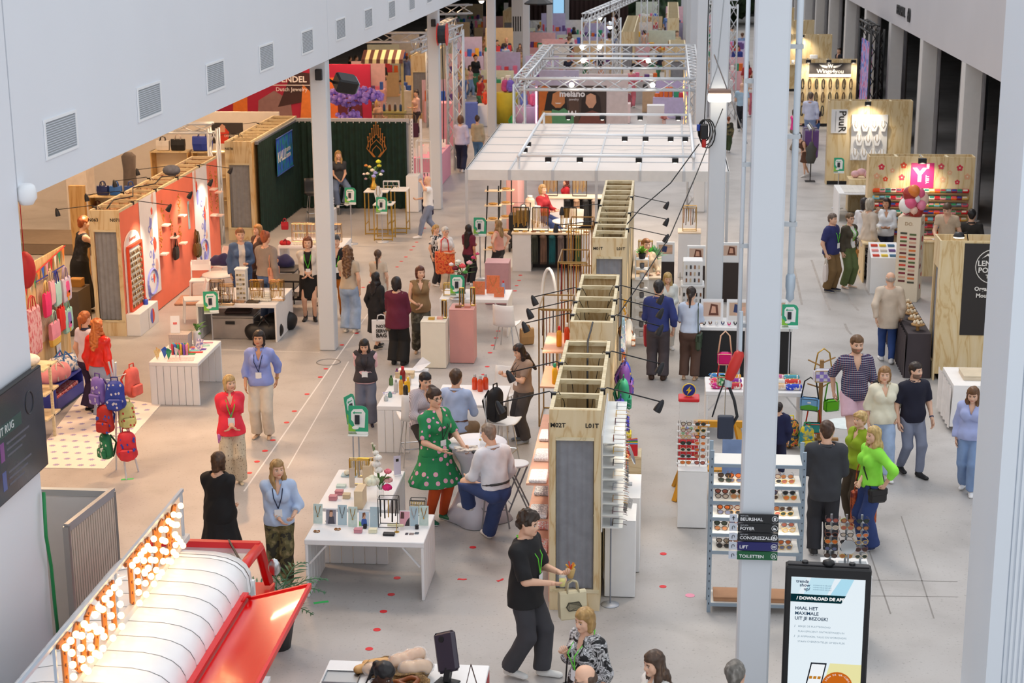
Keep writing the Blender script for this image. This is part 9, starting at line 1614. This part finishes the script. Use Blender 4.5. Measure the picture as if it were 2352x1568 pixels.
for a in(('woman in lilac hoodie and navy trousers walking away',(-6.44,52.09),1.79,175,('bob','6a4a34'),jacket('c6c4e0',v=0),pants('1c2240',STRAIGHT)),('woman with neon green backpack in beige jacket',(-6.07,53.48),1.61,172,('bun','4a3426'),jacket('c2b294',v=0),pants('5c86b0')),('woman in brown dress bending over a clothes rail',(4.32,51.77),1.44,-60,('bun','2a1c16'),tank('5c3c2a'),skirt('5c3c2a',.3,.16)),('man in pale blue shirt by the winged sign wall',(4.93,58.55),1.85,165,('short','6a5a4c'),blouse('d4daf2'),pants('8aa0c8')),('woman in black with big pink patterned bag',(5.19,59.11),1.37,-30,('long','8a5a34'),tee('2a2228'),pants('4a6a9a')),('woman in hot pink top beyond the near column',(4.28,56.93),1.47,120,('bob','5a3a28'),tee('f0409c'),pants('8a7c6c',WIDE)),('bald man with backpack and hands behind his back',(2.74,62.26),1.79,175,('bald','b08a70'),tee('a8c4d8'),pants('22242c')),('man in blue jacket past the flood lamp',(3.24,79.79),1.74,-20,('short','3a2c24'),jacket('2c3c8a',v=0),pants('1c2036')),('man in denim shirt beyond the blue jacket',(3.83,88.63),1.68,170,('short','6a4a34'),blouse('7a94c0'),pants('5a6a8c')),('person in camouflage coat behind the second column',(2.08,56.83),1.21,160,('short','8a4a2c'),jacket(CAMO),pants('3a4a2c')),('woman in black and white blouse past the yellow drum',(-7.41,66.32),1.17,165,('short','6a645c'),blouse(BWP,collar=None),pants('1c1c20')),('woman in cream blouse with white shoulder bag',(-8.58,66.28),1.45,100,('long','1c1618',None,.2),blouse('e8e4da'),pants('7f96ba')),('woman in mauve top beside the cream blouse',(-8.40,67.14),1.35,160,('long','7a4a34'),tee('b0909c'),pants('8a5a5c')),('woman in sleeveless pink top at the far counter',(-8.65,73.48),1.37,60,('long','3a2a24'),tank('d8a8a0'),pants('7a9ac0')),('man in plum cardigan with a tablet',(-8.63,74.71),1.35,80,('short','2c2220'),jacket('4a3038'),pants('2c3450')),('woman in cream top with crossbody bag far aisle',(-10.56,90.33),1.09,20,('long','3a2a26'),tee('e0d8d2'),pants('4a6a9c')),('woman in powder blue top and white trousers',(-7.87,81.95),1.64,170,('short','3c3028'),tee('9ab2de',sleeve=1.),pants('e8e6e4',WIDE)),('woman in white T-shirt facing the powder blue top',(-7.92,84.81),1.50,-20,('bob','241a1a'),tee('eef0f2'),pants('9ab0d0')),('woman in grey beside the tall white sign',(-7.42,84.82),1.41,-10,('long','5a3c30'),jacket('7a6a64',v=0),pants('9ab4d8')),('man in navy suit jacket in the far group',(-8.52,84.12),1.64,60,('short','4a3424'),jacket('20243a',v=0),pants('1c2240')),('bald man in the far group by the tall white sign',(-8.04,84.13),1.77,20,('bald','b07c64'),blouse('3a3c48'),pants('2a2c38')),('man in grey T-shirt behind the dark far curtain',(-7.09,93.05),1.78,170,('short','4a3c2c'),tee('a8b4c0'),pants('3a3c44')),('woman in white blouse at the far food counter',(-7.57,94.14),1.27,70,('short','e8d8b0'),blouse('e4e4dc'),pants('3a2c2c')),('woman in dusty pink pointing over the counter',(-7.04,93.60),1.24,80,('lowpony','3a2a26',None,.1),tee('d0a4ac'),skirt('a82c2c',.3,.15)),('man in white shirt and black trousers at the long far wall',(-0.90,97.12),1.18,60,('balding','c8b8a8'),blouse('eee6e6'),pants('1c1c22')),('man in sea green shirt and blue cap',(-3.39,97.08),1.13,150,('short','7aa0d0'),blouse('6aa094'),pants('2a2a2c')),('person in navy coat near the twin truss towers',(-3.87,106.06),1.07,20,('short','8a4a34'),jacket('1f2c48',v=0),pants('1c2036')),('woman in white sleeveless top at the apron table',(-0.62,68.48),1.08,-60,('bun','241a16'),tank('e8e6e2'),pants('2a3050',WIDE)),('person in mauve apron behind the table',(-1.60,67.41),1.42,10,('short','5a4034'),tee('e4e0e0'),skirt('a85a64',.2,.16)),('person in green apron behind the table',(-1.95,67.40),1.39,-20,('short','4a4a3c'),tee('d8dcd8'),skirt('5c7a74',.2,.16)),('man in pink shirt among the flower stands far left',(-12.68,112.72),1.32,170,('balding','8a7a70'),tee('b07878'),pants('3a3c60')),('woman in dark coat past the cable drum',(-12.65,108.88),0.94,100,('long','171316'),jacket('1c2240',v=0),pants('1c1c28')),('white haired person in navy seated at the red stand',(-13.07,59.57),1.7,0,('short','e6e2dc'),blouse('2c3a60'),pants('2c3048')),('girl with brown bun in red seated at the red stand',(-13.49,58.51),1.62,50,('bun','5a3420'),jacket('b0202c'),pants('2c2c38')),('woman in dark green seated before the awning stall',(-12.27,67.86),1.7,175,('short','6a3c24'),jacket('26261c',v=0),pants('2c3050')),('man in pale shirt bending at the bag rail',(-10.57,68.09),1.37,-60,('short','3a2c26'),blouse('ccd4ea'),pants('2a3258')),('woman in long black dress under the striped awning',(-12.42,75.85),1.34,40,('short','3a1c1c'),tee('1a1618'),skirt('17171a',.1,.14)),('person in long blue shirt dress beside the awning',(-12.03,77.37),1.44,170,('short','6a4a3a'),blouse('8c9ed8'),skirt('8c9ed8',.2,.13)),('man in dark suit behind the red stand',(-14.86,78.26),1.32,120,('short','2a1f1a'),jacket('16161c'),pants('16161c')),('second man in dark navy suit behind the red stand',(-14.22,76.36),1.53,100,('short','2a1f1a'),jacket('1c2434',v=0),pants('1c2434')),('blonde woman in brown at the pink counter',(-10.01,57.57),1.65,60,('bob','d8b070'),tee('c89a7c'),pants('5a4434')),('dark haired girl behind the pink counter',(-9.11,60.67),1.65,-60,('bun','2a1a16'),tee('e0b8b0'),pants('3a3038')),('man seated high in the dark side gallery',(7.80,78.28),1.75,-60,('short','3a2c26'),jacket('1c1c2c'),pants('1c1c24'))):
 sit='seated' in a[0]or 'counter' in a[0]and False;male=a[0].startswith(('man','bald','second man'));q=a[1:]if isinstance(a[2],(int,float))and isinstance(a[3],(int,float))else a[1:]
 P(a[0],*a[1:],sex='m' if male else 'f',lod=2,seat=.46 if sit and 'high' not in a[0]else None,feet='sit' if sit and 'high' not in a[0]else 'step',armL='hold',armR='reach' if 'pointing' in a[0]else 'down',lean=38 if 'bending' in a[0]else 0)
 # -- farther stands
t=thing('red_stand_wall','deep red stand wall with portrait prints and white lettering','stand wall',(0,50.6,0));b=ob('panel',B_(-14.6,-9.0,0,.1,0,3.5),mat('a5123c',.6,0,.03),t)
for k,(c,poly)in enumerate((('d8742c',[(-13.4,0),(-12.9,0),(-12.85,2.6),(-13.1,2.7),(-13.3,2.3)]),('8a6a6a',[(-12.6,1.2),(-11.4,1.2),(-11.5,2.4),(-12.0,2.7),(-12.5,2.4)]),('3a1c20',[(-11.9,2.2),(-10.9,2.4),(-10.7,3.2),(-11.4,3.3)]),('d87a34',[(-11.3,1.0),(-10.75,1.0),(-10.8,2.6),(-11.1,2.9)]),('5a1428',[(-10.4,0),(-9.2,0),(-9.3,2.6),(-10.1,3.0)]),('d86a2c',[(-10.4,0),(-10.0,0),(-10.05,3.1),(-10.4,3.1)]))):ob('print_shape',VP(poly,-.012-.002*k,0),mat(c,.6,0,.1),b)
WL=m0('f6f0f0',.5);text(b,'WENDEL',.26,WL,(-11.5,-.03,3.04),ext=.002,bold=.006);text(b,'Dutch Jewelry',.17,WL,(-11.45,-.03,2.74),ext=.002);ob('rule_line',B_(-12.1,-10.85,-.03,-.02,2.86,2.88),WL,b)
one('white_counter','white counter along the red stand with mirrors','counter',BX(-14,-8.9,48.9,49.5,0,1.0,.01),WT);one('pink_box','pink gift carton on the white counter of the red stand','box',BX(-.2,.2,-.1,.1,0,.35,.01),mat('f06a8c',.6),(-12.9,49.2,1))
palm('green palm beside the red stand wall',(-13.3,48.2,.7),11,.8,1.2,9,False);plinth('white block under the green palm',-13.6,-13.0,47.9,48.5,1.0,WT)
t=thing('blossom_tree','purple blossom tree behind the velvet stand','plant',(-9.0,47.0,0));ob('trunk',TB([(0,0,0),(.05,0,1.2),(-.02,0,2.3),(.1,0,2.9)],[.06,.05,.04,.02],7),mat('5a3c2c',.8),t);R=rnd(6);q=MB()
for i in range(330):a,r=R.uniform(0,6.28),math.sqrt(R.random());q.ell((.98*r*COS(a)*(1 if i<290 else .35),.6*r*SIN(a),(2.95+R.uniform(-.28,.3)*(1.2-r)if i<290 else 2.35+R.uniform(-.15,.15))),R.uniform(.05,.085),5,4)
o=ob('blossoms',q,nmat('lilac_petals',[(.3,'8a66d8'),(.7,'b79af0')],9,2),t);o['kind']='stuff'
t=thing('stage_light','black theatre spotlight clamped to the fascia column','spotlight',(-5.93,30.7,4.98));b=ob('housing',BX(-.2,.2,-.16,.16,-.14,.14,.03),BLACK,t,None,(.5,.2,.6));ob('lens',BX(.2,.22,-.13,.13,-.11,.11,.005),mat('8fa3b0',.15,.2,0),b);ob('yoke',TB([(-.2,0,0),(-.32,-.1,.1),(-.38,-.2,.1)],.025,6),BLACK,t)
one('speaker_box','small black speaker on the fascia column front','speaker',BX(-.06,.06,-.05,.05,-.1,.1,.01),BLACK,(-6.3,30.08,5.2));one('speaker_box','small black speaker on the second fascia column','speaker',BX(-.06,.06,-.05,.05,-.1,.1,.01),BLACK,(-6.3,45.28,5.1))
t=thing('cable_reel','red and black cable reel hung on the second fascia column','cable reel',(-6.05,45.2,4.8));RR=m0('d8302c',.4);ob('flange',TB([(-.13,0,0),(-.11,0,0)],.3,18),RR,t);ob('flange',TB([(.11,0,0),(.13,0,0)],.3,18),RR,t);ob('cable_winding',TB([(-.11,0,0),(.11,0,0)],.24,16),mat('1f2a34',.5,0,.2,40),t);ob('tail',TB([(0,-.1,-.2),(.02,-.12,-1.5),(0,-.1,-2.9)],.014,5),BLACK,t)
t=thing('awning_stall','market stall with brown and cream striped awning','stall',(-10.15,60,0));n=11
for i in range(n):x0,x1=-.75+1.5*i/n,-.75+1.5*(i+1)/n;ob('awning_stripe',MB()._add([(x0,-.55,2.72),(x1,-.55,2.72),(x1,-.5,2.86),(x0,-.5,2.86),(x1,.1,3.15),(x0,.1,3.15)],[(0,1,2,3),(3,2,4,5)]),mat(('55302e','d9d2a4')[i%2],.7),t)
for x in(-.7,.7):ob('post',B_(x-.04,x+.04,-.4,-.32,0,2.75),mat('b9b080',.6),t)
ob('counter',BX(-.75,.75,-.5,.1,.85,1.0,.01),mat('a8a060',.6),t);ob('counter_front',B_(-.72,.72,-.45,-.42,0,.85),mat('b4ac74',.6),t)
for i in range(7):bottle('small bottle on the awning stall counter, %s along'%ORD[i],(-10.75+.2*i,59.7,1.0),.3,.05,('3a5a8c','8a5a3c','4a4a50')[i%3],'c9c9cc')
for i in range(9):tote('%s bag on the rail before the awning stall'%'striped charcoal rust black indigo cream violet olive plum'.split()[i],(-10.55+.24*i,56.8,.45),.2,mat(('d8c8b0','3a3c40','b04a2c','1c1c20','3a4a80','e8dcc8','5a2c90','6a6a34','5a2c44')[i],.7),m0('a08a70',.6),.3,.5,.1,.3)
one('bag_rail','dark rail carrying the bags before the awning stall','rail',TB([(-10.9,56.8,0),(-10.9,56.8,1.25),(-8.4,56.8,1.25),(-8.4,56.8,0)],.02,6),BLACK)
for i,(x,y,h,c)in enumerate(((-9.6,52.5,.75,'d8b48a'),(-8.9,51.2,.95,'dcbc92'),(-9.9,54.2,1.1,'d2ac80'))):plinth('tan crate stack with striped cushions, %s behind the blossom tree'%ORD[i],x-.4,x+.4,y-.35,y+.35,h,mat(c,.7));duffel('striped cushion on the %s tan crate'%ORD[i],(x,y,h),.1,smat('cushion_stripe','e8d8c8','a06a5c',60.),m0('8a5a4c',.6),.5,.12)
PK=mat('f0a4b8',.6,0,.03)
for lab,x0,x1,y0,y1,h in(('pink counter of the jewellery stand past the velvet corner',-7.6,-6.7,48.6,51.5,.95),('tall pink block by the cable reel column',-7.9,-7.4,57.8,58.6,1.5),('low pink cube beside the pink counter',-6.9,-6.6,46.6,47.4,.7)):plinth(lab,x0,x1,y0,y1,h,PK)
for i in range(5):scard('white jewellery card on the pink counter, %s back'%ORD[i],(-7.4+.12*i,48.9+.5*i,.95),.3,.25+.3*(i==3),mat('f4e8e0',.6),0,20)
wrack('white tiered wire stand beside the perforated frame',(-6.65,45.5,.0),.4,.3,1.9,WT,.012,(.6,1.0,1.4),((1.0,5,'2a2a2e',.1),(1.4,5,'d8d8dc',.1)))
lwall('plywood wall end behind the awning stall',-9.99,-9.27,65.2,70,ftop=.6);lwall('far plywood wall end beside the tall white sign',-9.13,-8.5,93.6,97,ftop=.6);lwall('long far plywood wall past the truss rig',-2.15,-1.55,77.9,89.5,ftop=.6);lwall('tall far plywood wall before the green planting',-.06,.55,87.6,102,ftop=.6,pitch=1.2);lwall('plywood wall behind the apron table',.05,.72,70.1,73.2,ftop=.6)
t=thing('portrait_poster','large portrait poster of two long haired women','poster',(-2.82,50,0));b=ob('panel',B_(-1.02,1.02,0,.08,.3,2.94),mat('4a3a34',.5,0,.1),t)
for k,(c,poly)in enumerate((('c96a24',[(-1.0,.4),(-.75,.4),(-.72,2.9),(-1.0,2.9)]),('5d4438',[(-.1,.4),(.2,.4),(.2,2.9),(-.1,2.9)]),('1c1412',[(-.85,1.2),(-.5,1.0),(-.15,1.4),(-.2,2.5),(-.35,2.85),(-.6,2.8),(-.75,2.4)]),('c8824f',[(-.62,1.75),(-.5,1.5),(-.35,1.5),(-.22,1.8),(-.22,2.35),(-.4,2.6),(-.58,2.4)]),('5c9a6c',[(-.7,.4),(.05,.4),(.05,1.0),(-.25,1.5),(-.4,1.3),(-.6,1.4)]),('c89a5c',[(-1.0,.4),(-.6,.4),(-.62,1.3),(-.9,1.3)]),('2c1c18',[(.25,.6),(.9,.7),(.82,2.2),(.6,2.7),(.4,2.6),(.28,2.0)]),('d8a080',[(.4,1.8),(.5,1.5),(.62,1.5),(.72,1.85),(.7,2.3),(.55,2.45),(.42,2.3)]),('7a4238',[(.15,.4),(1.0,.4),(.9,1.1),(.6,1.35),(.3,1.1)]),('f2e8e0',[(-.52,1.82),(-.32,1.82),(-.36,1.76),(-.48,1.76)]))):ob('print_shape',VP([(x,1.78+(z-.4)*.46)for x,z in poly],-.004-.0015*k,0),mat(c,.5,0,.08),b)
text(b,'melano',.26,WL,(0,-.03,2.7),ext=.002,bold=.008);text(b,'jewelry',.1,WL,(.05,-.03,2.54),ext=.002);text(b,"'A'",.24,WL,(0,-.03,2.1),ext=.002,bold=.006);ob('neon_tube',RO((-1.08,0,.3),(-1.08,0,2.9),.03,6),emis('ff9aa8',3),t)
one('pale_stand_wall','pale pink stand wall behind the portrait poster','stand wall',B_(-3.9,-1.3,56,56.1,0,2.7),mat('e8d6d2',.6));text(one('lettered_wall','lilac stand wall with white lettering under the truss','stand wall',B_(-4.2,-2.9,55.2,55.3,0,2.9),mat('c8c0d8',.6)),'OH!',.3,WL,(-3.2,55.18,2.6))
for lab,x,y,r,h,c in(('mustard yellow drum plinth at the far aisle',-6.14,64.3,.42,1.19,'c2b02c'),('lilac drum plinth next to the mustard one',-5.3,63.9,.5,.72,'cba8d4')):one('drum_plinth',lab,'plinth',LA([(r,0),(r,h-.02),(r-.02,h),(0,h)],n=24),mat(c,.6),(x,y,0),sm=1)
for i,(x,y,z,c)in enumerate(((-6.2,64.3,1.19,'c04a8c'),(-6.0,64.2,1.19,'7a62c8'),(-5.45,63.8,.72,'6a82d8'),(-5.1,63.8,.72,'f06a9a'),(-6.9,63.6,.8,'e8502c'),(-5.8,62.9,.0,'2fa05c'))):bpack('%s bag on the coloured drums'%'magenta violet periwinkle pink orange green'.split()[i],(x,y,z),.3*i,mat(c,.6,0,.1,12),c,.32,.4,.18)
plinth('blue square plinth in the far aisle',-7.6,-7.15,62.7,63.2,.95,mat('5a72c8',.6));plinth('white counter with the orange bag in the far aisle',-7.2,-6.6,63.3,64,.8,WT);plinth('red framed white table by the poster',-2.1,-1.4,64.4,65,.75,mat('f0d8d8',.6));plinth('white display box near the third column',-.75,-.1,63.5,64,.8,WT);plinth('apron table with pots',-1.0,.3,68.0,68.7,.9,mat('d8b48c',.6))
for i in range(6):one('kitchen_pot','dark pot on the apron table, %s along'%ORD[i],'pot',LA([(.07,0),(.1,.05),(.09,.18),(.05,.24)],n=10),mat(('2a2a2e','e8e8ea','4a3a8c')[i%3],.4,0,0),(-.9+.2*i,68.2,.9),sm=1)
one('bulb_garland','vertical garland of warm fairy lights at the third column','light string',TB([(.62,60,0),(.66,60,1.2),(.6,60,1.8),(.66,60,2.5)],.06,6),emis('ffc070',2.5));leafy('pink flower bunch by the third column',(-.1,63.2,0),30,.06,'f0a8a0','e8c8c0',.3,.3,'flower_bunch')
HUE=(('white','ececee'),('pink','f0b8c0'),('oak','d8b88c'),('lilac','c8bce0'),('grey','b8b8bc'),('cream','ece2cc'));R=rnd(12)
for i in range(62):
 x,y=((-12.5,-7.6,-4.6,-.3,2.3,-10.6)[i%6]+R.uniform(-1.2,1.2),64+i*.8);h=R.uniform(.8,1.1);nm,c=HUE[i%5];t=thing('goods_counter','%s counter of bright goods in the distant aisles, number %s back'%(nm,NUM[i]),'counter',(x,y,0),R.uniform(-.3,.3),'distant counters of goods');ob('body',BX(-.7,.7,-.3,.3,0,h,.01),mat(c,.6),t);ob('back_panel',B_(-.7,.7,.5,.55,0,h+R.uniform(.3,1.2)),mat('e8d2a8 f0c8d0 d6e0cf c9c2e8 f0ece4'.split()[i%5],.6),t)
 for k in range(7):s_=R.uniform(.1,.22);ob('goods',BX(-.65+.19*k,-.65+.19*k+s_,-.2,.0,h,h+R.uniform(.12,.4),.01),mat('d8404c f0b83a 3a6ad0 2f9a70 f4f0ea e87aa0 6a4a8c e8702c'.split()[R.randrange(8)],.5),t)
CL=dict(white='eceae6',navy='22263a',blue='6a8ac8',rose='d8788a',peach='e0b09a',green='4a8a6a',sand='c8b48c',red='b83a3c',black='1c1c20');HC=dict(dark='2a1c18',brown='6a4a30',blonde='b08a58')
for i in range(64):
 x,y=R.choice((-8.4,-7.6,-5,-4,-.4,2.4,3.3,-12))+R.uniform(-1.2,1.2),66+i*.72;a,b,c=R.choice(list(CL)),R.choice(list(CL)),R.choice(list(HC));P('%s haired visitor in %s top and %s trousers, far crowd number %s'%(c,a,b,NUM[i]),(x,y),R.uniform(1.62,1.85),R.uniform(-180,180),(R.choice(('short','bob','long')),HC[c]),tee(CL[a],sleeve=1.),pants(CL[b]),lod=2,armL='hold',group='distant crowd')
one('dark_drape','dark brown drape across the far food court','drape',pleat((-10,106),(-2.5,106),0,2.4,.1,26),mat('33211f',.9),sm=1)
for i,(x,y)in enumerate(((-5,118),(-1,119),(1.5,117),(-9,120),(4,120))):
 V,Qd=cached('hedge',lambda:grow([((-2,0,.5),(2,0,2.5),1.2,1.6),((-1,0,3),(1.5,0,3.4),1.4,1.2)],.16,k=.3,wob=lambda X,Y,Z:.22*np.sin(7*X)*np.sin(6*Z+2*X)*np.sin(8*Y+1)));one('planting','dark green planting mass by the far wall, clump %s'%NUM[i],'plants',np_mesh('foliage',V,Qd,nmat('far_foliage',[(.3,'16241a'),(.6,'2f4a28'),(.8,'4f6a34')],3,4)),None,(x,y,0))
t=thing('lit_screen','tall lit blue screen in the far hall','screen',(-6.46,100,0));ob('casing',B_(-.36,.36,0,.1,.6,2.9),BLACK,t);ob('display',B_(-.32,.32,-.01,0,.7,2.8),emis('9ccdf0',1.),t);ob('stand',B_(-.1,.1,0,.1,0,.6),BLACK,t)
one('softbox','black octagonal studio softbox high in the far aisle','softbox',LA([(.1,.3),(.5,.05),(.5,0),(0,-.02)],n=8),BLACK,(-4.59,60,4.75))
t=thing('tall_sign','tall white sign panel with black bars in the far aisle','sign',(-8.2,92,0));ob('panel',B_(-.3,.3,0,.06,0,3.2),WT,t)
for k in range(4):ob('black_bar',B_(-.24+.13*k,-.17+.13*k,-.01,0,1.5,2.3),BLACK,t)
for i,(x,y,z)in enumerate(((-8.6,78,3.9),(-8.1,80,4.2),(-7.4,90,4.0),(-3.0,74,3.4),(-2.4,70,3.3),(2.2,67,4.1),(1.9,69,4.2),(-11.5,57,4.3),(-12.6,66,3.8))):t=thing('chrome_spotlight','glowing chrome spotlight over the far stands, number %s'%NUM[i],'spotlight',(x,y,z));ob('reflector',LA([(.05,.2),(.16,.1),(.2,0)],n=12),CHROME,t,sm=1);ob('bulb',EL((0,0,.0),.12,10,6),emis('fff4e0',7),t);ob('hanger',RO((0,0,.15),(0,0,6),.01,4),BLACK,t)
set_type()
